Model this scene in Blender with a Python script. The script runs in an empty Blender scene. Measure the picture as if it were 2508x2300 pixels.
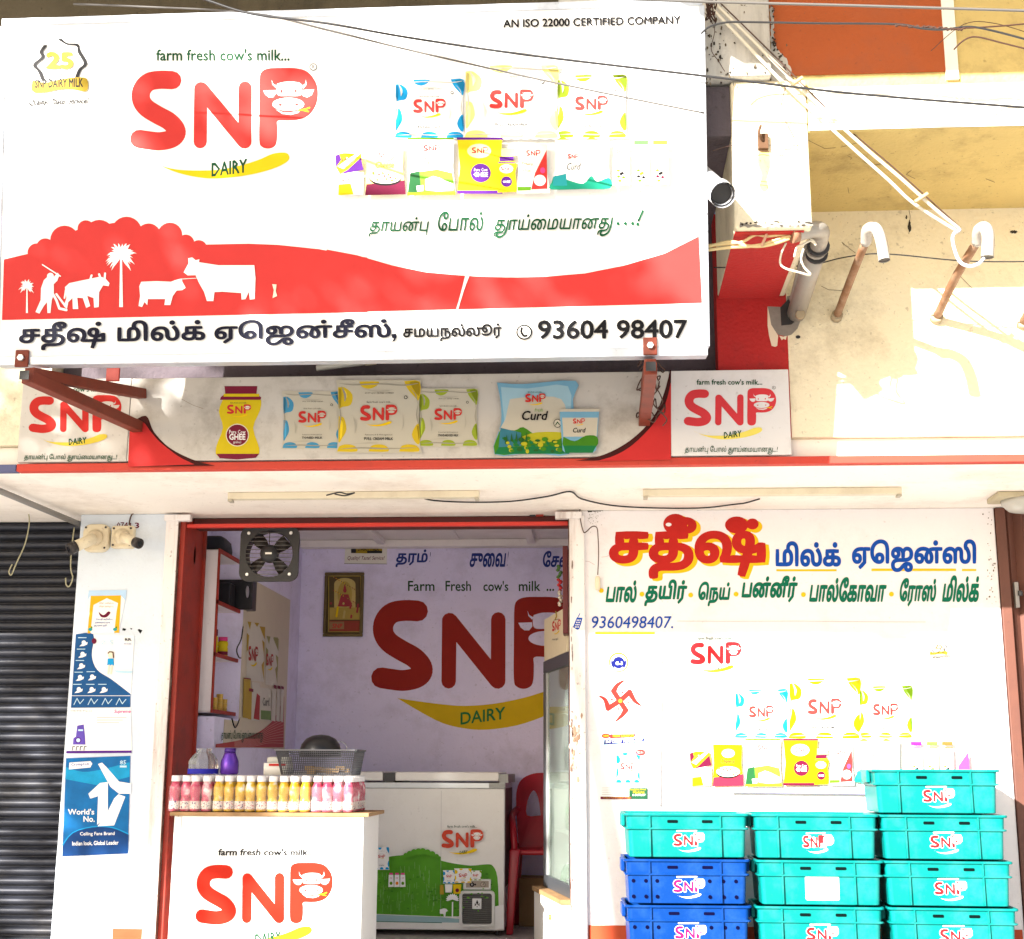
import bpy, bmesh, math, random
import numpy as np
from mathutils import Vector, Matrix
from mathutils.geometry import delaunay_2d_cdt, interpolate_bezier
random.seed(7)
sc = bpy.context.scene
COL = sc.collection
# ------------------------------------------------------------------ camera, sky, sun, exposure
def nrm(a):
    a = np.array(a, float); return a/np.linalg.norm(a)
CX, CY = 1254.0, 1150.0
vu = np.array([60., -15350.]); vd = np.array([211., 730.])
FPX = math.sqrt(-(vu@vd))
_Z = nrm([*vu, FPX]); _Y = nrm([*vd, FPX]); _X = nrm(np.cross(_Y, _Z))
RW = np.stack([_X, _Y, _Z], 1)                      # image axes = RW @ world axes
CAM = np.array([0., -7., 1.5])
cam = bpy.data.cameras.new('camera'); cam.sensor_width = 36; cam.lens = FPX/2508*36
cam.clip_start = .05; cam.clip_end = 500
co = bpy.data.objects.new('camera', cam); COL.objects.link(co)
mw = Matrix.Identity(4)
for i in range(3):
    mw[i][0] = RW[0, i]; mw[i][1] = -RW[1, i]; mw[i][2] = -RW[2, i]; mw[i][3] = CAM[i]
co.matrix_world = mw; sc.camera = co
SUN = Vector((.70, 1.0, -.47)).normalized()         # direction the light travels
w = bpy.data.worlds.new('World'); sc.world = w; w.use_nodes = True
nt = w.node_tree; bg = nt.nodes['Background']
sky = nt.nodes.new('ShaderNodeTexSky'); sky.sky_type = 'NISHITA'; sky.sun_disc = False
sky.sun_elevation = math.asin(-SUN.z); sky.sun_rotation = math.atan2(-SUN.x, -SUN.y) % (2*math.pi)
sky.air_density = 1.0; sky.dust_density = 2.0; sky.ozone_density = 1.0
nt.links.new(sky.outputs[0], bg.inputs[0]); bg.inputs[1].default_value = .055
sl = bpy.data.lights.new('sun', 'SUN'); sl.energy = 5.0; sl.angle = math.radians(.5); sl.color = (1, .95, .88)
so = bpy.data.objects.new('sun', sl); COL.objects.link(so); so.rotation_euler = SUN.to_track_quat('-Z', 'Y').to_euler()
so.location = (-8, -12, 9)
sc.view_settings.view_transform = 'Standard'; sc.view_settings.look = 'None'
sc.view_settings.exposure = 1.95; sc.view_settings.gamma = 1.0
sc.cycles.max_bounces = 10; sc.cycles.diffuse_bounces = 6

# ------------------------------------------------------------------ measuring helpers
def ray(px, py):
    return RW.T@np.array([px-CX, py-CY, FPX])
def P(px, py, y):                                   # point of the plane Y=y seen at a photo pixel
    r = ray(px, py); return Vector(CAM+r*((y-CAM[1])/r[1]))
def PX(px, py, x):
    r = ray(px, py); return Vector(CAM+r*((x-CAM[0])/r[0]))
def PZ(px, py, z):
    r = ray(px, py); return Vector(CAM+r*((z-CAM[2])/r[2]))
def plane_map(O, N):
    O = np.array(O, float); N = np.array(N, float); k = (O-CAM)@N
    def f(x, y):
        r = ray(x, y); return Vector(CAM+r*(k/(r@N)))
    return f
def ymap(y): return plane_map((0, y, 0), (0, -1, 0))
def lin(h):
    h = h.lstrip('#'); v = [int(h[i:i+2], 16)/255 for i in (0, 2, 4)]
    return tuple(c/12.92 if c <= .04045 else ((c+.055)/1.055)**2.4 for c in v)

# ------------------------------------------------------------------ materials
MATS = {}
def mat(name, rgb, rough=.6, var=.12, scale=6., dirt=None, dscale=2.5, damt=.5, bump=0., bscale=60., metal=0., spec=.4, streak=False, alpha=1., trans=0.):
    if name in MATS: return MATS[name]
    if isinstance(rgb, str): rgb = lin(rgb)
    m = bpy.data.materials.new(name); m.use_nodes = True; t = m.node_tree; N = t.nodes; L = t.links
    b = N['Principled BSDF']; b.inputs['Roughness'].default_value = rough; b.inputs['Metallic'].default_value = metal
    b.inputs['Specular IOR Level'].default_value = spec
    tc = N.new('ShaderNodeTexCoord'); src = tc.outputs['Object']
    if streak:
        mp = N.new('ShaderNodeMapping'); mp.inputs['Scale'].default_value = (1, 1, .12); L.new(src, mp.inputs[0]); dsrc = mp.outputs[0]
    else: dsrc = src
    n1 = N.new('ShaderNodeTexNoise'); n1.inputs['Scale'].default_value = scale; n1.inputs['Detail'].default_value = 5; n1.inputs['Roughness'].default_value = .65
    L.new(src, n1.inputs[0])
    mx = N.new('ShaderNodeMix'); mx.data_type = 'RGBA'
    mx.inputs['A'].default_value = (*[c*(1-var) for c in rgb], 1); mx.inputs['B'].default_value = (*[min(1, c*(1+var)) for c in rgb], 1)
    L.new(n1.outputs['Fac'], mx.inputs['Factor']); out = mx.outputs['Result']
    if dirt:
        if isinstance(dirt, str): dirt = lin(dirt)
        n2 = N.new('ShaderNodeTexNoise'); n2.inputs['Scale'].default_value = dscale; n2.inputs['Detail'].default_value = 9; n2.inputs['Roughness'].default_value = .72
        L.new(dsrc, n2.inputs[0])
        rp = N.new('ShaderNodeMapRange'); rp.inputs['From Min'].default_value = .5; rp.inputs['From Max'].default_value = .78; rp.inputs['To Max'].default_value = damt
        L.new(n2.outputs['Fac'], rp.inputs['Value'])
        m2 = N.new('ShaderNodeMix'); m2.data_type = 'RGBA'; m2.inputs['B'].default_value = (*dirt, 1)
        L.new(rp.outputs[0], m2.inputs['Factor']); L.new(out, m2.inputs['A']); out = m2.outputs['Result']
        n3 = N.new('ShaderNodeTexNoise'); n3.inputs['Scale'].default_value = 45; n3.inputs['Detail'].default_value = 3
        L.new(src, n3.inputs[0])
        r3 = N.new('ShaderNodeMapRange'); r3.inputs['From Min'].default_value = .66; r3.inputs['From Max'].default_value = .74; r3.inputs['To Max'].default_value = damt*.55
        L.new(n3.outputs['Fac'], r3.inputs['Value'])
        m3 = N.new('ShaderNodeMix'); m3.data_type = 'RGBA'; m3.inputs['B'].default_value = (*[c*.6 for c in dirt], 1)
        L.new(r3.outputs[0], m3.inputs['Factor']); L.new(out, m3.inputs['A']); out = m3.outputs['Result']
    L.new(out, b.inputs['Base Color'])
    if bump:
        nb = N.new('ShaderNodeTexNoise'); nb.inputs['Scale'].default_value = bscale; nb.inputs['Detail'].default_value = 6; L.new(src, nb.inputs[0])
        bp = N.new('ShaderNodeBump'); bp.inputs['Strength'].default_value = bump; bp.inputs['Distance'].default_value = .01
        L.new(nb.outputs['Fac'], bp.inputs['Height']); L.new(bp.outputs[0], b.inputs['Normal'])
    if trans: b.inputs['Transmission Weight'].default_value = trans; b.inputs['IOR'].default_value = 1.3
    if alpha < 1: b.inputs['Alpha'].default_value = alpha
    MATS[name] = m; return m

# printed and painted inks (flat colours on boards and walls)
def ink(name, rgb, rough=.5, var=.08): return mat(name, rgb, rough, var, 9, spec=.12)
WHITE = mat('vinyl_white', (.82, .82, .81), .4, .04, 3, (.55, .5, .42), 2.2, .3, .25, 5, spec=.3); RED = ink('logo_red', (.52, .034, .030)); YEL = ink('print_yellow', (.74, .50, .006))
GRN = ink('print_green', (.10, .26, .01)); DGRN = ink('slogan_green', (.003, .06, .022)); BLK = ink('print_black', (.006, .006, .008))
BLU = ink('print_blue', (.03, .22, .5)); PUR = ink('print_purple', (.08, .012, .2)); MAR = ink('print_maroon', (.12, .004, .03))
CRM = ink('print_cream', (.72, .66, .52)); PWH = ink('print_offwhite', (.74, .72, .66)); GRY = ink('print_grey', (.35, .35, .36)); LBL = ink('print_paleblue', (.45, .65, .78))
LIM = ink('print_lime', (.22, .32, .015)); GOLD = ink('print_gold', (.36, .25, .02)); TEAL = ink('print_teal', (.02, .30, .33)); PNK = ink('print_pink', (.70, .06, .24))
PPW = ink('poster_white', (.80, .80, .80)); NAVY = ink('print_navy', (.004, .008, .12)); ORG = ink('print_orange', (.75, .22, .02)); SIL = ink('print_silver', (.62, .64, .68)); DGY = ink('print_charcoal', (.025, .027, .03))
CYN = ink('print_cyan', (.005, .28, .6)); DBL = ink('print_deepblue', (.003, .05, .3))

# ------------------------------------------------------------------ object helpers
def tag(o, label=None, cat=None, group=None, kind=None):
    if label: o['label'] = label
    if cat: o['category'] = cat
    if group: o['group'] = group
    if kind: o['kind'] = kind
    return o
def thing(name, label, cat, loc=(0, 0, 0), group=None):
    o = bpy.data.objects.new(name, None); COL.objects.link(o); o.location = loc; o.empty_display_size = .1
    return tag(o, label, cat, group)
def origin(o):
    v = Vector((0, 0, 0))
    while o is not None: v = v+o.location; o = o.parent
    return v
class MB:
    """collects shapes of ONE part (world coordinates) and links them as one mesh"""
    def __init__(s): s.bm = bmesh.new(); s.mats = []
    def mi(s, m):
        if m not in s.mats: s.mats.append(m)
        return s.mats.index(m)
    def poly(s, pts, m):
        f = s.bm.faces.new([s.bm.verts.new(p) for p in pts]); f.material_index = s.mi(m); return f
    def hexa(s, c, m):                              # 8 corners: bottom 4 then top 4
        i = s.mi(m); v = [s.bm.verts.new(p) for p in c]
        for q in ((3, 2, 1, 0), (4, 5, 6, 7), (0, 1, 5, 4), (1, 2, 6, 5), (2, 3, 7, 6), (3, 0, 4, 7)):
            s.bm.faces.new([v[k] for k in q]).material_index = i
        return s
    def box(s, a, b, m):
        x0, x1 = sorted((a[0], b[0])); y0, y1 = sorted((a[1], b[1])); z0, z1 = sorted((a[2], b[2]))
        return s.hexa([(x0, y0, z0), (x1, y0, z0), (x1, y1, z0), (x0, y1, z0), (x0, y0, z1), (x1, y0, z1), (x1, y1, z1), (x0, y1, z1)], m)
    def loft(s, rings, m, caps=(True, True), smooth=True):
        i = s.mi(m); V = [[s.bm.verts.new(p) for p in r] for r in rings]; n = len(V[0])
        for a, b in zip(V, V[1:]):
            for k in range(n):
                f = s.bm.faces.new((a[k], a[(k+1) % n], b[(k+1) % n], b[k])); f.material_index = i; f.smooth = smooth
        if caps[0]: f = s.bm.faces.new(V[0][::-1]); f.material_index = i
        if caps[1]: f = s.bm.faces.new(V[-1]); f.material_index = i
        return s
    def lathe(s, c, prof, m, n=20, caps=(True, True), axis='Z', sm=True):
        R = []
        for r, h in prof:
            ring = []
            for k in range(n):
                a = 2*math.pi*k/n; u, v = r*math.cos(a), r*math.sin(a)
                p = (u, v, h) if axis == 'Z' else ((u, h, v) if axis == 'Y' else (h, u, v))
                ring.append((c[0]+p[0], c[1]+p[1], c[2]+p[2]))
            R.append(ring)
        return s.loft(R, m, caps, sm)
    def tube(s, pts, r, m, n=8, caps=True):
        pts = [Vector(p) for p in pts]; R = []; up = Vector((0, 0, 1)); prev = None
        for k, p in enumerate(pts):
            d = (pts[min(k+1, len(pts)-1)]-pts[max(k-1, 0)]).normalized()
            if prev is None: x = d.cross(up if abs(d.z) < .9 else Vector((1, 0, 0))).normalized()
            else: x = (prev-d*prev.dot(d)).normalized()
            prev = x; y = d.cross(x); rr = r[k] if isinstance(r, (list, tuple)) else r
            R.append([p+x*rr*math.cos(2*math.pi*j/n)+y*rr*math.sin(2*math.pi*j/n) for j in range(n)])
        return s.loft(R, m, (caps, caps))
    def bar(s, a, b, w, h, m):                      # rectangular bar between two points
        a, b = Vector(a), Vector(b); d = (b-a).normalized(); x = d.cross(Vector((0, 0, 1)))
        x = Vector((1, 0, 0)) if x.length < 1e-4 else x.normalized()
        y = x.cross(d); o = [(-w/2, -h/2), (w/2, -h/2), (w/2, h/2), (-w/2, h/2)]
        return s.hexa([a+x*u+y*v for u, v in o]+[b+x*u+y*v for u, v in o], m)
    def build(s, name, parent=None, bevel=0., label=None, smooth=False, seg=2):
        bmesh.ops.recalc_face_normals(s.bm, faces=s.bm.faces)
        if parent is not None: bmesh.ops.translate(s.bm, verts=s.bm.verts, vec=-origin(parent))
        me = bpy.data.meshes.new(name)
        if smooth:
            for f in s.bm.faces: f.smooth = True
        s.bm.to_mesh(me); s.bm.free()
        for m in s.mats: me.materials.append(m)
        o = bpy.data.objects.new(name, me); COL.objects.link(o); o.parent = parent
        if bevel:
            b = o.modifiers.new('bevel', 'BEVEL'); b.width = bevel; b.segments = seg; b.limit_method = 'ANGLE'; b.angle_limit = math.radians(40)
        if label: o['label'] = label
        return o
def smoothpts(pts, n=6):                            # Catmull-Rom through points
    pts = [Vector(p) for p in pts]; out = []
    for i in range(len(pts)-1):
        p0, p1, p2, p3 = pts[max(i-1, 0)], pts[i], pts[i+1], pts[min(i+2, len(pts)-1)]
        for k in range(n):
            t = k/n; out.append(.5*((2*p1)+(p2-p0)*t+(2*p0-5*p1+4*p2-p3)*t*t+(3*p1-p0-3*p2+p3)*t**3))
    out.append(pts[-1]); return out
def rrect(w, d, z, r, n=4, cx=0., cy=0.):           # rounded rectangle ring
    pts = []
    for sx, sy, a0 in ((1, 1, 0), (-1, 1, 90), (-1, -1, 180), (1, -1, 270)):
        for k in range(n+1):
            a = math.radians(a0+90*k/n); pts.append((cx+sx*(w/2-r)+r*math.cos(a), cy+sy*(d/2-r)+r*math.sin(a), z))
    return pts
def copy_tree(o, parent=None):
    c = o.copy(); COL.objects.link(c); c.parent = parent
    for ch in list(o.children): copy_tree(ch, c)
    return c

# ------------------------------------------------------------------ flat artwork: union of outlines, triangulated
def area(l): return sum(a[0]*b[1]-a[1]*b[0] for a, b in zip(l, l[1:]+l[:1]))/2
def ccw(l): return l if area(l) > 0 else l[::-1]
def union(loops):
    """nonzero-winding fill of closed loops -> (verts, tris)"""
    A = np.array([p for l in loops for p in l], float); lo = A.min(0); s = max(float((A.max(0)-lo).max()), 1e-9)
    vs = []; es = []; seg = []
    for l in loops:
        q = [((p[0]-lo[0])/s, (p[1]-lo[1])/s) for p in l]; q = [a for k, a in enumerate(q) if abs(a[0]-q[k-1][0])+abs(a[1]-q[k-1][1]) > 1e-6]
        if len(q) < 3: continue
        b = len(vs); vs += [Vector(a) for a in q]; n = len(q)
        es += [(b+k, b+(k+1) % n) for k in range(n)]; seg += [(*q[k], *q[(k+1) % n]) for k in range(n)]
    V, _, F, *_ = delaunay_2d_cdt(vs, es, [], 0, 1e-6)
    V = np.array([tuple(v) for v in V]); F = [f for f in F if len(f) == 3]
    if not F: return [], []
    Fa = np.array(F); C = V[Fa].mean(1); S = np.array(seg); W = np.zeros(len(C), int)
    for k in range(0, len(C), 400):
        c = C[k:k+400]; x, y = c[:, 0:1], c[:, 1:2]
        x1, y1, x2, y2 = S[:, 0], S[:, 1], S[:, 2], S[:, 3]
        up = (y1 <= y) & (y2 > y); dn = (y1 > y) & (y2 <= y)
        left = (x2-x1)*(y-y1)-(x-x1)*(y2-y1)
        W[k:k+400] = (up & (left > 0)).sum(1)-(dn & (left < 0)).sum(1)
    keep = Fa[W != 0]
    return (V*s+lo).tolist(), keep.tolist()
_tc = {}
def glyph_loops(s, res=3, bold=0.):
    """outlines of a line of lettering with the built-in font (font units, y up)"""
    k = (s, res, bold)
    if k in _tc: return _tc[k]
    cu = bpy.data.curves.new('lettering', 'FONT'); cu.body = s; cu.size = 1
    o = bpy.data.objects.new('lettering', cu); COL.objects.link(o); bpy.context.view_layer.update()
    c2 = o.to_curve(bpy.context.evaluated_depsgraph_get()); loops = []
    big = max((area([(p.co.x, p.co.y) for p in sp.bezier_points]) for sp in c2.splines), key=abs, default=0)
    if big > 0: bold = -bold
    for sp in c2.splines:
        b = sp.bezier_points; n = len(b); l = []
        for i in range(n):
            a, c = b[i], b[(i+1) % n]
            straight = (a.handle_right-a.co).length < 1e-4 and (c.handle_left-c.co).length < 1e-4
            pts = [a.co] if straight else interpolate_bezier(a.co, a.handle_right, c.handle_left, c.co, res+1)[:-1]
            l += [(p.x, p.y) for p in pts]
        if bold:
            l = [q for j, q in enumerate(l) if abs(q[0]-l[j-1][0])+abs(q[1]-l[j-1][1]) > 1e-4]; n = len(l); m = []
            for j in range(n):
                p, a, c = np.array(l[j]), np.array(l[j-1]), np.array(l[(j+1) % n]); d1 = nrm(p-a); d2 = nrm(c-p)
                t = d1+d2; t = nrm(t) if np.linalg.norm(t) > .2 else d1
                m.append((p[0]-t[1]*bold, p[1]+t[0]*bold))
            l = m
        loops.append(l)
    bpy.data.objects.remove(o); bpy.data.curves.remove(cu); _tc[k] = loops
    return loops
LIG = (('பு', '\ue001'), ('தூ', '\ue002\u0bbe'), ('து', '\ue002'))
def tamil_loops(t, res, bold):
    """a line of lettering in which pu, thu and thoo get their joined vowel strokes"""
    for i, c in enumerate(t):
        if c in '\ue001\ue002':
            pre, rest = t[:i], t[i+1:]; base = 'ப' if c == '\ue001' else 'த'
            L = list(glyph_loops(pre+base, res, bold)) if pre.strip() else list(glyph_loops(base, res, bold))
            xm = max(p[0] for l in L for p in l)
            if c == '\ue001': T = [[(xm-.085, .1), (xm-.085, -.30), (xm, -.30), (xm, .1)]]; adv = xm+.06
            else: T = strokes(curve2([(xm+.13, .52), (xm+.13, .25), (xm+.12, .02), (xm+.04, -.20), (xm-.18, -.34), (xm-.42, -.36), (xm-.52, -.26), (xm-.45, -.14)], 4), .046+bold*1.1); adv = xm+.24
            L += [l if area(l) < 0 else l[::-1] for l in T]
            if rest[:1] == ' ': adv += .28
            if rest.strip(): R = tamil_loops(rest, res, bold); lo = min(p[0] for l in R for p in l); L += [[(p[0]-lo+adv+.02, p[1]) for p in l] for l in R]
            return L
    return glyph_loops(t, res, bold)
def circ(x, y, rx, ry=None, n=20, a0=0, a1=360):
    ry = ry or rx; full = abs(a1-a0) >= 360
    return [(x+rx*math.cos(math.radians(a0+(a1-a0)*k/(n if full else n-1))), y+ry*math.sin(math.radians(a0+(a1-a0)*k/(n if full else n-1)))) for k in range(n)]
def capsule(a, b, w):
    a = np.array(a, float); b = np.array(b, float); d = b-a; L = np.linalg.norm(d); t = math.atan2(d[1], d[0]) if L > 1e-9 else 0
    q = [(b[0]+w*math.cos(t+x), b[1]+w*math.sin(t+x)) for x in np.linspace(-math.pi/2, math.pi/2, 7)]
    return q+[(a[0]+w*math.cos(t+x), a[1]+w*math.sin(t+x)) for x in np.linspace(math.pi/2, 3*math.pi/2, 7)]
def strokes(pts, w): return [ccw(capsule(a, b, w)) for a, b in zip(pts, pts[1:])]
def curve2(pts, n=6): return [(v.x, v.y) for v in smoothpts([(p[0], p[1], 0) for p in pts], n)]
class Art:
    STEP = .00013
    def __init__(s, mapf, N, base=0.0006, flip=False):
        s.f = mapf; s.N = Vector(N).normalized(); s.k = 0; s.base = base; s.bm = bmesh.new(); s.mats = []
    def raw(s, V, F, m, T=None, same=False):
        if not F: return
        if not same: s.k += 1
        if m not in s.mats: s.mats.append(m)
        i = s.mats.index(m); off = s.N*(s.base+s.k*s.STEP)
        used = {}
        for f in F:
            q = []
            for v in f:
                if v not in used:
                    x, y = V[v]
                    if T: x, y = T(x, y)
                    used[v] = s.bm.verts.new(s.f(x, y)+off)
                q.append(used[v])
            try: s.bm.faces.new(q).material_index = i
            except ValueError: pass
    def fill(s, loops, m, T=None): V, F = union([ccw(l) for l in loops]); s.raw(V, F, m, T)
    def poly(s, l, m, T=None): s.fill([l], m, T)
    def rect(s, x0, y0, x1, y1, m, T=None): s.raw([(x0, y0), (x1, y0), (x1, y1), (x0, y1)], [(0, 1, 2, 3)], m, T)
    def line(s, pts, w, m, T=None, sm=False): s.fill(strokes(curve2(pts) if sm else pts, w/2), m, T)
    def ell(s, x, y, rx, ry, m, T=None, n=20): s.poly(circ(x, y, rx, ry, n), m, T)
    def text(s, t, x0, y0, x1, y1, m, bold=0., shear=0., dy=0., T=None, res=3, off=(0, 0)):
        for q_, r_ in LIG: t = t.replace(q_, r_)
        key = ('u', t, res, bold)
        if key not in _tc:
            V, F = union(tamil_loops(t, res, bold)); A = np.array(V); _tc[key] = (A, F, A.min(0), A.max(0))
        A, F, lo, hi = _tc[key]; d = hi-lo
        sh = shear*(y1-y0); V = []
        for x, y in A:
            u = (x-lo[0])/d[0]; v = (y-lo[1])/d[1]
            V.append((x0+u*(x1-x0-sh)+sh*v+off[0], y1-v*(y1-y0)+dy*u+off[1]))
        s.raw(V, F, m, T)
    def build(s, name, parent, label=None):
        bmesh.ops.translate(s.bm, verts=s.bm.verts, vec=-origin(parent))
        for f in s.bm.faces:
            f.normal_update()
            if f.normal.dot(s.N) < 0: f.normal_flip()
        me = bpy.data.meshes.new(name); s.bm.to_mesh(me); s.bm.free()
        for m in s.mats: me.materials.append(m)
        o = bpy.data.objects.new(name, me); COL.objects.link(o); o.parent = parent
        if label: o['label'] = label
        return o

# the dairy's mark, drawn once in its own units: box 0..948 x 0..420 (y down)
_S = curve2([(215, 62), (150, 60), (95, 72), (62, 110), (58, 158), (84, 200), (140, 236), (198, 268), (232, 305), (234, 335), (206, 358), (150, 369), (95, 364), (48, 357)], 5)
_LET = union(strokes(_S, 46)+[ccw(capsule((355, 372), (358, 104), 33)), ccw(capsule((360, 106), (578, 370), 36)), ccw(capsule((581, 100), (580, 372), 33))]
    + [ccw(curve2([(653, 70), (660, 24), (695, 3), (760, 0), (840, 2), (895, 20), (935, 70), (947, 130), (935, 190), (900, 238), (850, 260), (800, 265), (745, 266), (743, 300), (741, 360), (730, 393), (698, 406), (665, 396), (652, 362), (652, 200), (653, 70)], 4))])
_HEAD = union([ccw(curve2([(742, 80), (780, 70), (830, 70), (862, 80), (866, 108), (858, 138), (800, 141), (748, 138), (738, 108), (742, 80)], 4)),
    ccw([(735, 100), (718, 84), (714, 60), (722, 80), (738, 88), (746, 84)]), ccw([(862, 84), (872, 88), (884, 78), (886, 58), (890, 84), (874, 104)]),
    ccw([(672, 114), (734, 112), (736, 130), (722, 148), (700, 148), (682, 134)]), ccw([(866, 112), (928, 108), (916, 136), (894, 148), (874, 142), (862, 130)])]) 
_MUZ = union([ccw(circ(798, 183, 80, 33, 24))])
_LIP = union([ccw([(734, 208), (770, 222), (810, 224), (846, 216), (858, 210), (850, 226), (812, 236), (768, 232)])])
_SMILE = union([ccw(curve2([(95, 458), (150, 488), (230, 510), (330, 516), (450, 512), (560, 490), (650, 462), (720, 432), (780, 426), (802, 442), (796, 468), (740, 500), (640, 530), (520, 550), (400, 556), (290, 540), (190, 508), (95, 458)], 4))])
_OUT = union(strokes(_S, 62)+[ccw(capsule((355, 372), (358, 104), 50)), ccw(capsule((360, 106), (578, 370), 50)), ccw(capsule((581, 100), (580, 372), 50)), ccw([(636, -14), (930, -14), (965, 60), (965, 190), (900, 276), (762, 282), (757, 420), (636, 420)])])
def logo(a, x0, y0, x1, y1, dy=0., T=None, red=None, white=None, detail=2, tagline=True, smile=True, outline=None, green=None, mark=True, yel=None):
    red = red or RED; white = white or WHITE; green = green or DGRN; yel = yel or YEL
    def M(x, y):
        p = (x0+x/948*(x1-x0), y0+y/420*(y1-y0)+dy*x/948)
        return T(*p) if T else p
    if outline: a.raw(*_OUT, outline, M)
    a.raw(*_LET, red, M); a.raw(*_HEAD, white, M); a.raw(*_MUZ, white, M)
    if detail > 0:
        a.raw(*_LIP, white, M)
        a.fill([circ(758, 186, 9, 6, 8), circ(840, 184, 9, 6, 8), circ(764, 118, 6, 9, 8), circ(836, 116, 6, 9, 8)], red, M)
    if detail > 1: a.line([(850, 214), (885, 208), (905, 200)], 7, YEL, M); a.line([(868, 212), (900, 220)], 6, YEL, M)
    if smile:
        a.raw(*_SMILE, yel, M)
        if detail > 0: a.text('DAIRY', 412, 478, 592, 548, green, dy=-22, T=M, res=1, bold=.035)
    if tagline: a.text("farm fresh cow's milk...", 134, -95, 805, -35, green, .02, T=M, res=2 if detail > 1 else 1)
    if mark and detail > 1: a.fill([circ(924, -4, 19, 18, 16)], DGY, M); a.ell(924, -4, 15.5, 14.5, white, M, 16); a.text('R', 917, -14, 932, 6, DGY, T=M, res=2)
# ------------------------------------------------------------------ the setting
M_ROAD = mat('dusty_concrete', (.53, .50, .455), .9, .15, 3, (.2, .18, .15), 1.5, .6, .3, 40)
M_FLOOR = mat('shop_floor', (.44, .41, .385), .6, .15, 3, (.12, .1, .09), 2, .6)
M_PLAS = mat('pale_blue_plaster', (.64, .71, .80), .85, .06, 4, (.36, .36, .36), 2.2, .35, .25, 70)
M_WALL = mat('white_limewash', (.78, .75, .77), .85, .05, 4, (.38, .31, .29), 2.0, .38, .25, 70)
M_LILAC = mat('lilac_distemper', (.74, .69, .93), .85, .06, 5, (.28, .24, .32), 3.0, .45, .25, 60)
M_CAN = mat('canopy_cream_paint', (.87, .81, .74), .85, .05, 3, (.42, .32, .23), 1.7, .55, .2, 60)
M_YEL = mat('yellow_plaster', (.53, .41, .16), .9, .12, 3, (.16, .11, .04), 3.5, .7, .5, 55)
M_CREAM = mat('cream_plaster', (.77, .70, .52), .9, .09, 3, (.26, .20, .12), 2.6, .7, .5, 55)
M_GREYPL = mat('stained_grey_plaster', (.50, .49, .46), .9, .15, 3, (.10, .09, .08), 4, .7, .5, 50, streak=True)
M_DARKPL = mat('shade_dark_plaster', (.105, .085, .10), .9, .25, 4, (.035, .03, .03), 3, .6, .4, 50, streak=True)  # plaster darkened to stand for the deep shade behind the sign
M_OLIVE = mat('stained_shade_plaster', (.12, .10, .065), .9, .3, 4, (.02, .02, .018), 3, .8, .5, 40, streak=True)  # stained plaster, with the shade from above put into its dark colour
M_REDW = mat('red_wall_paint', (.42, .016, .016), .8, .12, 5, (.2, .02, .02), 5, .5, .5, 60)
M_RUST = mat('terracotta_paint', (.34, .075, .018), .85, .14, 4, (.2, .07, .04), 4, .55, .4, 55)
M_REDM = mat('red_metal_paint', (.30, .022, .010), .55, .2, 7, (.06, .014, .01), 6, .8)
M_CEIL = mat('false_ceiling', (.82, .77, .76), .7, .04, 4, (.4, .33, .3), 3, .3)
M_WHITEM = mat('chipped_white_metal', (.76, .72, .71), .6, .05, 5, (.22, .10, .055), 6, 1., streak=True)
M_BLACK = mat('black_rubber', (.02, .02, .022), .5, .2); M_DKMET = mat('dark_metal', (.055, .055, .06), .45, .2, 8, metal=.4)
M_ORG = mat('orange_dado', (.42, .06, .018), .8, .1)

YF = -1.08
road = MB(); road.poly([(-60, -60, 0), (60, -60, 0), (60, 40, 0), (-60, 40, 0)], M_ROAD); tag(road.build('road'), kind='structure')
pl = MB(); pl.box((-6.5, -1.30, .004), (5.5, 3.0, .498), M_FLOOR); pl.box((-6.5, -1.62, .004), (5.5, -1.303, .25), M_FLOOR)
tag(pl.build('pavement', bevel=.01), kind='structure')

# ------------------------------------------------------------------ the shop building
B = thing('shop_building', 'single storey milk shop with white painted front, projecting canopy and yellow upper storey', 'shop', (-.05, 0, .5))
CZ = 2.806
XL, XR = -2.735, 2.03                               # pillar's left edge, painted wall's right edge
DL, DR = -2.215, -.075                              # door opening incl. its steel channels
p = MB(); p.box((XL, 0, .50), (DL, .45, CZ), M_PLAS); pillar = p.build('pillar', B, .006)
p = MB(); p.box((DR, 0, .50), (XR, .22, CZ), M_WALL); fwall = p.build('painted_wall', B, .006)
p = MB(); p.box((-2.42, -.004, .501), (-2.264, -.001, P(350, 2275, 0).z), M_ORG); p.build('dado_band', B); p = MB(); p.box((DR+.02, -.004, .501), (XR-.01, -.0005, P(1460, 2266, 0).z), M_ORG); p.build('dado_band', B)
for xa_, xb_ in ((-6.5, -4.203), (3.203, 5.5)): p = MB(); p.box((xa_, .02, .50), (xb_, .45, CZ-.001), M_PLAS); p.build('end_wall', B)
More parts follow.
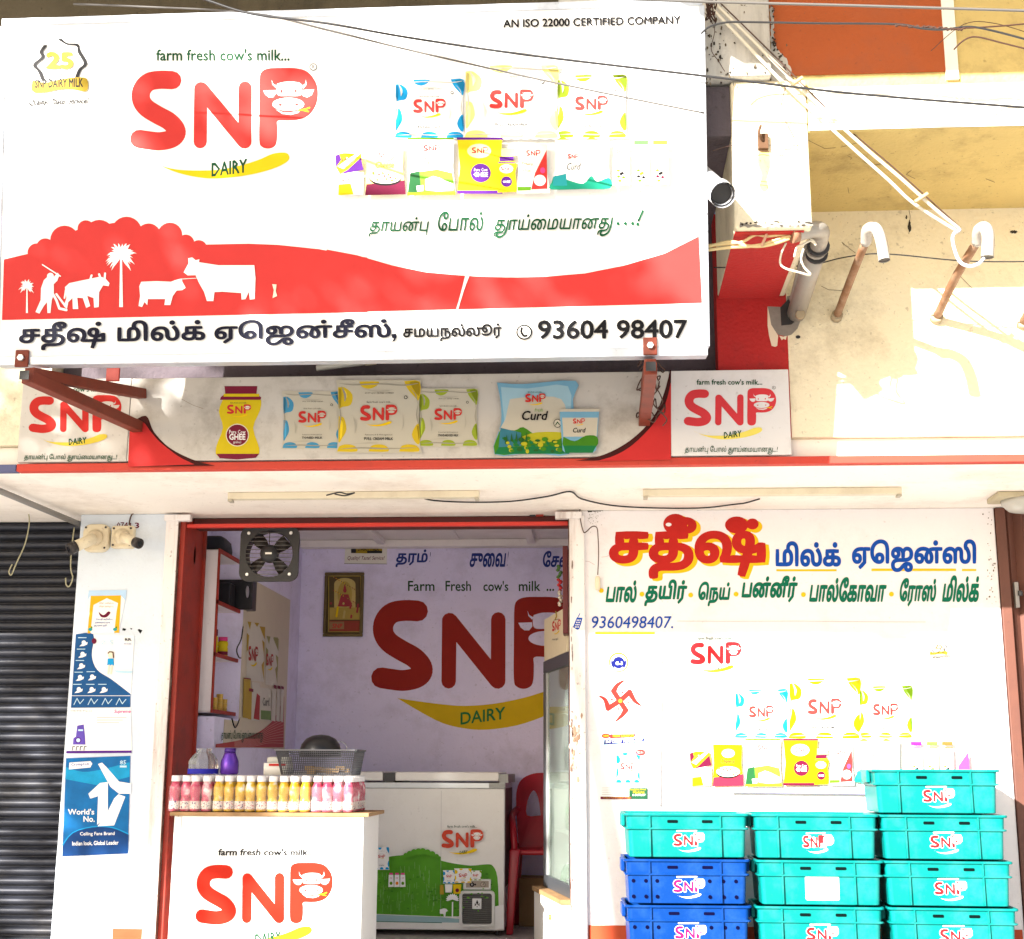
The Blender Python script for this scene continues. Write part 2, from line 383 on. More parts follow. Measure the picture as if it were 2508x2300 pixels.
# interior
p = MB(); p.box((-2.6, 2.5, .5), (1.0, 2.65, 3.3), M_LILAC); bwall = p.build('back_wall', B)
p = MB(); p.box((-2.40, .95, .5), (-2.085, 2.497, 3.3), M_LILAC); p.box((-2.40, .453, .5), (-2.30, .947, 3.3), M_LILAC); p.build('side_wall', B)
p = MB(); p.box((.75, .223, .5), (.95, 2.497, 3.3), M_LILAC); p.build('side_wall', B)
p = MB(); p.box((-2.6, .26, 3.06), (1.0, 2.5, 3.14), M_CEIL); p.build('ceiling', B)
cb = MB(); z1 = P(1100, 1338, 2.40).z; cb.box((-2.08, 2.40, z1), (.75, 2.495, 3.057), M_CEIL); cb.box((-2.08, 2.385, z1+.055), (.75, 2.399, z1+.06), M_CEIL); ceilb = cb.build('ceiling_beam', B, .008)
for a, b2, wd in (((875, 1288), (918, 1332), .05), ((1286, 1288), (1299, 1336), .05), ((1075, 1288), (1104, 1316), .012), ((1302, 1288), (1312, 1316), .012)):
    xx = PZ(*b2, 2.98).x; r_ = MB(); r_.box((xx-wd/2, .3, 3.02 if wd > .02 else 3.048), (xx+wd/2, 2.38, 3.058), M_CEIL); r_.build('ceiling_batten', B)
# door frame: white steel channels outside, red jamb inside, red lintel with shutter box
p = MB(); p.box((-2.262, -.03, .501), (-2.195, .06, CZ-.02), M_WHITEM); p.box((-2.27, -.045, CZ-.045), (-2.13, .0, CZ-.012), M_WHITEM); p.build('door_channel', B, .004); p = MB(); p.box((-2.1945, -.028, .501), (-2.1935, .0, CZ-.05), mat('rusty_edge', (.10, .04, .025), .8, .5, 14, (.4, .36, .3), 9, .7)); p.build('channel_edge', B)
p = MB(); p.box((-.138, -.03, .501), (-.06, .06, CZ-.03), M_WHITEM); p.box((-.21, -.045, CZ-.048), (-.072, 0, CZ-.012), M_WHITEM); p.build('door_channel', B, .004)
p = MB(); p.box((-2.193, .0, .501), (-2.165, .34, 2.79), M_REDM); p.box((-2.26, .341, .501), (-2.15, .36, 2.79), M_REDM); jamb = p.build('door_jamb', B, .003)
p = MB(); p.box((-.1425, -.028, .501), (-.1385, .10, 2.76), mat('rusty_edge', (.16, .05, .03), .8, .5, 14, (.5, .45, .4), 9, .8)); p.build('door_jamb', B)
z0, z2 = P(900, 1287, .03).z, P(900, 1250, .03).z
p = MB(); p.box((-2.164, .13, z0+.012), (-.145, .25, CZ-.002), mat('recess_shade_red', (.085, .010, .008), .7, .3, 6, (.02, .012, .01), 6, .8)); p.box((-2.164, .012, z0-.008), (-.145, .045, z0+.012), mat('red_gloss_paint', (.55, .03, .02), .4, .1))  # upper box: shade of the recess painted in as a darker red
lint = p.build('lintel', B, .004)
for px_, py_ in ((520, 1259), (1322, 1259)):
    q = P(px_, py_, .11); p = MB(); p.box(q-Vector((.02, .012, .014)), q+Vector((.02, .008, .014)), M_REDM); p.box(q+Vector((-.055, -.006, -.012)), q+Vector((-.022, .008, .018)), M_DKMET); p.build('shutter_catch', lint, .002)
a = Art(plane_map((-2.165, 0, 0), (1, 0, 0)), (1, 0, 0)) if False else None
p = MB(); q = PX(478, 1360, -2.163); p.loft([[(-2.165, q.y+r[0]*.5, q.z+r[1]) for r in circ(0, 0, .035*s_, .052*s_, 14)]for s_ in (1, .6)] , M_DKMET); p.build('latch_slot', jamb)
# canopy, fascia wall, balcony
p = MB(); p.box((-6.5, -1.045, CZ), (5.5, .36, CZ+.12), M_CAN); can = p.build('canopy', B, .004)
p = MB(); p.box((-2.62, -1.10, CZ-.004), (5.5, -1.048, CZ+.030), mat('red_edge_paint', (.52, .05, .03), .7, .12, 6, (.2, .03, .03), 6, .5)); p.build('canopy_edge', B, .003)
p = MB(); p.box((-6.5, -1.10, CZ-.004), (-2.623, -1.048, CZ+.028), mat('blue_edge_paint', (.10, .11, .22), .7, .15)); p.build('canopy_edge', B, .003)
SZ = 3.984                                          # balcony soffit
XC0, XC1 = .36, .80                                 # corbel block
p = MB(); p.box((-6.5, YF, CZ+.121), (-2.50, -.9, 4.6), M_CREAM); p.build('upper_wall', B)
p = MB(); p.box((-2.497, -.95, CZ+.121), (.60, -.85, SZ), M_DARKPL); p.build('upper_wall', B, label='wall set back behind the signboard, its deep shade painted in')
p = MB(); xr0, xr1 = P(1757, 820, YF).x, P(1930, 850, YF).x; zr = 3.579
p.box((xr0, YF, CZ+.121), (xr1, -.9, SZ-.001), M_REDW); p.build('upper_wall', B, label='red painted strip of wall under the corbel')
p = MB(); p.box((xr1+.001, YF+.002, CZ+.121), (5.5, -.9, SZ), M_CREAM); upw = p.build('upper_wall', B, label='cream plastered wall under the balcony')
# corbel: cream block whose underside is painted red
bl = P(1800, 560, -1.89).x; br = P(1990, 545, -1.89).x
p = MB(); p.box((bl, -1.89, zr), (br, YF-.001, 4.215), M_CREAM)
fr = random.Random(3)
corb = p.build('corbel', B, .012)
p = MB(); p.box((bl+.002, -1.865, zr-.006), (br-.03, YF-.002, zr-.001), M_REDW); p.build('red_underside', corb)
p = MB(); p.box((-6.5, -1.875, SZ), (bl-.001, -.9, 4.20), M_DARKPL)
p.build('balcony_slab', B, label='underside of the balcony behind the signboard, its shade painted dark')
p = MB(); zs = P(2200, 210, -1.89).z; p.box((br+.001, -1.892, SZ), (5.6, -1.0, zs), M_YEL); slab = p.build('balcony_slab', B, .008)
p = MB(); p.box((br+.002, -1.897, SZ+.005), (5.6, -1.8925, zs-.003), mat('white_band_paint', (.80, .78, .70), .8, .05, 4, (.5, .42, .28), 3, .3)); p.build('white_band', slab)
# parapet above
zp0 = P(1500, 200, -1.87).z
p = MB(); p.box((P(1885, 100, -1.86).x, -1.86, zs+.001), (5.6, -1.72, 5.4), M_YEL); par = p.build('parapet', B)
p = MB(); A_, C_ = P(1887, 90, -1.863), P(2312, 90, -1.863)
p.box((A_.x, -1.868, P(2100, 181, -1.863).z), (C_.x, -1.8605, 5.38), M_RUST); p.build('painted_panel', par)
p = MB(); A_, C_ = P(2308, 90, -1.863), P(2340, 90, -1.863); p.box((A_.x+.002, -1.874, P(2100, 203, -1.863).z), (C_.x, -1.8605, 5.38), mat('white_band_paint', 0)); p.build('white_band', par)
xg = P(1887, 100, -1.93).x
p = MB(); p.box((P(1730, 60, -1.93).x-.6, -1.93, 4.216), (xg, -1.70, 5.4), M_GREYPL)
p.build('parapet_pier', B, .01)
p = MB(); p.box((-6.5, -1.598, 4.201), (P(1730, 60, -1.93).x-.601, -1.45, 5.4), M_OLIVE); p.build('parapet', B, label='stained parapet above the signboard, its colour darkened for shade')
p = MB(); p.box((-6.5, -2.75, 4.95), (-.451, -1.60, 5.08), M_CAN); p.build('unseen_overhang', B); p = MB(); p.box((-.45, -3.45, 4.98), (5.6, -1.861, 5.10), M_CAN); p.build('unseen_overhang', B, label='deeper right part of the unseen overhang that shades the parapet')  # unseen overhang added to shade the parapet, stepped to keep the sign lit
for x_, w_, l_ in ((1805, 10, 90), (1850, 8, 60)): pass
# chipped plaster hole beside the conduit, on the red strip
a = Art(ymap(YF), (0, -1, 0), .001)
c9 = lambda x, y: (1700+x*500/2015, 500+y*400/1612)
a.poly([(725, 1010), (850, 1015), (905, 1030), (915, 910), (985, 900), (1010, 1000), (1050, 1150), (1020, 1230), (960, 1290), (900, 1305), (830, 1290), (770, 1220), (735, 1130)], mat('bare_cement', (.22, .2, .18), .95, .3, 30), c9)
a.poly([(725, 1010), (745, 1100), (760, 1190), (830, 1300), (820, 1400), (800, 1410), (765, 1400), (740, 1300), (725, 1200)], mat('old_cream_paint', (.72, .62, .48), .9, .1), c9)
a.poly([(840, 1300), (880, 1310), (915, 1300), (905, 1340), (880, 1330), (865, 1345)], MATS['old_cream_paint'], c9)
a.poly([(850, 1020), (930, 940), (1010, 1010), (1040, 1120), (960, 1190), (860, 1200)], M_BLACK, c9)
a.fill([circ(1025, 1312, 24, 17, 10), ccw([(990, 1390), (1050, 1365), (1010, 1385)])], M_BLACK, c9)
a.build('chipped_plaster', upw)

M_GRIME = mat('black_grime', (.035, .03, .025), .95, .4, 30); M_CRK = mat('crack_line', (.10, .075, .045), .95, .3, 30); M_MOR = mat('broken_mortar', (.24, .22, .19), .95, .35, 25)
cw3 = lambda x, y: (1700+x/2.3094, y/2.31)
def ragged(r, pts, amp):                            # a rough-edged outline
    o = []
    for (xa, ya), (xb_, yb_) in zip(pts, pts[1:]+pts[:1]):
        n = max(2, int(math.hypot(xb_-xa, yb_-ya)/14))
        for k in range(n): o.append((xa+(xb_-xa)*k/n+r.uniform(-amp, amp), ya+(yb_-ya)*k/n+r.uniform(-amp, amp)))
    return o
gr = random.Random(17)
a = Art(ymap(YF+.002), (0, -1, 0))
for l in ([(850, 1390), (835, 1370), (870, 1400), (912, 1432)], [(1655, 985), (1690, 1010), (1698, 1035)], [(1840, 1000), (1815, 1020), (1850, 1045)], [(1212, 1170), (1222, 1225), (1214, 1325)], [(1500, 1560), (1560, 1620), (1640, 1690)], [(720, 1620), (760, 1640), (850, 1646)]): a.line(l, 2.5, M_CRK, cw3)
for x_, y_, rx, ry in ((1218, 1280, 9, 38), (1808, 1312, 22, 9), (1200, 1230, 5, 12)): a.poly(ragged(gr, circ(x_, y_, rx, ry, 9), 3), M_GRIME, cw3)
for k in range(70): a.ell(gr.uniform(700, 1866), gr.uniform(1230, 1560), gr.uniform(.8, 2.6), gr.uniform(.8, 2.2), M_CRK, cw3, 6)
for k in range(40): a.ell(805+gr.gauss(0, 40), 1775+gr.gauss(0, 22), gr.uniform(1, 3), gr.uniform(1, 3), M_GRIME, cw3, 6)
tag(a.build('stains', upw), kind='stuff')
a = Art(ymap(-1.89), (0, -1, 0))
a.poly(ragged(gr, [(255, 1262), (330, 1272), (430, 1262), (520, 1275), (600, 1258), (668, 1248), (672, 1272), (520, 1288), (380, 1285), (262, 1285)], 6), M_MOR, cw3)
for k in range(26): a.poly(ragged(gr, circ(gr.uniform(260, 665), gr.uniform(1255, 1280), gr.uniform(4, 12), gr.uniform(2, 6), 7), 2), M_GRIME, cw3)
for k in range(30): a.ell(gr.uniform(330, 450), gr.uniform(760, 1080), gr.uniform(1, 4), gr.uniform(1, 5), M_CRK, cw3, 6)
tag(a.build('broken_edge', corb), kind='stuff')
a = Art(ymap(-1.8685), (0, -1, 0))
a.poly(ragged(gr, [(430, 30), (446, 40), (450, 240), (480, 290), (520, 330), (548, 390), (545, 440), (560, 480), (432, 480)], 6), M_GREYPL, cw3)
for k in range(46): t_ = gr.random(); x_, y_ = (440+t_*14, 30+t_*230*1.1) if k % 2 else (446+t_*105, 240+t_*230); a.poly(ragged(gr, circ(x_+gr.gauss(0, 7), y_+gr.gauss(0, 9), gr.uniform(2, 9), gr.uniform(2, 8), 7), 2), M_GRIME, cw3)
for k in range(90): a.ell(gr.uniform(460, 1410), gr.uniform(20, 440), gr.uniform(.8, 3), gr.uniform(.8, 2.5), M_CRK, cw3, 6)
tag(a.build('grimy_corner', par), kind='stuff')
a = Art(ymap(-1.93), (0, -1, 0))
for k in range(70): a.poly(ragged(gr, circ(60+abs(gr.gauss(0, 130)), gr.uniform(30, 500), gr.uniform(2, 9), gr.uniform(2, 14), 7), 2), (M_GRIME, M_CRK)[k % 2], cw3)
tag(a.build('stains', B), kind='stuff')
a = Art(plane_map((0, 0, SZ), (0, 0, -1)), (0, 0, -1))
for l in ([(830, 832), (880, 820), (940, 802)], [(640, 790), (740, 840), (800, 835)], [(868, 880), (892, 892), (884, 900)], [(870, 1060), (876, 1092)], [(1100, 920), (1000, 935), (960, 915)], [(1650, 1010), (1700, 1030)], [(1230, 960), (1200, 985), (1250, 1010)]): a.line([(x_, min(y_, 1130)) for x_, y_ in l], 2.5, M_CRK, cw3)
for k in range(80): a.ell(gr.uniform(690, 1866), gr.uniform(790, 1120), gr.uniform(.8, 2.6), gr.uniform(.8, 2), M_CRK, cw3, 6)
tag(a.build('stains', slab), kind='stuff')
a = Art(ymap(0.0), (0, -1, 0), .0004); cs = lambda x, y: (1300+x*200/924, 1240+y*400/1848)
a.poly(ragged(gr, [(625, 30), (690, 20), (815, 12), (815, 55), (700, 58), (650, 75)], 5), M_GRIME, cs)
for k in range(60): a.ell(640+abs(gr.gauss(0, 70)), 60+abs(gr.gauss(0, 90)), gr.uniform(1, 5), gr.uniform(1, 5), M_CRK, cs, 6)
for k in range(40): a.ell(2425+gr.gauss(0, 7), gr.uniform(1255, 1480), gr.uniform(.5, 2), gr.uniform(.5, 3), M_CRK, None, 6)
for l in ([(620, 625), (660, 630), (720, 665)], [(800, 580), (850, 575), (890, 560)]): a.line(l, 4, mat('pinkish_crack', (.42, .30, .30), .9), cs)
tag(a.build('stains', fwall), kind='stuff')
a = Art(ymap(-.0302), (0, -1, 0), .0003); cd = lambda x, y: (860+x*620/2015, 1740+y*560/1820)
for cx_, cy_, n_, sx, sy in ((1790, 250, 26, 26, 110), (1775, 430, 14, 14, 60), (1760, 120, 12, 16, 60)):
    for k in range(n_): a.poly(ragged(gr, circ(min(1850, max(1742, cx_+gr.gauss(0, sx))), cy_+gr.gauss(0, sy), gr.uniform(4, 15), gr.uniform(6, 30), 8), 3), (mat('peeled_brown', (.34, .22, .15), .9, .4, 25), mat('peeled_pale', (.55, .45, .38), .9, .3, 25))[k % 2], cd)
for k in range(30): a.ell(1399+gr.uniform(0, 3), gr.uniform(1270, 2290), gr.uniform(.6, 2), gr.uniform(3, 14), mat('rusty_edge', 0), None, 6)
tag(a.build('peeling_paint', B), kind='stuff')
# painted lettering on the front wall (pixel coordinates of crop 6: x 1400.., y 1220..)
c6 = lambda x, y: (1400+x*.5499, 1220+y*.55)
T1 = 'சதீஷ்'
RW_ = ink('signwriter_red', (.42, .016, .012), .6, .3); BW = ink('signwriter_blue', (.005, .06, .34), .6, .3); GW = ink('signwriter_green', (.003, .13, .07), .6, .3); YW = ink('signwriter_yellow', (.74, .46, .01), .6, .1)
a = Art(ymap(0.0), (0, -1, 0))
def bigtitle(m, dx, dy, b):
    a.text(T1, 166+dx-b*60, 84+dy-b*60, 866+dx+b*60, 360+dy+b*40, m, .045+b*.8, T=c6)
    e = b*200; a.fill([circ(462+dx, 116+dy, 54+e, 46+e, 24), circ(735+dx, 120+dy, 52+e, 38+e, 24)], m, c6)
bigtitle(YW, 15, 10, .02); bigtitle(RW_, 0, 0, 0)
a.ell(432, 118, 13, 8, M_WALL, c6)
a.rect(912, 317, 1180, 326, YW, c6); a.rect(1335, 314, 1712, 325, YW, c6); a.rect(1738, 316, 1802, 325, YW, c6)
a.text('மில்க்', 908, 192, 1200, 306, BW, .04, 0, T=c6)
a.text('ஏஜென்ஸி'.replace('ஜெ', 'ெஜ'), 1248, 184, 1802, 330, BW, .04, 0, T=c6)
for t_, x0, x1, y0, y1 in (('பால்', 150, 298, 366, 466), ('தயிர்', 322, 520, 362, 482), ('ெநய்', 556, 712, 372, 482), ('பன்னீர்', 752, 1012, 345, 466), ('பால்ேகாவா', 1056, 1408, 352, 464), ('ேராஸ்', 1452, 1632, 356, 484), ('மில்க்.', 1648, 1832, 344, 464)):
    a.text(t_, x0, y0, x1, y1, GW, .045, .13, T=c6)
for x_, y_ in ((313, 428), (530, 432), (732, 428), (1032, 430), (1424, 428), (132, 412)): a.ell(x_, y_, 11, 11, YW, c6, 10)
a.text('9360498407.', 85, 526, 458, 580, BW, .004, .12, T=c6); a.rect(105, 597, 370, 606, YW, c6)
a.line([(470, 548), (700, 549), (1000, 548), (1300, 551), (1575, 552)], 2, ink('crack_grey', (.45, .43, .42)), c6)
a.build('painted_lettering', fwall)
# phone drawing on the channel
a = Art(ymap(-.03), (0, -1, 0)); ch = lambda x, y: (1300+x*200/924, 1240+y*400/1848)
a.poly([(520, 1260), (586, 1262), (572, 1320), (548, 1390), (525, 1398), (478, 1368), (500, 1310)], ink('signwriter_blue', 0), ch); a.line([(530, 1262), (556, 1214)], 9, BW, ch)
for r_ in range(4):
    for k in range(3): a.rect(520+k*17-r_*7, 1282+r_*26, 531+k*17-r_*7, 1296+r_*26, M_WHITEM, ch)
a.build('painted_phone', B)
# auspicious emblem painted in red with four dots
c7 = lambda x, y: (1400+x*.41126, 1540+y*.41126)
a = Art(ymap(0.0), (0, -1, 0))
def arm(dx, dy, px_, py_):
    return ccw([c for c in ((285+dx*0-px_*17, 428-py_*17), (285+dx*70-px_*16, 428+dy*70-py_*16), (285+dx*92+px_*10, 428+dy*92+py_*10), (285+dx*80+px_*70, 428+dy*80+py_*70), (285+dx*112+px_*122, 428+dy*112+py_*122), (285+dx*72+px_*95, 428+dy*72+py_*95), (285+dx*52+px_*60, 428+dy*52+py_*60), (285+dx*60+px_*16, 428+dy*60+py_*16), (285+px_*17, 428+py_*17))])
ARMS = []
for bend, mid, tip in (((250, 372), (272, 336), (309, 310)), ((345, 378), (375, 428), (410, 456)), ((322, 484), (300, 516), (266, 548)), ((218, 474), (200, 424), (168, 402))):
    c_ = [(287+(bend[0]-287)*k/6, 430+(bend[1]-430)*k/6) for k in range(7)]; ARMS += strokes(c_, 15.5)
    c_ = curve2([bend, mid, tip], 6); n_ = len(c_)
    for k in range(n_-1): ARMS.append(ccw(capsule(c_[k], c_[k+1], 15.5*(1-k/n_)**.8+1.5)))
a.fill(ARMS, ink('emblem_red', (.46, .02, .015), .6), c7)
a.fill([circ(302, 378, 7, 7, 8), circ(336, 437, 7, 7, 8), circ(281, 478, 7, 7, 8), circ(240, 422, 7, 7, 8)], MATS['emblem_red'], c7)
a.ell(290, 430, 12, 12, GOLD, c7, 10)
a.build('painted_emblem', fwall)
# mural on the back wall of the shop (crop 3 coordinates)
c3 = lambda x, y: (800+x*640/1792, 1220+y*660/1848)
MR = ink('mural_red', (.30, .022, .016), .7, .12); MY = ink('mural_yellow', (.62, .42, .012), .7, .12); MN = ink('mural_navy', (.03, .05, .24), .7); MG = ink('mural_green', (.02, .07, .035), .7)
a = Art(ymap(2.5), (0, -1, 0))
logo(a, 302, 678, 1730, 1330, T=c3, red=MR, white=M_LILAC, tagline=False, smile=False, mark=False, detail=0)
a.fill([ccw(curve2([(485, 1372), (640, 1395), (800, 1415), (950, 1425), (1150, 1410), (1350, 1370), (1500, 1325), (1640, 1290), (1700, 1330), (1640, 1420), (1480, 1500), (1300, 1560), (1100, 1588), (950, 1580), (800, 1545), (650, 1470), (485, 1372)], 3))], MY, c3)
a.text('DAIRY', 918, 1470, 1225, 1555, ink('mural_green2', (.02, .16, .05), .7), .02, 0, dy=-40, T=c3)
for t_, x0, x1 in (('Farm', 558, 740), ('Fresh', 815, 990), ("cow's", 1075, 1246), ('milk', 1318, 1466), ('...', 1508, 1560)): a.text(t_, x0, 568 if t_ != '...' else 622, x1, 638, MG, .012, 0, T=c3)
a.text('தரம்!', 472, 352, 718, 474, MN, .03, .1, T=c3); a.text('சுைவ!', 978, 366, 1250, 474, MN, .03, .1, T=c3); a.text('ேசைவ!', 1478, 362, 1790, 474, MN, .03, .1, T=c3)
a.build('wall_mural', bwall)
# ------------------------------------------------------------------ the big signboard
YSB, ZSB, YST, ZST = -1.90, 3.070, -2.10, 4.456
up = Vector((0, YST-YSB, ZST-ZSB)).normalized(); SN = Vector((0, -up.z, up.y))
SM = plane_map((0, YSB, ZSB), SN)
SX0, SX1 = -2.385, .434
S = thing('signboard', 'huge white and red dairy signboard leaning out over the shop front', 'signboard', (-1.0, YSB, ZSB))
M_ALU = mat('aluminium_frame', (.55, .60, .68), .35, .15, 6, (.2, .2, .22), 4, .5, metal=.5)
def sq(t, off): return Vector((0, YSB, ZSB))+up*t-SN*off
HT = (Vector((0, YST, ZST))-Vector((0, YSB, ZSB))).length
p = MB()
def slab_(p, x0, x1, t0, t1, o0, o1, m):
    c = [Vector((x, 0, 0))+sq(t, o) for t in (t0, t1) for x, o in ((x0, o0), (x1, o0), (x1, o1), (x0, o1))]
    p.hexa(c, m)
slab_(p, SX0, SX1, 0, HT, 0, .085, WHITE); panel = p.build('panel', S, .004)
p = MB()
for x0, x1, t0, t1 in ((SX0-.004, SX1+.004, -.012, .022), (SX0-.004, SX1+.004, HT-.022, HT+.008), (SX0-.012, SX0+.012, .023, HT-.023), (SX1-.012, SX1+.012, .023, HT-.023)):
    slab_(p, x0, x1, t0, t1, -.006, .095, M_ALU)
p.build('frame', S, .002)
k1 = 900/1848
q1 = lambda x, y: (x*k1, y*k1)
q2 = lambda x, y: (800+x*960/1971, y*k1)
a = Art(SM, SN)
hills = [ccw([(20, 1305), (150, 1275), (260, 1290), (430, 1260), (1050, 1230), (1250, 1226), (1400, 1232), (1600, 1253), (1848, 1296), (1848, 1570), (10, 1610)])]
for x_, y_, r_ in ((185, 1270, 46), (228, 1245, 46), (325, 1207, 72), (432, 1150, 42), (500, 1182, 76), (637, 1166, 76), (748, 1186, 62), (855, 1182, 62), (935, 1222, 42), (1000, 1250, 42), (600, 1260, 90), (420, 1240, 90), (800, 1280, 90)): hills.append(circ(x_, y_, r_, n=24))
hills.append(ccw([(150, 1290), (190, 1240), (300, 1190), (430, 1150), (520, 1130), (640, 1110), (740, 1150), (860, 1170), (940, 1230), (1010, 1265), (1010, 1330), (150, 1330)]))
lo_ = [(q2(x, y)[0]/k1, q2(x, y)[1]/k1) for x, y in [(0, 1255), (150, 1283), (330, 1335), (500, 1370), (700, 1388), (900, 1396), (1100, 1392), (1300, 1375), (1500, 1335), (1700, 1275), (1872, 1188), (1888, 1524), (1000, 1548), (0, 1572)]]
hills.append(ccw(lo_)); a.fill(hills, ink('sign_red', (.55, .038, .036)), q1)
logo(a, 652, 342, 1600, 762, T=q1, dy=0)
a.poly([(575, 625), (592, 650), (625, 672), (592, 684), (572, 712), (555, 682), (522, 670), (556, 652)], SIL, q1)
W1 = WHITE
# farm silhouettes
prn = random.Random(6)
def palm(x, y0, y1, r, wd):
    a.poly([(x-wd, y1), (x-wd*.5, y0), (x+wd*.5, y0), (x+wd, y1)], W1, q1)
    L = []
    for k in range(30):
        t = math.radians(-235+k*290/29+prn.uniform(-5, 5)); q = r*prn.uniform(.62, 1.05); dr = .22*q*abs(math.cos(t)); dx, dy = math.cos(t), math.sin(t)
        L.append(ccw([(x-dy*r*.06, y0+dx*r*.06), (x+dx*q*.5-dy*q*.11, y0+dy*q*.5+dx*q*.11+dr*.3), (x+dx*q*.82-dy*q*.05, y0+dy*q*.82+dx*q*.05+dr*.7), (x+dx*q, y0+dy*q+dr*1.3), (x+dx*q*.74+dy*q*.05, y0+dy*q*.74-dx*q*.05+dr*.5), (x+dx*q*.45+dy*q*.08, y0+dy*q*.45-dx*q*.08+dr*.2), (x+dy*r*.06, y0-dx*r*.06)]))
    L.append(circ(x, y0, r*.22)); a.fill(L, W1, q1)
palm(610, 1285, 1545, 82, 9); palm(137, 1440, 1575, 42, 5)
a.fill([circ(255, 1390, 17, 17), ccw([(238, 1395), (268, 1398), (292, 1372), (300, 1385), (290, 1412), (272, 1430), (272, 1480), (262, 1510), (255, 1575), (240, 1575), (238, 1520), (222, 1540), (200, 1578), (180, 1570), (206, 1510), (208, 1450), (222, 1410)])]+strokes([(215, 1332), (255, 1358), (305, 1390)], 3)+strokes([(262, 1470), (285, 1510), (300, 1552), (335, 1560)], 6)+strokes([(285, 1480), (330, 1540)], 5), W1, q1)
a.fill([ccw([(328, 1445), (350, 1425), (420, 1410), (470, 1400), (505, 1392), (530, 1400), (552, 1425), (548, 1440), (520, 1436), (500, 1470), (498, 1545), (475, 1548), (472, 1500), (440, 1488), (455, 1540), (435, 1550), (418, 1500), (390, 1498), (395, 1555), (368, 1555), (366, 1500), (345, 1520), (338, 1555), (322, 1540), (336, 1500)])]+strokes([(332, 1460), (326, 1500)], 4)+strokes([(505, 1395), (500, 1380)], 5)+strokes([(528, 1400), (530, 1376)], 5)+strokes([(455, 1408), (462, 1386)], 5), W1, q1)
a.fill([ccw([(702, 1440), (712, 1418), (790, 1415), (860, 1418), (888, 1408), (915, 1402), (918, 1418), (935, 1448), (918, 1460), (890, 1462), (870, 1490), (858, 1535), (828, 1535), (832, 1505), (745, 1505), (742, 1535), (728, 1520), (716, 1545), (698, 1540), (706, 1490)])], W1, q1)
a.fill([ccw([(925, 1370), (950, 1325), (948, 1300), (968, 1296), (985, 1310), (1004, 1305), (1002, 1320), (1100, 1335), (1280, 1335), (1286, 1400), (1282, 1505), (1258, 1508), (1252, 1470), (1236, 1505), (1216, 1508), (1214, 1475), (1120, 1468), (1080, 1470), (1074, 1515), (1042, 1515), (1028, 1470), (1000, 1420), (985, 1385), (945, 1386)])], W1, q1)
a.line([(905, 1405), (990, 1400)], 2.5, W1, q1)
a.poly([(698, 1384), (720, 1384), (706, 1420), (690, 1465), (676, 1510), (663, 1554), (653, 1554), (668, 1500), (684, 1440)], W1, q2)
a.fill([ccw([(1370, 1430), (1392, 1432), (1388, 1465), (1395, 1490), (1372, 1500), (1378, 1460)])], CRM, q1)
# 25 years emblem
def emblem(T, m1=BLK, m2=GOLD):
    for dx in (0, 9):
        a.line([(300+dx, 200), (340, 222), (385+dx, 228), (405-dx, 262), (436-dx, 320), (408-dx, 352), (392-dx, 392)], 9, m1, T, sm=True)
        a.line([(225+dx, 232), (205+dx, 262), (212+dx, 290), (172+dx, 328), (196+dx, 360), (212+dx, 400)], 9, m1, T, sm=True)
    a.text('25', 232, 262, 372, 350, m2, .05, T=T); a.text('YEARS', 250, 364, 355, 386, m2, T=T, res=1)
    a.poly(curve2([(165, 405), (230, 418), (300, 402), (370, 392), (438, 398), (438, 460), (370, 450), (300, 452), (230, 466), (165, 462), (165, 405)], 4), GOLD, T)
    a.text('SNP DAIRY MILK', 178, 400, 420, 446, BLK, .03, dy=-6, T=T, res=2)
    a.text('Quality! Taste! Service!', 140, 500, 452, 540, m1, .035, .3, dy=-8, T=T, res=2)
emblem(q1)
a.text('AN ISO 22000 CERTIFIED COMPANY', 888, 100, 1780, 142, BLK, .03, dy=-19, T=q2)
a.text('தாயன்பு ', 210, 1095, 520, 1192, DGRN, .014, .18, dy=-2, T=q2); 
a.text('ேபால்', 555, 1065, 795, 1165, DGRN, .014, .12, dy=-3, T=q2)
a.text('தூய்ைமயானது', 835, 1082, 1445, 1200, DGRN, .014, .18, dy=-10, T=q2)
for x_ in (1465, 1502, 1538): a.ell(x_, 1126, 9, 9, DGRN, q2, 10)
a.line([(1590, 1062), (1568, 1110)], 11, DGRN, q2); a.ell(1564, 1130, 9, 9, DGRN, q2, 10)
INDG = ink('sign_indigo', (.004, .005, .018))
a.text('சதீஷ் மில்க்', 98, 1622, 1035, 1765, INDG, .03, 0, dy=-16, T=q1)
a.text('ஏெஜன்சீஸ்,', q1(1080, 0)[0], q1(0, 1612)[1], q2(352, 0)[0], q2(0, 1742)[1], INDG, .03, 0, dy=-5)
a.text('சமயநல்லூர்.', 385, 1634, 892, 1722, BLK, .03, 0, dy=-8, T=q2)
a.fill([ccw(circ(994, 1672, 40, 38, 24))], BLK, q2); a.ell(994, 1672, 33, 31, WHITE, q2); a.poly([(328, 1682), (350, 1680), (354, 1696), (344, 1716), (330, 1722), (340, 1704), (330, 1700)], INDG, q2); a.line([(982, 1652), (980, 1672), (992, 1690), (1006, 1690)], 11, BLK, q2, sm=True)
a.text('93604 98407', 1062, 1612, 1814, 1708, BLK, .025, 0, dy=-4, T=q2)
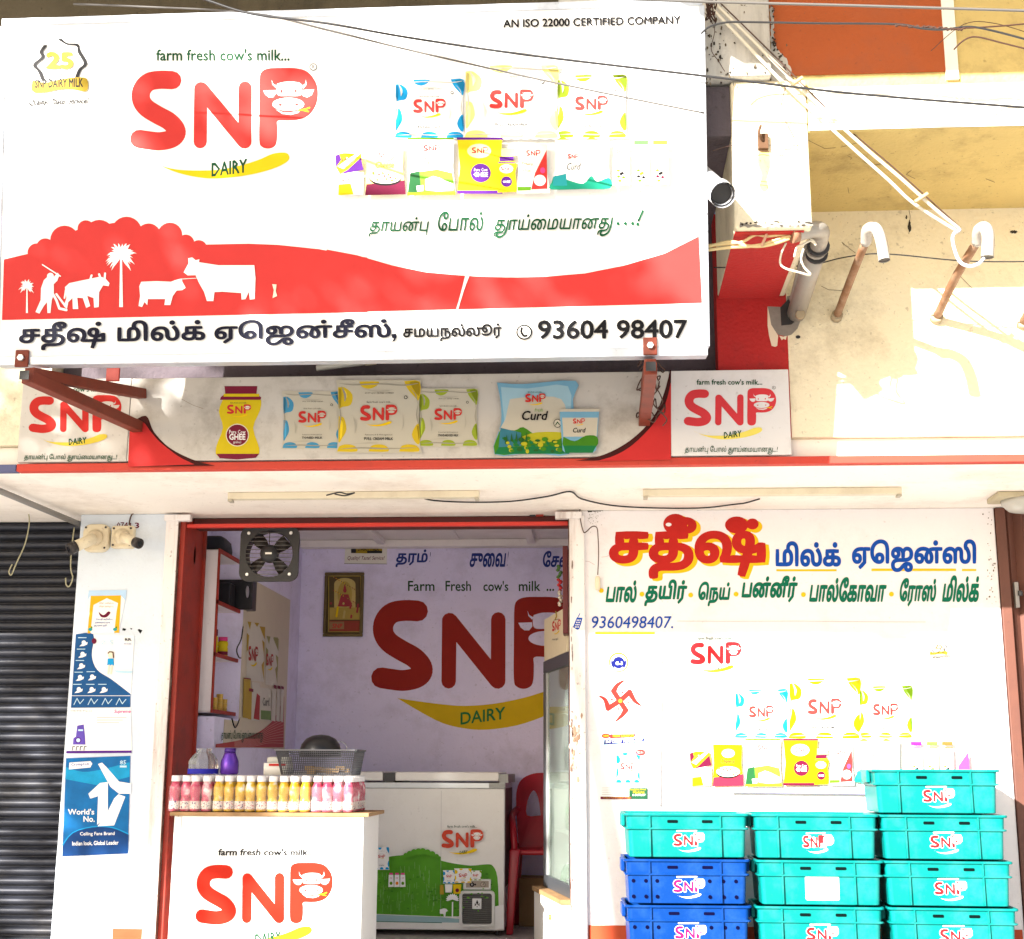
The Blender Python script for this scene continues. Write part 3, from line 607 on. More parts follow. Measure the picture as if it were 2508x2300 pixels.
# --- the product line-up, shared by the signboard and the wall banner (pixel grid of crop 2)
def blob(a, T, pts, m): a.poly(curve2(pts+[pts[0]], 3), m, T)
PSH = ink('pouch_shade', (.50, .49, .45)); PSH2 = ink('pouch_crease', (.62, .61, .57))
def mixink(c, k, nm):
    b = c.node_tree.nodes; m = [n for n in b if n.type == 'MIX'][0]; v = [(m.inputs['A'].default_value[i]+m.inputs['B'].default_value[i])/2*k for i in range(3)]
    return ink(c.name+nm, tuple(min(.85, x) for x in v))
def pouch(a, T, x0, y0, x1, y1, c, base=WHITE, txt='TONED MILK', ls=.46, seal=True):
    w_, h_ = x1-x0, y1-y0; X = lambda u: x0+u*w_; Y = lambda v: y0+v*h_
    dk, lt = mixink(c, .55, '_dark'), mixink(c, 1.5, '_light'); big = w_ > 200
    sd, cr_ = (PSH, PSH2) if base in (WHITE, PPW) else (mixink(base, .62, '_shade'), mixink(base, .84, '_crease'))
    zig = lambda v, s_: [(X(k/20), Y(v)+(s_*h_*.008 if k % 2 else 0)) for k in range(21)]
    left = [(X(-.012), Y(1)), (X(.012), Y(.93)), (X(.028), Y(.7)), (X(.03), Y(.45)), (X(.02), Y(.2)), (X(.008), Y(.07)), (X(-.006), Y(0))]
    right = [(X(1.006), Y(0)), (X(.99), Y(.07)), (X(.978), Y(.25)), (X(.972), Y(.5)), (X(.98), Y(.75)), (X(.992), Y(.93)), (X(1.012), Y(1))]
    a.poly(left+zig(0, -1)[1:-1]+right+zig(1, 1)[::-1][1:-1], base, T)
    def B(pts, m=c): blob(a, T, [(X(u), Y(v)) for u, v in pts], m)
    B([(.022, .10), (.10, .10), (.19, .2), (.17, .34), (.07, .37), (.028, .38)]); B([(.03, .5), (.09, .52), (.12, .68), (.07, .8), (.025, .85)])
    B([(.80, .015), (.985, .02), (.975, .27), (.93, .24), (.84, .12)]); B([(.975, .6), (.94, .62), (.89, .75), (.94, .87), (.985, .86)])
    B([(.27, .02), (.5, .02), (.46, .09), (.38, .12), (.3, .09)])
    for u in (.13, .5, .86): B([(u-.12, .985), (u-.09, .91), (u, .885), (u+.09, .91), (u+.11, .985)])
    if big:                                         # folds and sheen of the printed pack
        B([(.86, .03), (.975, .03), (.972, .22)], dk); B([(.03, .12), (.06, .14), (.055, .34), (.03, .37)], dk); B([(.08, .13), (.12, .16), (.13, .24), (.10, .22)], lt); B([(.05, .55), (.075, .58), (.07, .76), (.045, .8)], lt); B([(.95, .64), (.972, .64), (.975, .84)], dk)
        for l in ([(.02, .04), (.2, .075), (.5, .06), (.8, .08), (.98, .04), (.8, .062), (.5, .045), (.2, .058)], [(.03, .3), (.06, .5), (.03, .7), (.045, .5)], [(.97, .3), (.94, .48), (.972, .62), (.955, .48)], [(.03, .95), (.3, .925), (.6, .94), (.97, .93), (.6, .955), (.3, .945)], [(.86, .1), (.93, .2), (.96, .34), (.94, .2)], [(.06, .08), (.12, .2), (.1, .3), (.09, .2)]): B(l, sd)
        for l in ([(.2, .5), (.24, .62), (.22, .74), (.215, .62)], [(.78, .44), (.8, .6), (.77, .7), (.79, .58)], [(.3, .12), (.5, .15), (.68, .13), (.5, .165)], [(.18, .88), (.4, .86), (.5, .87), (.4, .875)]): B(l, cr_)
    lw = ls*w_; lx = X(.5)-lw/2; ly = Y(.34); logo(a, lx, ly, lx+lw, ly+lw*.44, T=T, detail=0, tagline=False, mark=False, white=base)
    a.text("farm fresh cow's milk...", X(.36), Y(.29), X(.66), Y(.315), BLK, T=T, res=1); a.text('AN ISO 22000 CERTIFIED COMPANY', X(.34), Y(.17), X(.68), Y(.19), BLK, T=T, res=1)
    a.text('Pasteurised & Homogenised', X(.34), Y(.745), X(.66), Y(.77), BLK, T=T, res=1); a.text(txt, X(.33), Y(.79), X(.67), Y(.83), BLK, .03, T=T, res=1)
    a.ell(X(.82), Y(.24), .022*w_, .022*w_, BLK, T, 8); a.ell(X(.82), Y(.24), .014*w_, .014*w_, base, T, 8)
def products(a, T, bright=1, sign=True):
    mY, mP = (YEL, PUR) if sign else (ink('banner_yellow', (.70, .46, .0)), MAR)
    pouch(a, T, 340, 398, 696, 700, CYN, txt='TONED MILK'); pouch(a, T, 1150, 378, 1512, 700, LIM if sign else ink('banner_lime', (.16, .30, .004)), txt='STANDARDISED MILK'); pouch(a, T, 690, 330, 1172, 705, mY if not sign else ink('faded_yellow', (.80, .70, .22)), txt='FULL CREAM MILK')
    # butter cartons
    a.poly([(28, 872), (60, 866), (190, 874), (188, 985), (62, 990), (28, 950)], WHITE, T); a.poly([(28, 872), (60, 868), (62, 990), (28, 950)], CRM, T); a.poly([(64, 935), (125, 930), (140, 985), (64, 990)], mY, T); logo(a, 78, 898, 126, 920, T=T, detail=0, tagline=False, smile=False, mark=False)
    a.poly([(48, 790), (90, 778), (178, 780), (190, 862), (72, 884), (52, 850)], mY, T); a.poly([(48, 790), (70, 784), (78, 812), (52, 850)], mP, T); a.poly([(110, 862), (178, 800), (190, 862), (72, 884)], mP, T); a.poly([(60, 845), (150, 782), (174, 782), (90, 858)], WHITE, T); logo(a, 78, 800, 112, 820, T=T, detail=0, tagline=False, smile=False, mark=False, dy=-5)
    a.text('Butter', 96, 824, 150, 850, mP, 0, .3, dy=-20, T=T, res=1)
    # cheese
    a.poly([(200, 735), (392, 738), (386, 850), (402, 985), (198, 990), (206, 850)], mY if not sign else ink('faded_yellow', 0), T); a.poly([(204, 935), (396, 915), (402, 985), (198, 990)], MAR if sign else ink('banner_red', (.60, .02, .05)), T); a.ell(300, 908, 80, 34, BLK, T); a.ell(300, 900, 78, 32, CRM, T)
    for k in range(16): a.ell(240+(k*37) % 120, 878+(k*23) % 42, 6, 5, (RED, GRN, WHITE, YEL)[k % 4], T, 8)
    a.ell(300, 790, 42, 26, WHITE, T); logo(a, 266, 774, 330, 802, T=T, detail=0, tagline=False, smile=False, mark=False); a.text('Cheese', 248, 822, 346, 852, GOLD if sign else MAR, 0, .2, T=T, res=2)
    # paneer
    a.poly([(405, 705), (645, 702), (638, 850), (652, 988), (410, 992), (420, 850)], WHITE, T); a.rect(410, 702, 642, 712, GRN, T); a.poly([(425, 880), (560, 862), (636, 880), (652, 988), (410, 992)], ink('paneer_green', (.16, .42, .03)), T); a.poly([(425, 880), (470, 870), (480, 975), (412, 990)], ink('dark_green', (.015, .10, .03)), T); a.rect(410, 976, 652, 990, LIM, T)
    a.fill([ccw([(500, 910), (540, 895), (575, 905), (640, 935), (640, 968), (560, 972), (500, 965)]), ccw([(455, 945), (490, 940), (490, 970), (460, 972)])], WHITE, T); logo(a, 490, 738, 574, 770, T=T, detail=0, tagline=False, smile=False, mark=False); a.text('Paneer', 492, 805, 590, 835, GOLD, 0, .2, T=T, res=1)
    # ghee pouch and jar
    a.poly([(660, 706), (886, 703), (876, 850), (888, 982), (660, 985), (674, 850)], mY, T); a.rect(658, 702, 888, 714, mP, T); a.rect(660, 968, 886, 984, mP, T); a.ell(770, 770, 60, 36, WHITE if not sign else ink('pale_yellow', (.82, .74, .35)), T); logo(a, 732, 750, 814, 782, T=T, detail=0, tagline=False, smile=False, mark=False)
    a.ell(778, 880, 50, 47, mP, T); a.text('Pure Cow', 745, 856, 812, 872, WHITE, T=T, res=1); a.text('GHEE', 742, 876, 814, 900, WHITE, .03, T=T, res=1)
    a.poly([(874, 820), (945, 818), (960, 840), (950, 880), (962, 975), (862, 978), (872, 880), (860, 845)], mY, T); a.poly([(872, 800), (942, 798), (942, 820), (872, 822)], mP, T); a.rect(866, 826, 950, 832, mP, T); a.poly([(880, 760), (950, 756), (950, 796), (880, 798)], ink('faded_yellow', 0), T); a.ell(906, 860, 34, 22, WHITE, T); logo(a, 878, 848, 932, 868, T=T, detail=0, tagline=False, smile=False, mark=False); a.ell(907, 924, 27, 26, mP, T); a.text('GHEE', 888, 918, 926, 930, WHITE, .03, T=T, res=1)
    # milk powder
    a.poly([(962, 726), (1112, 735), (1108, 860), (1126, 982), (958, 984), (968, 850)], PWH if sign else WHITE, T); a.poly([(1108, 765), (1112, 960), (1030, 964), (1050, 880)], RED, T); a.poly([(962, 950), (1030, 950), (1028, 968), (962, 970)], GRN, T); a.ell(1074, 918, 30, 28, WHITE, T); a.ell(1088, 868, 13, 15, PNK, T, 10); logo(a, 1004, 766, 1076, 796, T=T, detail=0, tagline=False, smile=False, mark=False); a.text('Dairy', 986, 828, 1040, 846, ORG, T=T, res=1); a.text('Milk', 990, 862, 1030, 876, ORG, T=T, res=1)
    # curd
    a.poly([(1150, 715), (1420, 712), (1418, 850), (1428, 958), (1128, 964), (1150, 860)], WHITE if sign else PWH, T); a.poly(curve2([(1132, 930), (1150, 895), (1210, 915), (1290, 935), (1330, 895), (1360, 925), (1420, 905), (1426, 958), (1290, 962), (1130, 964), (1132, 930)], 3), ink('curd_green', (.01, .28, .18)), T); a.poly([(1140, 900), (1205, 885), (1210, 945), (1140, 945)], TEAL, T)
    for u in (1185, 1330): a.poly([(u-28, 716), (u, 700), (u+40, 716)], LIM, T)
    logo(a, 1214, 785, 1268, 810, T=T, detail=0, tagline=False, smile=False, mark=False); a.text('Curd', 1205, 832, 1280, 866, BLK, .004, .25, T=T, res=2)
    # three milk bottles
    for k, (c, bx) in enumerate(((CRM, 1480), (ink('cap_green', (.10, .30, .08)), 1580), (ink('cap_orange', (.60, .25, .04)), 1675))):
        if not sign: bx = (1528, 1630, 1730)[k]; c = (ink('cap_pink', (.70, .02, .26)), ink('cap_olive', (.14, .20, .05)), ink('cap_rust', (.46, .12, .03)))[k]
        a.rect(bx-36, 720, bx+36, 742, c, T); a.rect(bx-36, 752, bx+36, 757, c, T); a.poly([(bx-38, 760), (bx+38, 760), (bx+44, 940), (bx-44, 944)], PWH if sign else ink('milk_white', (.8, .78, .74)), T); logo(a, bx-24, 766, bx+16, 786, T=T, detail=0, tagline=False, smile=False, mark=False)
        for j in range(6): a.ell(bx-14+(j*13) % 32, 870+(j*17) % 55, 9, 7, ((LIM, BLK, GRN), (GRN, LIM, BLK), (ORG, BLK, MAR))[k][j % 3], T, 7)
products(a, q2)
a.build('printed_face', S)
# the two red steel brackets under the sign
M_BRK = mat('rusty_red_steel', (.17, .028, .012), .65, .25, 8, (.06, .025, .015), 7, .8)
def bracket(name_label, xo, xi, yb, lug):
    bk = thing('sign_bracket', name_label, 'bracket', (xi, YF, 3.1), 'red steel brackets of the signboard')
    p = MB(); o = Vector((xo, YSB-.05, 3.015)); p.bar((xi, YF-.03, 3.155), o+Vector((0, .02, 0)), .045, .045, M_BRK); p.build('top_bar', bk, .003)
    p = MB(); p.bar((xi-.01, YF-.035, yb), o+Vector((0, 0, -.02)), .05, .05, M_BRK); p.build('brace', bk, .003)
    p = MB(); p.box((xi-.055, YF-.030, yb-.05), (xi+.035, YF-.003, 3.19), M_DKMET); p.build('wall_plate', bk, .003)
    p = MB(); l = SM(*lug)+SN*.006; p.box(l+Vector((-.027, -.012, -.035)), l+Vector((.027, 0, .035)), M_BRK); p.build('lug', bk, .003)
    p = MB(); p.lathe(l+Vector((0, -.026, 0)), [(.013, 0), (.013, .013)], mat('bolt_steel', (.7, .7, .7), .4, metal=.5), 6, axis='Y'); p.build('bolt', bk)
    p = MB(); p.box(o+Vector((-.019, -.0290, -.039)), o+Vector((.019, -.026, -.003)), M_BLACK); p.build('tube_opening', bk)
xo = P(68, 905, YSB-.05).x; bracket('rusty red steel bracket under the left end of the signboard', xo, P(352, 1000, YF).x, P(340, 1045, YF-.04).z, (57, 880))
bracket('rusty red steel bracket under the right end of the signboard, wrapped in wire', P(1593, 880, YSB-.05).x, P(1582, 1000, YF).x, P(1580, 1030, YF-.04).z, (1592, 850))
p = MB(); l = P(277, 918, -1.3); p.box(l+Vector((-.03, -.006, -.03)), l+Vector((.03, .006, .03)), M_REDM); tag(p.build('steel_lug', None, .003), 'small orange red lug plate behind the left bracket', 'bracket')
# tangle of wire round the right bracket
p = MB(); wr = random.Random(5); c_ = P(1596, 960, YF-.12); pts = []
for k in range(70): t = k*.55; pts.append(c_+Vector((.045*math.cos(t)*wr.uniform(.6, 1.5), .05*math.sin(t), .17-.0045*k+wr.uniform(-.03, .03))))
p.tube(smoothpts(pts, 4), .0028, mat('brown_wire', (.07, .035, .025), .6)); tag(p.build('wire_tangle'), 'tangle of thin brown wire wrapped round the right sign bracket', 'wire')

# ------------------------------------------------------------------ the fascia boards under the sign
YB = -1.112
M_BOARD = mat('weathered_board', (.53, .505, .47), .6, .1, 5, (.14, .11, .08), 3.2, .7)
M_BOARDW = mat('cleaner_board', (.68, .67, .67), .55, .05, 5, (.28, .25, .22), 3, .45)
def board(name, lab, cat, x0, x1, ztop, zbot, m):
    t = thing(name, lab, cat, ((x0+x1)/2, YB, zbot)); p = MB(); p.box((x0, YB, zbot), (x1, YF-.001, ztop), m); p.build('panel', t, .003); return t
zb = 2.842; zt = P(1800, 906, YB).z
xa, xb, xc, xd = P(48, 1040, YB).x, P(316, 1040, YB).x, P(1641, 1020, YB).x, P(1935, 1015, YB).x
c4 = lambda x, y: (x/2.015, 800+y/2.015)
c5 = lambda x, y: (900+x/1.8318, 800+y/1.8318)
BN = (0, -1, 0)
t = board('brand_panel', 'dirty square dairy logo panel at the left end, behind the bracket', 'sign', xa, xb-.002, P(180, 928, YB).z, zb, M_BOARD); a = Art(ymap(YB), BN)
logo(a, 140, 338, 600, 528, T=c4, white=M_BOARD, red=ink('weathered_red', (.46, .022, .018), .6, .12), yel=ink('weathered_yellow', (.62, .48, .05)))
a.text('தாயன்பு ேபால் தூய்ைமயானது...!', 118, 628, 580, 668, DGRN, .01, .12, T=c4); a.build('printed_logo', t)
t = board('brand_panel', 'clean white square dairy logo panel at the right end of the fascia', 'sign', xc+.002, xd, zt, zb, M_BOARDW); a = Art(ymap(YB), BN)
logo(a, 1418, 276, 1834, 450, T=c5, white=M_BOARDW, red=ink('panel_red', (.58, .04, .05)), yel=ink('panel_yellow', (.78, .66, .12)))
a.text('தாயன்பு ேபால் தூய்ைமயானது...!', 1422, 535, 1842, 575, DGRN, .006, .12, T=c5); a.build('printed_logo', t)
t = board('fascia_board', 'long cream fascia board printed with ghee, milk pouches and curd', 'sign', xb, xc, P(980, 918, YB).z, zb, M_BOARD); a = Art(ymap(YB), BN)
RF = ink('fascia_red', (.52, .03, .03), .5, .12); DM = ink('dark_maroon_edge', (.05, .008, .008))
a.poly(curve2([(640, 480), (720, 440), (760, 520), (840, 600), (960, 660), (1060, 686)], 4)+[(632, 692), (640, 480)], DM, c4)
a.poly(curve2([(640, 520), (700, 470), (745, 520), (790, 570), (880, 640), (960, 680)], 4)+[(632, 692), (640, 520)], RF, c4)
a.poly([(1362, 195)]+curve2([(1358, 195), (1330, 300), (1280, 410), (1180, 510), (1060, 575), (935, 602)], 4)+[(1362, 597)], DM, c5)
a.poly([(1362, 260)]+curve2([(1361, 250), (1335, 350), (1280, 440), (1190, 530), (1110, 578), (1030, 603)], 4)+[(1362, 597)], RF, c5)
# ghee jar
MC = ink('jar_maroon', (.17, .012, .035)); JY = ink('jar_yellow', (.60, .46, .012))
a.poly(curve2([(1100, 360), (1080, 420), (1100, 500), (1068, 590), (1075, 640), (1170, 655), (1265, 640), (1280, 600), (1250, 500), (1285, 410), (1280, 350), (1190, 345), (1100, 360)], 3), JY, c4)
a.poly([(1108, 294), (1270, 294), (1266, 332), (1290, 350), (1286, 362), (1086, 362), (1090, 348), (1112, 332)], MC, c4); a.rect(1104, 332, 1280, 346, JY, c4)
a.poly([(1068, 628), (1280, 628), (1262, 648), (1170, 656), (1085, 650)], MC, c4)
logo(a, 1120, 384, 1240, 432, T=c4, detail=0, white=CRM, mark=False); a.ell(1172, 536, 57, 56, CRM, c4, 24); a.ell(1172, 536, 53, 52, MC, c4, 24)
a.text('Pure Cow', 1132, 510, 1212, 530, WHITE, .01, T=c4, res=1); a.text('GHEE', 1132, 530, 1212, 560, WHITE, .03, T=c4, res=2); a.text('நெய்', 1152, 565, 1190, 580, WHITE, 0, T=c4, res=1)
FC = ink('pouch_cream', (.50, .47, .39), .5, .06)
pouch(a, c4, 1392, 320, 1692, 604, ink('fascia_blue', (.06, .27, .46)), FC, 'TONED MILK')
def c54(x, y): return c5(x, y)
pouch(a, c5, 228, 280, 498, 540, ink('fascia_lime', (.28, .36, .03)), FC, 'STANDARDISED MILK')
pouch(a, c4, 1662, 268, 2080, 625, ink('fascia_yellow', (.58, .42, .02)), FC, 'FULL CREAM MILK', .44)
# curd pouch and cup
a.poly(curve2([(582, 255), (700, 262), (935, 248), (922, 330), (930, 430), (905, 575), (740, 570), (570, 576), (600, 440), (598, 340), (582, 255)], 3), ink('curd_blue', (.16, .36, .52)), c5); a.poly(curve2([(600, 275), (720, 282), (900, 272), (905, 420), (880, 470), (640, 470), (615, 420), (600, 275)], 3), ink('curd_sky', (.30, .48, .58)), c5)
a.poly(curve2([(640, 330), (750, 318), (870, 330), (895, 420), (890, 490), (608, 490), (620, 420), (640, 330)], 3), FC, c5)
a.poly(curve2([(600, 460), (660, 470), (700, 455), (760, 490), (840, 480), (900, 490), (905, 572), (740, 568), (572, 574), (600, 460)], 3), ink('meadow_green', (.05, .20, .012)), c5); a.poly(curve2([(690, 500), (760, 478), (880, 480), (860, 510), (760, 530), (690, 500)], 3), ink('meadow_yellow', (.42, .40, .02)), c5)
a.poly([(590, 545), (905, 540), (905, 574), (572, 576)], ink('deep_green', (.01, .16, .05)), c5); a.poly([(598, 458), (690, 480), (690, 540), (590, 545)], ink('hill_blue', (.04, .18, .25)), c5)
[a.ell(612+(k*53) % 285, 505+(k*29) % 60, 7+(k*5) % 9, 5+(k*3) % 7, (ink('deep_green', 0), ink('meadow_green', 0), ink('meadow_yellow', 0), ink('bush_green', (.02, .11, .02)))[k % 4], c5, 8) for k in range(46)]; [a.poly([(620+k*22, 520), (626+k*22, 490-(k*7) % 15), (632+k*22, 520)], ink('bush_green', 0), c5) for k in range(5)]
logo(a, 708, 306, 800, 346, T=c5, detail=0, white=FC, mark=False); a.text('Curd', 690, 384, 812, 426, BLK, .02, .2, T=c5); a.text('fresh', 750, 372, 790, 388, GRN, 0, .2, T=c5, res=1); a.ell(853, 440, 18, 20, DGY, c5, 12); a.ell(853, 440, 15, 17, FC, c5, 12); a.line([(845, 448), (853, 434), (862, 446)], 4, DGRN, c5)
a.poly([(862, 380), (1040, 380), (1026, 560), (1010, 572), (888, 572), (876, 560)], ink('curd_blue', 0), c5); a.rect(858, 376, 1042, 388, FC, c5); a.poly([(874, 415), (1034, 415), (1028, 500), (880, 500)], FC, c5); a.poly(curve2([(880, 500), (930, 520), (980, 495), (1030, 500), (1026, 545), (950, 552), (880, 545), (880, 500)], 3), ink('meadow_green', 0), c5); a.poly([(880, 540), (1027, 540), (1010, 572), (888, 572)], ink('deep_green', 0), c5)
logo(a, 922, 418, 976, 442, T=c5, detail=0, white=FC, mark=False, tagline=False); a.text('Curd', 920, 460, 980, 482, BLK, .02, .2, T=c5, res=2)
a.line([(905, 365), (960, 395), (1010, 412)], 2, ink('crack_brown', (.25, .2, .15)), c4)
a.build('printed_products', t)
# ------------------------------------------------------------------ neighbours' shutters, lamps, cables, pipes
M_SHUT = mat('blue_black_shutter', (.025, .028, .040), .5, .35, 8, (.09, .08, .06), 3, .4, metal=.3, spec=.5, streak=False)
RS = thing('roller_shutter', 'dark blue black roller shutter of the shop next door', 'shutter', (-3.45, .2, .5))
p = MB(); yS = .22; n_ = 47; z = .5; pr = []
H = CZ-.5
for k in range(n_):
    z0 = .5+H*k/n_; h = H/n_
    pr += [(yS+.012, z0), (yS-.018, z0+h*.16), (yS-.026, z0+h*.42), (yS-.022, z0+h*.66), (yS+.0, z0+h*.8), (yS+.016, z0+h*.9)]
pr.append((yS, CZ))
i_ = p.mi(M_SHUT); NX = 26; sr = random.Random(44); sj = [sr.uniform(-.0025, .0025) for _ in range(n_+1)]
def dent(x, z, k): return .004*math.sin(3.1*x+1.7*z)+.003*math.sin(7.3*x-2.9*z)+sj[min(k//6, n_)]*math.sin(2.2*x+k//6)-.016*math.exp(-((x+3.0)/.12)**2-((z-1.55)/.16)**2)*-1
G_ = [[p.bm.verts.new((-4.2+(4.2+XL-.03)*j/NX, y+dent(-4.2+(4.2+XL-.03)*j/NX, z, k), z)) for j in range(NX+1)] for k, (y, z) in enumerate(pr)]
for k in range(len(pr)-1):
    for j in range(NX): f = p.bm.faces.new((G_[k][j], G_[k][j+1], G_[k+1][j+1], G_[k+1][j])); f.material_index = i_; f.smooth = True
p.build('slat_curtain', RS)
p = MB(); p.box((XL-.05, .14, .5), (XL-.003, .30, CZ-.002), mat('rusty_guide', (.16, .10, .08), .7, .3, 8)); p.build('guide_rail', RS, .003)
p = MB(); p.box((-4.2, .30, .5), (XL-.003, .4, CZ-.002), M_DKMET); p.build('back_panel', RS)
p = MB(); p.tube([PZ(-90, 1165, CZ-.03), PZ(205, 1285, CZ-.08) if False else P(205, 1288, .08)], .016, mat('grey_conduit', (.22, .21, .20), .6, .2)); tag(p.build('conduit'), 'grey conduit running under the canopy above the dark shutter', 'pipe')
for lab, pts in (('pale loose cord hanging from the conduit before the shutter', [(65, 1240), (72, 1275), (62, 1330), (40, 1380), (28, 1408), (22, 1400), (30, 1382)]), ('thin pale cord with hooked end beside the pillar', [(182, 1292), (176, 1340), (173, 1390), (178, 1415), (170, 1436), (162, 1432), (161, 1415)])):
    p = MB(); p.tube(smoothpts([P(x, y, -.02) for x, y in pts], 5), .0035, mat('pale_cord', (.36, .34, .22), .7)); tag(p.build('loose_string'), lab, 'cord', 'cords hanging by the shutter')
# right neighbour: brown corrugated folding shutter
M_BRN = mat('brown_metal', (.12, .045, .03), .6, .2, 6, (.06, .03, .03), 5, .5)
FS = thing('folding_shutter', 'brown corrugated folding metal shutter at the right edge', 'shutter', (2.4, .05, .5))
p = MB(); N_ = 14
xs = [XR+.004+k*.035 for k in range(N_*2)]; V0 = [p.bm.verts.new((x, .03+(.03 if k % 2 else 0), .5)) for k, x in enumerate(xs)]; V1 = [p.bm.verts.new((x, .03+(.03 if k % 2 else 0), CZ-.003)) for k, x in enumerate(xs)]
i_ = p.mi(M_BRN)
for k in range(len(xs)-1): p.bm.faces.new((V0[k], V0[k+1], V1[k+1], V1[k])).material_index = i_
p.build('corrugated_leaf', FS)
p = MB(); p.box((XR+.003, -.012, .5), (XR+.052, .025, CZ-.003), M_BRN); p.build('edge_post', FS, .003)
p = MB(); q = P(2488, 1450, .01); p.box((q.x-.008, -.004, q.z-.08), (q.x+.012, .028, q.z+.05), mat('grey_latch', (.30, .28, .27), .5, .2, metal=.4)); p.lathe((q.x+.015, -.012, q.z-.01), [(.012, -.012), (.012, .014)], M_DKMET, 8); p.build('latch', FS, .003)
p = MB(); p.box((XR+.003, .09, .5), (3.2, .2, CZ-.003), M_DKMET); p.build('back_panel', FS)
# flush ceiling lamp at the right end of the canopy
q = PZ(2512, 1212, CZ); cl = thing('ceiling_lamp', 'dirty square lamp with a glass bowl under the right end of the canopy', 'lamp', (q.x, q.y, CZ-.02))
p = MB(); p.box((q.x-.16, q.y-.10, CZ-.028), (q.x+.16, q.y+.10, CZ-.001), mat('dirty_cream_plastic', (.48, .42, .28), .6, .2, 8, (.15, .11, .06), 4, .6)); p.build('base', cl, .006)
p = MB(); p.lathe((q.x, q.y, CZ-.028), [(.12, 0), (.115, -.02), (.085, -.05), (.03, -.062)], mat('frosted_bowl', (.45, .44, .40), .25, .1), 20); p.build('glass_bowl', cl, smooth=True)
# fluorescent battens
M_BAT = mat('batten_cream', (.66, .60, .46), .5, .08, 6, (.3, .22, .14), 4, .4)
for x0, x1, y0, lab in ((558, 1175, 1216, 'long cream tube light batten under the canopy above the doorway'), (1575, 2205, 1208, 'long cream tube light batten under the canopy above the painted wall')):
    A_, C_ = PZ(x0, y0, CZ-.02), PZ(x1, y0-2, CZ-.02); ym = (A_.y+C_.y)/2
    t = thing('tube_light', lab, 'light', ((A_.x+C_.x)/2, ym, CZ-.02), 'tube light battens under the canopy')
    p = MB(); p.box((A_.x, ym-.022, CZ-.034), (C_.x, ym+.022, CZ-.001), M_BAT); p.build('batten', t, .003)
    for x_ in (A_.x+.012, C_.x-.012): p = MB(); p.box((x_-.010, ym-.026, CZ-.046), (x_+.010, ym+.026, CZ-.0345), mat('batten_end', (.42, .38, .30), .5)); p.build('end_cap', t, .002)
q = PZ(1980, 1226, CZ-.03)
t = thing('tube_light', 'loose white tube light behind the bottom edge of the signboard', 'light', P(835, 905, -1.02)); A_, C_ = P(775, 912, -1.0), P(892, 898, -1.0)
p = MB(); p.tube([A_+Vector((0, 0, .02)), C_+Vector((0, 0, .02))], .014, mat('tube_white', (.7, .7, .66), .3)); p.build('tube', t)
p = MB(); p.tube([C_+Vector((.002, 0, .02)), C_+Vector((.05, .02, .03))], .016, M_BAT); p.build('end_cap', t)

# ---- cables
M_CBL = mat('black_cable', (.018, .018, .02), .5, .2); M_PAL = mat('pale_cable', (.62, .58, .48), .6, .1); M_GCB = mat('grey_cable', (.10, .095, .09), .6, .1); M_BRW = mat('brown_wire', 0)
def cable(lab, pts, y, r, m, name='cable', grp=None, cat='cable', n=6, ys=None):
    q = [P(x, yy, ys[k] if ys else y) for k, (x, yy) in enumerate(pts)]
    p = MB(); p.tube(smoothpts(q, n), r, m, 6); return tag(p.build(name), lab, cat, grp)
def cable_z(lab, pts, z, r, m, name='cable', grp=None, cat='cable', n=6):
    p = MB(); p.tube(smoothpts([PZ(x, y, z) for x, y in pts], n), r, m, 6); return tag(p.build(name), lab, cat, grp)
OG = 'overhead cables in front of the building'
cable('thick black overhead cable sagging across the signboard to the right', [(330, -60), (500, -2), (618, 34), (800, 57), (1000, 92), (1287, 134), (1716, 185), (2100, 230), (2600, 270)], -2.7, .0042, M_CBL, 'overhead_cable', OG)
cable('thin pale overhead cable crossing the signboard and ending near the right', [(180, 10), (338, 16), (618, 32), (800, 73), (1000, 122), (1287, 187), (1500, 232), (1725, 277)], -2.5, .0035, M_GCB, 'overhead_cable', OG)
cable('straight grey overhead cable along the top right corner', [(1100, -24), (1450, -6), (1720, 4), (2100, 14), (2600, 29)], -2.4, .005, M_GCB, 'overhead_cable', OG)
c_3 = lambda x, y: (1700+x/2.3094, y/2.31)
cable('black overhead wire with a twisted joint below the top right cable', [c_3(*q) for q in [(40, 190), (90, 150), (180, 127), (300, 125), (700, 132), (1140, 137), (1280, 160), (1400, 168), (1540, 152), (1650, 165), (1866, 220), (2100, 290)]], -2.2, .004, M_CBL, 'overhead_cable', OG)
wr = random.Random(9); q_ = [c_3(1140+k*8.7+wr.uniform(-9, 9), 143+wr.uniform(-7, 7)+(k*.6 if k < 34 else 22)) for k in range(46)]
cable('twisted bundle of rusty wire on the black overhead wire', q_, -2.2, .004, mat('rust_wire', (.05, .02, .012), .8), 'wire_joint', None, 'wire', 2)
cable('thin rusty branch wire rising to the right from the twisted joint', [c_3(*q) for q in [(1540, 158), (1600, 156), (1750, 146), (1900, 132)]], -2.2, .003, MATS['rust_wire'], 'overhead_cable', OG)
cable('thin rusty branch wire falling to the right below the twisted joint', [c_3(*q) for q in [(1470, 280), (1510, 240), (1560, 212), (1620, 212), (1750, 245), (1900, 282)]], -2.2, .003, MATS['rust_wire'], 'overhead_cable', OG)
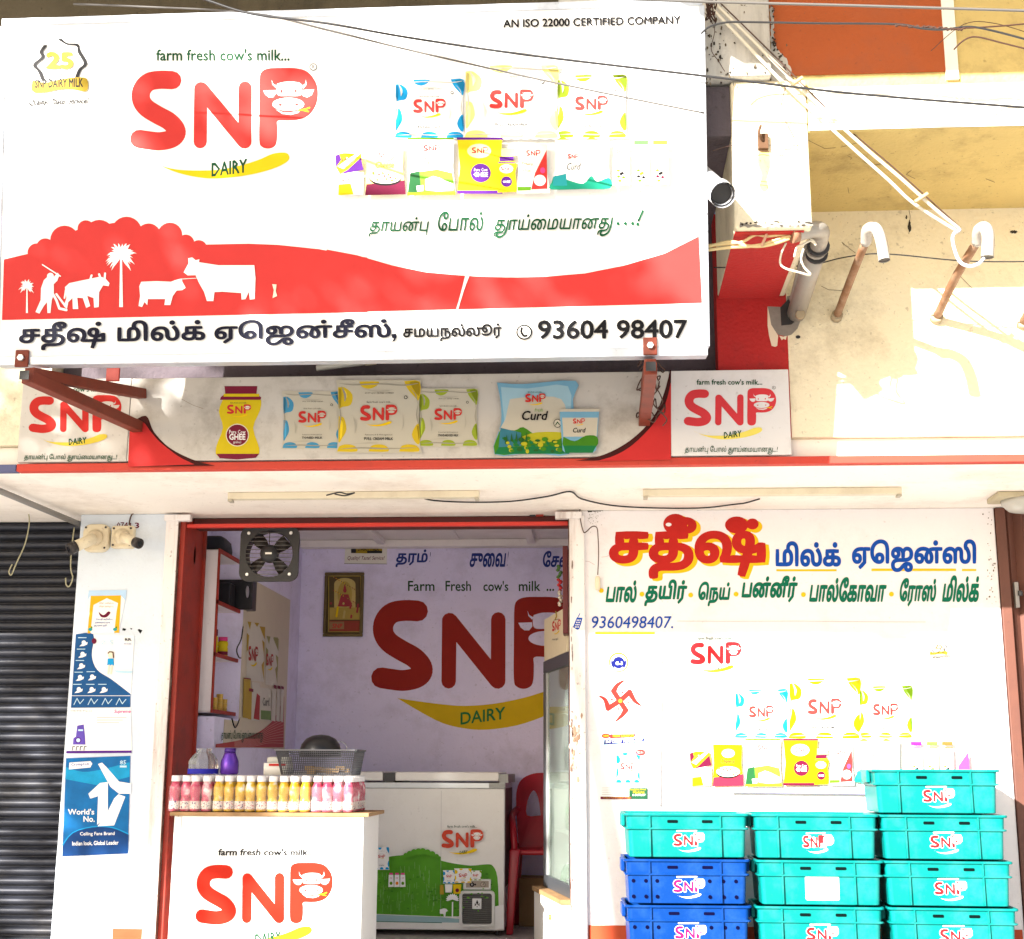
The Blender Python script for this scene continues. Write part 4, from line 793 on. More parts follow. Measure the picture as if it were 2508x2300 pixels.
for lab, pts, r_ in (('fine brown wire drooping from the top beside the signboard', [(1725, 30), (1750, 70), (1742, 120), (1760, 150), (1775, 175)], .0016), ('fine dark wire slanting over the grey pier', [(1740, -5), (1790, 45), (1840, 95), (1895, 150), (1945, 195)], .002), ('fine dark wire hanging under the balcony front', [(1925, 205), (1918, 235), (1912, 262)], .0014), ('faint wire crossing the yellow parapet', [(2280, 125), (2360, 60), (2440, 58), (2560, 95)], .0016)):
    cable(lab, pts, -1.96, r_, M_BRW, 'thin_wire', 'thin wires at the top right', 'wire')
p = MB(); wq = random.Random(31); p.tube(smoothpts([P(1738+wq.uniform(-14, 16), 22+wq.uniform(-26, 30), -2.0+wq.uniform(-.04, .04)) for k in range(26)], 4), .003, mat('rust_wire', 0), 5); tag(p.build('wire_tangle'), 'knot of rusty wire beside the top right corner of the signboard', 'wire')
# service cables with spacers, from the pier down to the pipe
e0, e1 = (2380, 575), None
ya, yb_ = -2.02, -1.75
for lab, pts in (('upper pale rope like service cable running down to the bent pipe', [(1752, 10), (1830, 85), (1960, 215), (2105, 350), (2210, 440), (2290, 512), (2352, 562)]), ('lower pale rope like service cable running down to the bent pipe', [(1742, 20), (1810, 90), (1945, 230), (2080, 355), (2175, 440), (2240, 500), (2350, 570)])):
    cable(lab, pts, 0, .007, M_PAL, 'service_cable', 'pale service cables slung to the pipe', ys=[ya+(yb_-ya)*k/6 for k in range(7)])
cable('thin brown stay wire beside the pale service cables', [(1765, 8), (1900, 140), (2060, 300), (2200, 420), (2352, 558)], 0, .0028, M_BRW, 'service_cable', None, ys=[ya, ya+.07, ya+.14, ya+.2, yb_])
for lab, a_, b_ in (('small wooden spacer on the service cables beside the corbel', (1943, 205), (1966, 190)), ('small wooden spacer low on the service cables', (2240, 495), (2272, 474))):
    p = MB(); y_ = -1.97 if a_[0] < 2000 else -1.82; p.bar(P(*a_, y_-.01), P(*b_, y_-.01), .018, .012, mat('spacer_wood', (.42, .30, .16), .7, .2)); tag(p.build('cable_spacer', None, .002), lab, 'spacer')
cable('thin black wire stretched along the wall past the pipes', [(1748, 655), (1880, 655), (1990, 648), (2060, 632), (2130, 622), (2200, 624), (2330, 637), (2430, 641), (2600, 640)], -1.45, .0028, M_CBL)
for lab, pts in (('thin brown wire looping over the corbel front', [(1745, 370), (1790, 357), (1850, 355), (1960, 356)]), ('slack brown wire end drooping across the corbel', [(1810, 385), (1850, 370), (1880, 372), (1960, 395)]), ('fine dark wire slanting across the corbel foot', [(1805, 438), (1880, 446), (1975, 462)]), ('fine brown wire curling down the corbel', [(1925, 210), (1915, 260), (1925, 300), (1945, 340), (1940, 362), (1900, 372)])):
    cable(lab, pts, -1.91, .0013, M_BRW, 'wall_wire', 'fine wires on the corbel', 'wire')
# old bracket hook and rust stain on the corbel
p = MB(); A_ = P(1868, 352, -1.89); p.box(A_+Vector((-.02, -.022, -.03)), A_+Vector((.02, 0, .035)), mat('rust_iron', (.10, .05, .025), .9, .4, 12)); p.tube(smoothpts([A_+Vector((0, -.02, 0)), A_+Vector((-.02, -.05, .02)), A_+Vector((-.01, -.04, .06))], 4), .006, MATS['rust_iron']); tag(p.build('iron_hook', None, .003), 'rusted iron hook fixed in the cream corbel', 'hook')
a = Art(ymap(-1.89), BN); RS_ = mat('rust_stain', (.50, .34, .14), .9, .35, 25)
a.poly(curve2([(1858, 372), (1872, 365), (1884, 372), (1886, 410), (1878, 440), (1882, 462), (1870, 470), (1860, 455), (1866, 430), (1856, 400), (1858, 372)], 3), RS_)
a.build('rust_stain', corb)
# ---- pipes on the wall
M_GAL = mat('galvanised_pipe', (.34, .32, .29), .5, .15, 8, (.25, .17, .1), 6, .5, metal=.25); M_RPIPE = mat('rusty_pipe', (.22, .11, .055), .7, .3, 9, (.5, .4, .3), 5, .6); M_PVC = mat('white_pvc', (.40, .38, .35), .45, .12, 9, (.22, .12, .06), 9, .9)
def pipe(lab, pts, r, m, hood=None, rh=None, ring=True):
    t = thing('bent_pipe', lab, 'pipe', pts[0], 'bent service pipes projecting from the wall')
    p = MB(); p.tube(smoothpts(pts, 3), r, m, 12); p.build('stem', t)
    if hood:
        p = MB(); p.tube(smoothpts(hood, 6), rh, M_PVC, 12, caps=False); tpi = smoothpts(hood, 6); d_ = (tpi[-1]-tpi[-2]).normalized(); p.tube([tpi[-1]-d_*.004, tpi[-1]-d_*.003], rh*.96, M_BLACK, 12); p.build('bend', t)
        p = MB(); p.tube([Vector(pts[-1])-(Vector(pts[-1])-Vector(pts[-2])).normalized()*.02, pts[-1]], r*1.25, M_PVC, 12); p.build('socket', t)
    if ring: b_ = Vector(pts[0]); d_ = (Vector(pts[1])-b_).normalized(); p = MB(); p.tube([b_-d_*.002, b_+d_*.03], r*1.5, mat('putty', (.34, .28, .19), .9, .3, 20), 10); p.build('wall_collar', t)
pipe('thin rusty pipe with a white bend, middle of the three wall pipes', [P(2048, 778, YF), P(2085, 680, -1.40), P(2122, 588, -1.70)], .017, M_RPIPE, [P(2122, 590, -1.70), P(2125, 562, -1.76), P(2145, 560, -1.80), P(2158, 590, -1.82), P(2166, 638, -1.83)], .023)
pipe('thin brown pipe with a hooked bend, rightmost of the wall pipes', [P(2292, 782, YF), P(2340, 680, -1.40), P(2396, 588, -1.70)], .018, M_RPIPE, [P(2396, 590, -1.70), P(2398, 565, -1.75), P(2412, 558, -1.79), P(2420, 580, -1.80), P(2418, 630, -1.80)], .025)
pipe('stub of a brown pipe at the right edge of the frame', [P(2504, 795, YF), P(2540, 720, -1.35), P(2580, 640, -1.6)], .018, M_RPIPE)
t = thing('conduit_pipe', 'fat grey conduit pipe bending left beneath the corbel with yellow wires', 'pipe', P(1955, 760, YF))
p = MB(); pts = [P(1948, 775, YF+.03), P(1975, 690, -1.35), P(2000, 610, -1.62)]; p.tube(pts, .042, M_GAL, 14); p.build('stem', t)
p = MB(); p.tube(smoothpts([P(2000, 612, -1.62), P(2012, 570, -1.74), P(1995, 562, -1.80), P(1965, 568, -1.82), P(1938, 575, -1.83)], 6), .034, M_GAL, 14, caps=False); p.build('bend', t)
p = MB(); p.tube([P(1953, 571, -1.826), P(1937, 575, -1.831)], .0355, mat('brown_tape', (.30, .15, .09), .6), 14); p.build('taped_end', t)
for x_, y_, Y_ in ((2004, 603, -1.645), (2000, 622, -1.60)): p = MB(); c_ = P(x_, y_, Y_); d_ = (pts[2]-pts[1]).normalized(); p.tube([c_-d_*.006, c_+d_*.006], .047, M_DKMET, 14); p.build('strap', t)
p = MB(); p.lathe(P(1960, 765, -1.17)+Vector((0, 0, -.01)), [(.02, -.01), (.022, .01)], mat('putty', 0), 12, axis='Y'); p.build('junction_boss', t)
p = MB(); p.box(P(1930, 720, YF-.02)+Vector((-.018, -.02, -.1)), P(1930, 720, YF-.02)+Vector((.018, .01, .22)), M_CREAM) if False else p.bar(P(1942, 735, -1.16), P(1975, 600, -1.62), .03, .02, M_GAL); tag(p.build('cable_casing', None, .004), 'flat grey casing strip alongside the fat conduit', 'casing')
MYW = mat('yellow_cable', (.66, .52, .26), .6, .15)
for lab, pts in (('upper yellow cable bowed out of the taped conduit end', [(1936, 572), (1880, 578), (1850, 575), (1820, 592), (1795, 596), (1735, 602)]), ('middle yellow cable leaving the taped conduit end', [(1936, 578), (1905, 586), (1870, 598), (1830, 604), (1790, 606), (1735, 612)]), ('lower yellow cable sagging from the taped conduit end', [(1934, 584), (1900, 596), (1865, 603), (1830, 602), (1790, 592), (1735, 604)])):
    cable(lab, pts, -1.83, .0065, MYW, 'yellow_cable', 'yellow cables from the conduit')
cable('short strip tying the yellow cables together', [(1880, 557), (1875, 580), (1865, 602)], -1.845, .006, mat('tie_strip', (.55, .33, .22), .7), 'cable_tie', None, 'tie')
for lab, pts in (('loose white wire loop hanging below the conduit', [(1925, 595), (1914, 620), (1911, 645), (1925, 658), (1960, 668), (1980, 674), (1984, 670), (1970, 655), (1962, 635), (1968, 610)]), ('frayed white wire ends bunched on the conduit', [(1945, 630), (1952, 605), (1965, 600), (1985, 590), (1998, 600), (1992, 590), (1984, 585)])):
    cable(lab, pts, -1.80, .0045, M_PAL, 'loose_wire', None, 'wire')
cable('blue and white wire loop hanging from the hooked pipe', [(2352, 562), (2335, 575), (2335, 600), (2350, 640), (2375, 652), (2398, 645), (2410, 632)], -1.80, .007, mat('bluewhite_wire', (.55, .60, .75), .5, .3, 30), 'loose_wire', None, 'wire')
# drain pipe poking out behind the sign
t = thing('drain_pipe', 'grey plastic drain pipe end poking out beside the signboard', 'pipe', P(1735, 440, -1.35)); A_, C_ = P(1690, 405, -1.75), P(1769, 476, -2.12)
p = MB(); p.tube([A_, C_], .042, mat('grey_pvc', (.34, .36, .40), .45, .1, 6, (.25, .22, .2), 5, .5), 18, caps=False); p.build('pipe_body', t)
p = MB(); d_ = (C_-A_).normalized(); p.tube([C_-d_*.05, C_+d_*.012], .050, MATS['grey_pvc'], 18, caps=False); p.tube([C_-d_*.02, C_-d_*.019], .047, M_BLACK, 18); p.build('socket_rim', t)
# wires under the canopy and the wall switch
cable_z('black twisted wire festooned under the canopy over the doorway', [(1030, 1218), (1065, 1226), (1150, 1230), (1250, 1228), (1340, 1216), (1396, 1204), (1425, 1222), (1500, 1238), (1600, 1244), (1720, 1244), (1800, 1235), (1825, 1232), (1860, 1222)], CZ-.012, .0042, M_CBL, 'festoon_wire', None, 'wire')
cable('brown wire dropping from the festoon to the wall switch', [(1424, 1224), (1420, 1260), (1428, 1300), (1435, 1303), (1450, 1290), (1462, 1293), (1465, 1320), (1466, 1360), (1464, 1408)], -.04, .003, M_BRW, 'switch_wire', None, 'wire')
p = MB(); q = P(1464, 1428, -.02); p.loft([rrect(.022, .016, q.z-.036, .007, 3, q.x, q.y), rrect(.026, .02, q.z-.02, .008, 3, q.x, q.y), rrect(.026, .02, q.z+.024, .008, 3, q.x, q.y), rrect(.018, .014, q.z+.034, .006, 3, q.x, q.y)], mat('switch_cream', (.72, .62, .45), .5)); tag(p.build('pendant_switch'), 'small cream pendant switch hanging at the left of the lettering', 'switch')
cable_z('scrap of black wire knotted under the left tube light', [(800, 1213), (830, 1206), (850, 1210), (868, 1207), (845, 1214), (820, 1210)], CZ-.05, .0035, M_CBL, 'festoon_wire', None, 'wire')
cable('thin cable running along the top of the pillar to the cameras', [(392, 1248), (370, 1254), (340, 1252), (322, 1262), (316, 1285)], -.015, .004, M_BRW, 'camera_cable', None, 'wire')
# ---- two CCTV cameras on the pillar
M_CAMB = mat('camera_cream', (.70, .62, .45), .5, .12, 9, (.28, .17, .08), 5, .7); M_CAMD = mat('camera_black', (.03, .025, .025), .4, .2)
def cctv(lab, bx0, by0, bx1, by1, a_, b_, r, roundb, lens_dark):
    A0, A1 = P(bx0, by1, 0), P(bx1, by0, 0); t = thing('security_camera', lab, 'camera', ((A0.x+A1.x)/2, 0, (A0.z+A1.z)/2), 'security cameras on the pillar')
    cx, cz, w_, h_ = (A0.x+A1.x)/2, (A0.z+A1.z)/2, A1.x-A0.x, A1.z-A0.z
    R0 = [(x, z) for x, z, _ in rrect(w_, h_, 0, .04 if roundb else .012, 4, cx, cz)]
    p = MB(); p.loft([[(x, y, z) for x, z in R0] for y in (-.001, -.032)]+[[(cx+(x-cx)*.93, -.040, cz+(z-cz)*.93) for x, z in R0]], M_CAMB, smooth=False); p.build('back_box', t, .002)
    p = MB(); p.lathe((cx, -.04, cz), [(.042, 0), (.042, -.012), (.030, -.02), (.02, -.03)], M_CAMB, 16, axis='Y'); p.build('swivel_base', t)
    for sx in (-1, 1):
        for sz in (-1, 1): p = MB(); p.lathe((cx+sx*w_*.38, -.041, cz+sz*h_*.37), [(.006, 0), (.006, -.003)], M_CAMD, 8, axis='Y'); p.build('screw', t)
    A_, C_ = Vector(a_), Vector(b_); d_ = (C_-A_).normalized()
    p = MB(); p.tube([Vector((cx, -.05, cz)), A_+d_*.03], .016, M_CAMB, 10); p.build('arm', t)
    p = MB(); p.tube([A_, A_+d_*.004, A_+(C_-A_)*.72], [r*.8, r, r], M_CAMB, 14); p.build('body', t)
    p = MB(); p.tube([A_+(C_-A_)*.72+d_*.001, C_], [r*1.04, r*1.06], M_CAMD, 14); hd = p.build('lens_hood', t)
    p = MB(); p.lathe(C_, [(r*.5, 0), (r*.5, .001)], M_BLACK, 10, axis='Y') if False else p.tube([C_, C_+d_*.002], r*.55, mat('lens_glass', (.01, .01, .014), .08), 12); p.build('lens', hd)
cctv('cream security camera on the pillar pointing down left', 206, 1286, 274, 1354, P(232, 1318, -.11), P(168, 1346, -.20), .030, True, True)
cctv('cream security camera on the pillar pointing down right, black hood', 276, 1290, 334, 1345, P(302, 1316, -.11), P(342, 1332, -.17), .026, False, True)
a = Art(ymap(0), BN); a.text('3', 330, 1280, 341, 1294, MAR, .03); a.text('0743', 286, 1279, 322, 1292, MAR, .02, res=1); a.build('painted_number', pillar)

# ------------------------------------------------------------------ posters on the pillar
def poster(lab, quad, m, cat='poster', name='poster'):
    xs_ = [q[0] for q in quad]; f = ymap(-.004); t = thing(name, lab, cat, f(sum(xs_)/4, quad[2][1]))
    p = MB(); c = [f(*q) for q in quad]; p.hexa([c[3], c[2], c[2]+Vector((0, .0032, 0)), c[3]+Vector((0, .0032, 0)), c[0], c[1], c[1]+Vector((0, .0032, 0)), c[0]+Vector((0, .0032, 0))], m); p.build('paper_sheet', t)
    return t, Art(f, BN)
cp = lambda x, y: (x*500/840, 1200+y*1100/1848)
PYL = ink('poster_yellow', (.74, .38, .01)); PBL = ink('poster_blue', (.004, .07, .22), .4, .3)
t, a = poster('yellow curtain notice with a pale blue torn strip on the pillar', [cp(366, 414), cp(522, 412), cp(488, 588), cp(362, 592)], PPW)
a.poly([(366, 414), (522, 412), (515, 454), (500, 436), (372, 436), (360, 455)], ink('torn_blue', (.42, .60, .80)), cp)
a.poly([(374, 436), (498, 434), (496, 470), (440, 445), (372, 480)], PYL, cp); a.poly([(374, 440), (385, 470), (372, 590), (360, 590)], PYL, cp); a.poly([(490, 440), (498, 436), (490, 588), (470, 588), (480, 500)], PYL, cp)
a.poly(curve2([(405, 500), (418, 512), (430, 514), (445, 500), (455, 506), (438, 524), (415, 522), (405, 500)], 3), MAR, cp)
for k in range(3): a.text(('செய்தி அறிவிப்பு', 'அனைவரும் வருக', 'நன்றி')[k].replace('செ', 'ெச').replace('னை', 'ைன'), 395-k*4, 528+k*13, 465-k*12, 538+k*13, DBL, .01, T=cp, res=1)
for k in range(2): a.text('விழா அழைப்பு'.replace('ழை', 'ைழ'), 408, 462+k*14, 468, 470+k*14, ORG, T=cp, res=1)
for x_ in (372, 474): a.ell(x_, 574, 9, 7, TEAL, cp, 8); a.ell(x_+5, 566, 4, 5, GRN, cp, 8)
a.build('printed_notice', t)
t, a = poster('blue and white product poster with small figure below the yellow notice', [cp(312, 592), cp(552, 598), cp(536, 894), cp(292, 896)], PPW)
a.poly(curve2([(312, 594), (384, 594), (378, 680), (400, 740), (460, 780), (538, 840)], 4)+[(536, 894), (292, 896), (312, 594)], PBL, cp)
for x_, y_ in ((345, 628), (340, 675), (335, 722), (330, 770), (325, 820), (380, 768), (378, 820), (428, 820)):
    a.fill([circ(x_, y_, 9, 9, 10), ccw([(x_-18, y_+16), (x_-6, y_+4), (x_+16, y_-2), (x_+14, y_+8), (x_, y_+14)])], PPW, cp); a.line([(x_-22, y_-20), (x_+10, y_-20)], 3, LBL, cp)
a.fill([circ(388, 622, 10, 12, 12)], MAR, cp); a.rect(296, 846, 536, 848, PPW, cp)
for k in range(4): a.line([(305+k*58, 884), (318+k*58, 858), (330+k*58, 880), (345+k*58, 862)], 3, LBL, cp)
a.fill([circ(456, 680, 11, 12, 12)], CRM, cp); a.poly([(444, 694), (468, 694), (470, 722), (442, 722)], CYN, cp); a.line([(450, 722), (446, 756)], 6, CRM, cp); a.line([(462, 722), (458, 756)], 6, CRM, cp); a.line([(446, 672), (452, 666), (466, 668), (468, 690)], 5, ink('hair_brown', (.12, .06, .03)), cp)
a.text('2.5', 415, 618, 470, 636, LBL, T=cp, res=1); a.text('RR', 515, 610, 542, 622, BLK, .02, T=cp, res=1); a.text('MOTORS', 512, 630, 542, 638, DBL, T=cp, res=1)
a.poly([(470, 742), (548, 746), (540, 756), (480, 752)], LBL, cp)
a.build('printed_poster', t)
t, a = poster('white poster with purple pump and pink heading on the pillar', [cp(290, 898), cp(538, 896), cp(542, 1074), cp(272, 1084)], PPW)
a.text('Supreme', 468, 904, 540, 922, ink('poster_magenta', (.62, .05, .26)), .02, .25, T=cp); a.poly([(312, 1015), (318, 970), (345, 965), (350, 1010), (352, 1048), (300, 1048), (302, 1022)], ink('pump_purple', (.10, .06, .36)), cp); a.rect(322, 985, 342, 992, LBL, cp); a.ell(322, 1030, 13, 13, PUR, cp); a.ell(322, 1030, 8, 8, LBL, cp)
a.poly([(274, 1074), (542, 1072), (542, 1082), (272, 1084)], PUR, cp)
for k in range(3): a.line([(400, 936+k*11), (520-k*15, 936+k*11)], 2, GRY, cp)
for k in range(4): a.line([(298+k*16, 1070), (300+k*16, 1056), (308+k*16, 1056)], 3, DGY, cp)
a.text('HDPE Pipes', 292, 906, 380, 914, GRY, T=cp, res=1); a.build('printed_poster', t)
t, a = poster('large bright blue fan poster with a white number one, lowest on the pillar', [cp(272, 1104), cp(536, 1094), cp(526, 1496), cp(256, 1508)], ink('poster_azure', (.002, .12, .34), .35, .5))
a.poly(curve2([(272, 1140), (340, 1160), (420, 1150), (534, 1120)], 3)+[(534, 1180), (400, 1215), (268, 1190)], ink('poster_light', (.004, .27, .52), .35, .5), cp)
a.poly(curve2([(258, 1470), (300, 1412), (380, 1390), (460, 1392), (530, 1420)], 4)+[(526, 1496), (256, 1508)], ink('poster_deep', (.002, .04, .16), .35, .4), cp); a.line(curve2([(258, 1460), (300, 1410), (380, 1386), (460, 1388), (528, 1415)], 3), 4, CYN, cp)
a.poly([(286, 1122), (372, 1116), (380, 1126), (372, 1142), (284, 1150)], PPW, cp); a.text('Crompton', 292, 1124, 366, 1140, DBL, .02, dy=-4, T=cp, res=1)
a.poly([(404, 1128), (420, 1122), (438, 1140), (490, 1200), (540, 1208), (540, 1250), (490, 1250), (455, 1222)], PPW, cp)
a.poly([(412, 1206), (444, 1202), (444, 1340), (400, 1378), (404, 1260), (372, 1270), (364, 1250)], PPW, cp); a.poly([(440, 1330), (470, 1270), (488, 1252), (516, 1262), (470, 1380), (402, 1384)], PPW, cp)
a.text("World's", 280, 1312, 388, 1336, PPW, .02, T=cp); a.text('No.', 344, 1342, 390, 1366, PPW, .02, T=cp); a.text('Ceiling Fans Brand', 330, 1408, 472, 1426, PPW, .01, dy=-2, T=cp); a.text('Indian look, Global Leader', 298, 1446, 488, 1466, PPW, .01, dy=-4, T=cp)
a.text('85', 494, 1112, 520, 1130, LBL, .02, T=cp, res=1); a.rect(494, 1134, 522, 1142, LBL, cp)
a.build('printed_poster', t)
a = Art(ymap(0), BN); a.fill([ccw([cp(*q) for q in l]) for l in ([(505, 568), (520, 572), (515, 580), (503, 578)], [(535, 568), (545, 570), (540, 576)], [(572, 572), (586, 578), (578, 592), (566, 576)])], BLK); a.build('torn_paper_remains', pillar)

# ------------------------------------------------------------------ stickers and the flex banner on the front wall
def decal(name, lab, cat, quad, m, y=-.004): return poster(lab, quad, m, cat, name)
t, a = decal('round_sticker', 'round navy sticker with yellow ring marked G-3', 'sticker', [c7(222, 142), c7(338, 142), c7(338, 262), c7(222, 262)], M_WALL) if False else (thing('round_sticker', 'round navy sticker with yellow ring marked G-3', 'sticker', P(1515, 1622, 0)), Art(ymap(0), BN, .002))
p = MB(); c_ = P(1515, 1622, 0); p.lathe(c_, [(.050, -.0005), (.050, -.0018)], ink('sticker_yellow', (.74, .56, .02)), 28, axis='Y'); p.build('disc', t)
a.ell(280, 202, 50, 50, PPW, c7, 28); a.ell(280, 202, 46, 46, NAVY, c7, 28); a.text('G-3', 262, 196, 304, 216, PPW, .02, T=c7)
for k in range(14): an = math.radians(200+k*140/13); a.ell(280+38*math.cos(an), 202+38*math.sin(an), 3.6, 3.6, PPW, c7, 6)
for k in range(9): an = math.radians(130-k*80/8); a.ell(280+38*math.cos(an), 202+38*math.sin(an), 3.6, 3.6, PPW, c7, 6)
a.build('printed_face', t)
t, a = decal('launch_poster', 'small new launch toned milk poster taped under the red emblem', 'poster', [c7(172, 612), c7(444, 612), c7(450, 1018), c7(172, 1018)], PPW)
a.poly([(172, 612), (444, 612), (440, 690), (172, 720)], ink('poster_sky', (.48, .70, .85)), c7); a.poly([(230, 628), (384, 626), (372, 648), (228, 654)], RED, c7); a.ell(205, 638, 26, 15, RED, c7); a.text('NEW', 188, 632, 222, 645, YEL, .03, T=c7, res=1); a.text('NEW LAUNCH', 246, 630, 368, 646, YEL, .02, dy=-2, T=c7, res=1)
a.poly([(196, 662), (434, 652), (428, 676), (192, 690)], NAVY, c7); a.text('SNP DAIRY TONED MILK', 202, 664, 424, 682, PPW, .02, dy=-7, T=c7, res=2); a.text('Now in ₹ 25/- pack', 236, 692, 368, 704, DGY, T=c7, res=1)
pouch(a, c7, 262, 735, 408, 920, CYN, PPW, 'TONED MILK', .64); a.ell(410, 736, 28, 19, RED, c7); a.text('₹25/-', 392, 730, 430, 744, PPW, .02, T=c7, res=1)
a.rect(342, 948, 450, 1014, ink('poster_forest', (.01, .07, .03)), c7); a.rect(172, 1000, 356, 1015, MAR, c7); a.text('Available from', 346, 952, 442, 962, YEL, T=c7, res=1); a.text('Madurai', 366, 966, 432, 980, YEL, .02, T=c7, res=1); a.text('& DISTRICT', 362, 984, 440, 996, PPW, .01, T=c7, res=1); a.text('Contact Your Distributor Today', 188, 1003, 350, 1012, YEL, T=c7, res=1)
for k in range(4): a.line([(180, 948+k*13), (335, 946+k*13)], 2, GRY, c7)
a.build('printed_poster', t)
bq = [(1628, 1562), (2405, 1562), (2415, 1985), (1628, 1990)]
t, a = decal('wall_banner', 'wide white flex banner of dairy products fixed to the front wall', 'banner', bq, ink('banner_white', (.80, .80, .80), .4, .03))
logo(a, 705, 78, 1012, 215, T=c7, detail=1, mark=False, white=MATS['banner_white'], red=ink('banner_logo_red', (.48, .014, .02)))
TB = lambda X, Y: c7(.908*X+658, .984*Y-35)
products(a, TB, sign=False)
a.poly([(935, 955), (1760, 955), (1760, 985), (935, 975)], ink('shelf_lilac', (.30, .28, .48)), c7)
emblem(lambda x, y: (2248+x*.155, 1545+y*.13), DGY, ink('emblem_brown', (.22, .09, .03)))
a.poly([(2368, 735), (2392, 700), (2396, 775), (2360, 790)], PNK, lambda x, y: (x-24, y+1140))
a.build('printed_face', t)
p = MB(); p.tube(smoothpts([P(1616, 1975, -.01), P(1617, 1800, -.014), P(1619, 1640, -.014), P(1614, 1612, -.02), P(1608, 1612, -.02), P(1606, 1640, -.014)], 5), .0045, M_WHITEM); tag(p.build('hanging_rod'), 'slim whitish rod with hooked top left of the banner', 'rod')
# ------------------------------------------------------------------ helper: flat plate with holes, given thickness
def plate(p, outer, holes, f, thick, m):            # f maps (u,v,d) -> world
    loops = [ccw(outer)]+[ccw(h)[::-1] for h in holes]; V, F = union(loops); i = p.mi(m)
    for d, flip in ((0, False), (thick, True)):
        vs = [p.bm.verts.new(f(x, y, d)) for x, y in V]
        for t in F:
            try: p.bm.faces.new([vs[k] for k in (t[::-1] if flip else t)]).material_index = i
            except ValueError: pass
    for l in loops:
        A_ = [p.bm.verts.new(f(x, y, 0)) for x, y in l]; C_ = [p.bm.verts.new(f(x, y, thick)) for x, y in l]
        for k in range(len(l)): q = (k+1) % len(l); p.bm.faces.new((A_[k], A_[q], C_[q], C_[k])).material_index = i
ORD = ['first', 'second', 'third', 'fourth', 'fifth', 'sixth', 'seventh', 'eighth', 'ninth']
# ------------------------------------------------------------------ counter
M_LAM = mat('white_laminate', (.80, .80, .79), .35, .03, 4, (.5, .47, .42), 2.5, .25); M_PLY = mat('worn_plywood', (.34, .20, .09), .7, .25, 14, (.08, .05, .03), 9, .6)
KX0, KX1, KY0, KY1, KZ = -2.045, -1.122, -.31, .15, 1.283
K = thing('counter', 'white laminate shop counter printed with the red dairy logo', 'counter', ((KX0+KX1)/2, (KY0+KY1)/2, .5))
p = MB(); p.box((KX0, KY0, .502), (KX1, KY1, KZ-.018), M_LAM); p.build('cabinet', K, .003)
p = MB(); p.box((KX0-.02, KY0-.012, KZ-.0175), (KX1+.025, KY1+.02, KZ), M_PLY); p.build('top_board', K, .002)
p = MB(); p.box((KX0+.004, KY0-.004, .51), (KX0+.035, KY0-.0005, KZ-.022), M_LAM); p.build('corner_strip', K, .001)
c4b = lambda x, y: (380+x*620/2015, 1740+y*560/1820)
a = Art(ymap(KY0), BN); logo(a, 318, 1212, 1415, 1712, T=c4b, white=M_LAM, red=ink('counter_red', (.48, .018, .006)), tagline=False)
a.text("farm fresh cow's milk...", 500, 1100, 1268, 1156, BLK, .03, .1, T=c4b); a.line([(186, 830), (160, 1300), (128, 1815)], 3, mat('counter_seam', (.25, .23, .21), .8), c4b)
a.build('printed_logo', K)
# ------------------------------------------------------------------ milk bottles
def bottle_proto(m):
    p = MB(); r = .0262
    p.lathe((0, 0, 0), [(.020, .001), (.0245, .004), (r, .012), (r, .052), (.0235, .060), (.0235, .073), (r, .081), (r, .109), (.024, .123), (.0195, .133), (.0185, .142)], m, 18)
    o = p.build('bottle_body'); 
    q = MB(); q.lathe((0, 0, 0), [(.0205, .1425), (.0212, .144), (.0212, .167), (.0185, .171)], mat('bottle_cap_white', (.82, .80, .80), .4, .04), 18); c = q.build('cap')
    l_ = MB(); l_.lathe((0, 0, 0), [(r+.0003, .013), (r+.0004, .030), (r+.0003, .050)], MLB, 18, (False, False)); return o, c, l_.build('label')
def milkmat(name, c, c2):
    m = mat(name, c, .25, .05, 10); t = m.node_tree; N = t.nodes; L = t.links; b = N['Principled BSDF']
    nz = N.new('ShaderNodeTexNoise'); nz.inputs['Scale'].default_value = 16; nz.inputs['Detail'].default_value = 4; tc = N.new('ShaderNodeTexCoord'); oi = N.new('ShaderNodeObjectInfo')
    ad = N.new('ShaderNodeVectorMath'); L.new(tc.outputs['Object'], ad.inputs[0]); L.new(oi.outputs['Location'], ad.inputs[1]); L.new(ad.outputs[0], nz.inputs[0])
    rp = N.new('ShaderNodeValToRGB'); rp.color_ramp.elements[0].position = .50; rp.color_ramp.elements[1].position = .58; rp.color_ramp.elements[0].color = (*c, 1); rp.color_ramp.elements[1].color = (*c2, 1); L.new(nz.outputs[0], rp.inputs[0])
    e = rp.color_ramp.elements.new(.70); e.color = (.8, .78, .76, 1); L.new(rp.outputs[0], b.inputs['Base Color']); b.inputs['Coat Weight'].default_value = .6; return m
MPK = milkmat('rose_milk', (.48, .045, .10), (.62, .18, .24)); MYL = milkmat('badam_milk', (.60, .34, .004), (.66, .46, .04))
protos = {}
MLB = mat('bottle_label', (.74, .70, .66), .4, .1, 30); _t = MLB.node_tree; _n = _t.nodes.new('ShaderNodeTexNoise'); _n.inputs['Scale'].default_value = 85; _txc = _t.nodes.new('ShaderNodeTexCoord'); _oi = _t.nodes.new('ShaderNodeObjectInfo'); _ad = _t.nodes.new('ShaderNodeVectorMath')
_t.links.new(_txc.outputs['Object'], _ad.inputs[0]); _t.links.new(_oi.outputs['Location'], _ad.inputs[1]); _t.links.new(_ad.outputs[0], _n.inputs[0]); _r = _t.nodes.new('ShaderNodeValToRGB'); _r.color_ramp.interpolation = 'CONSTANT'; _t.links.new(_n.outputs[0], _r.inputs[0])
_r.color_ramp.elements[0].position = 0; _r.color_ramp.elements[0].color = (.10, .02, .12, 1); _r.color_ramp.elements[1].position = .38; _r.color_ramp.elements[1].color = (.72, .66, .60, 1)
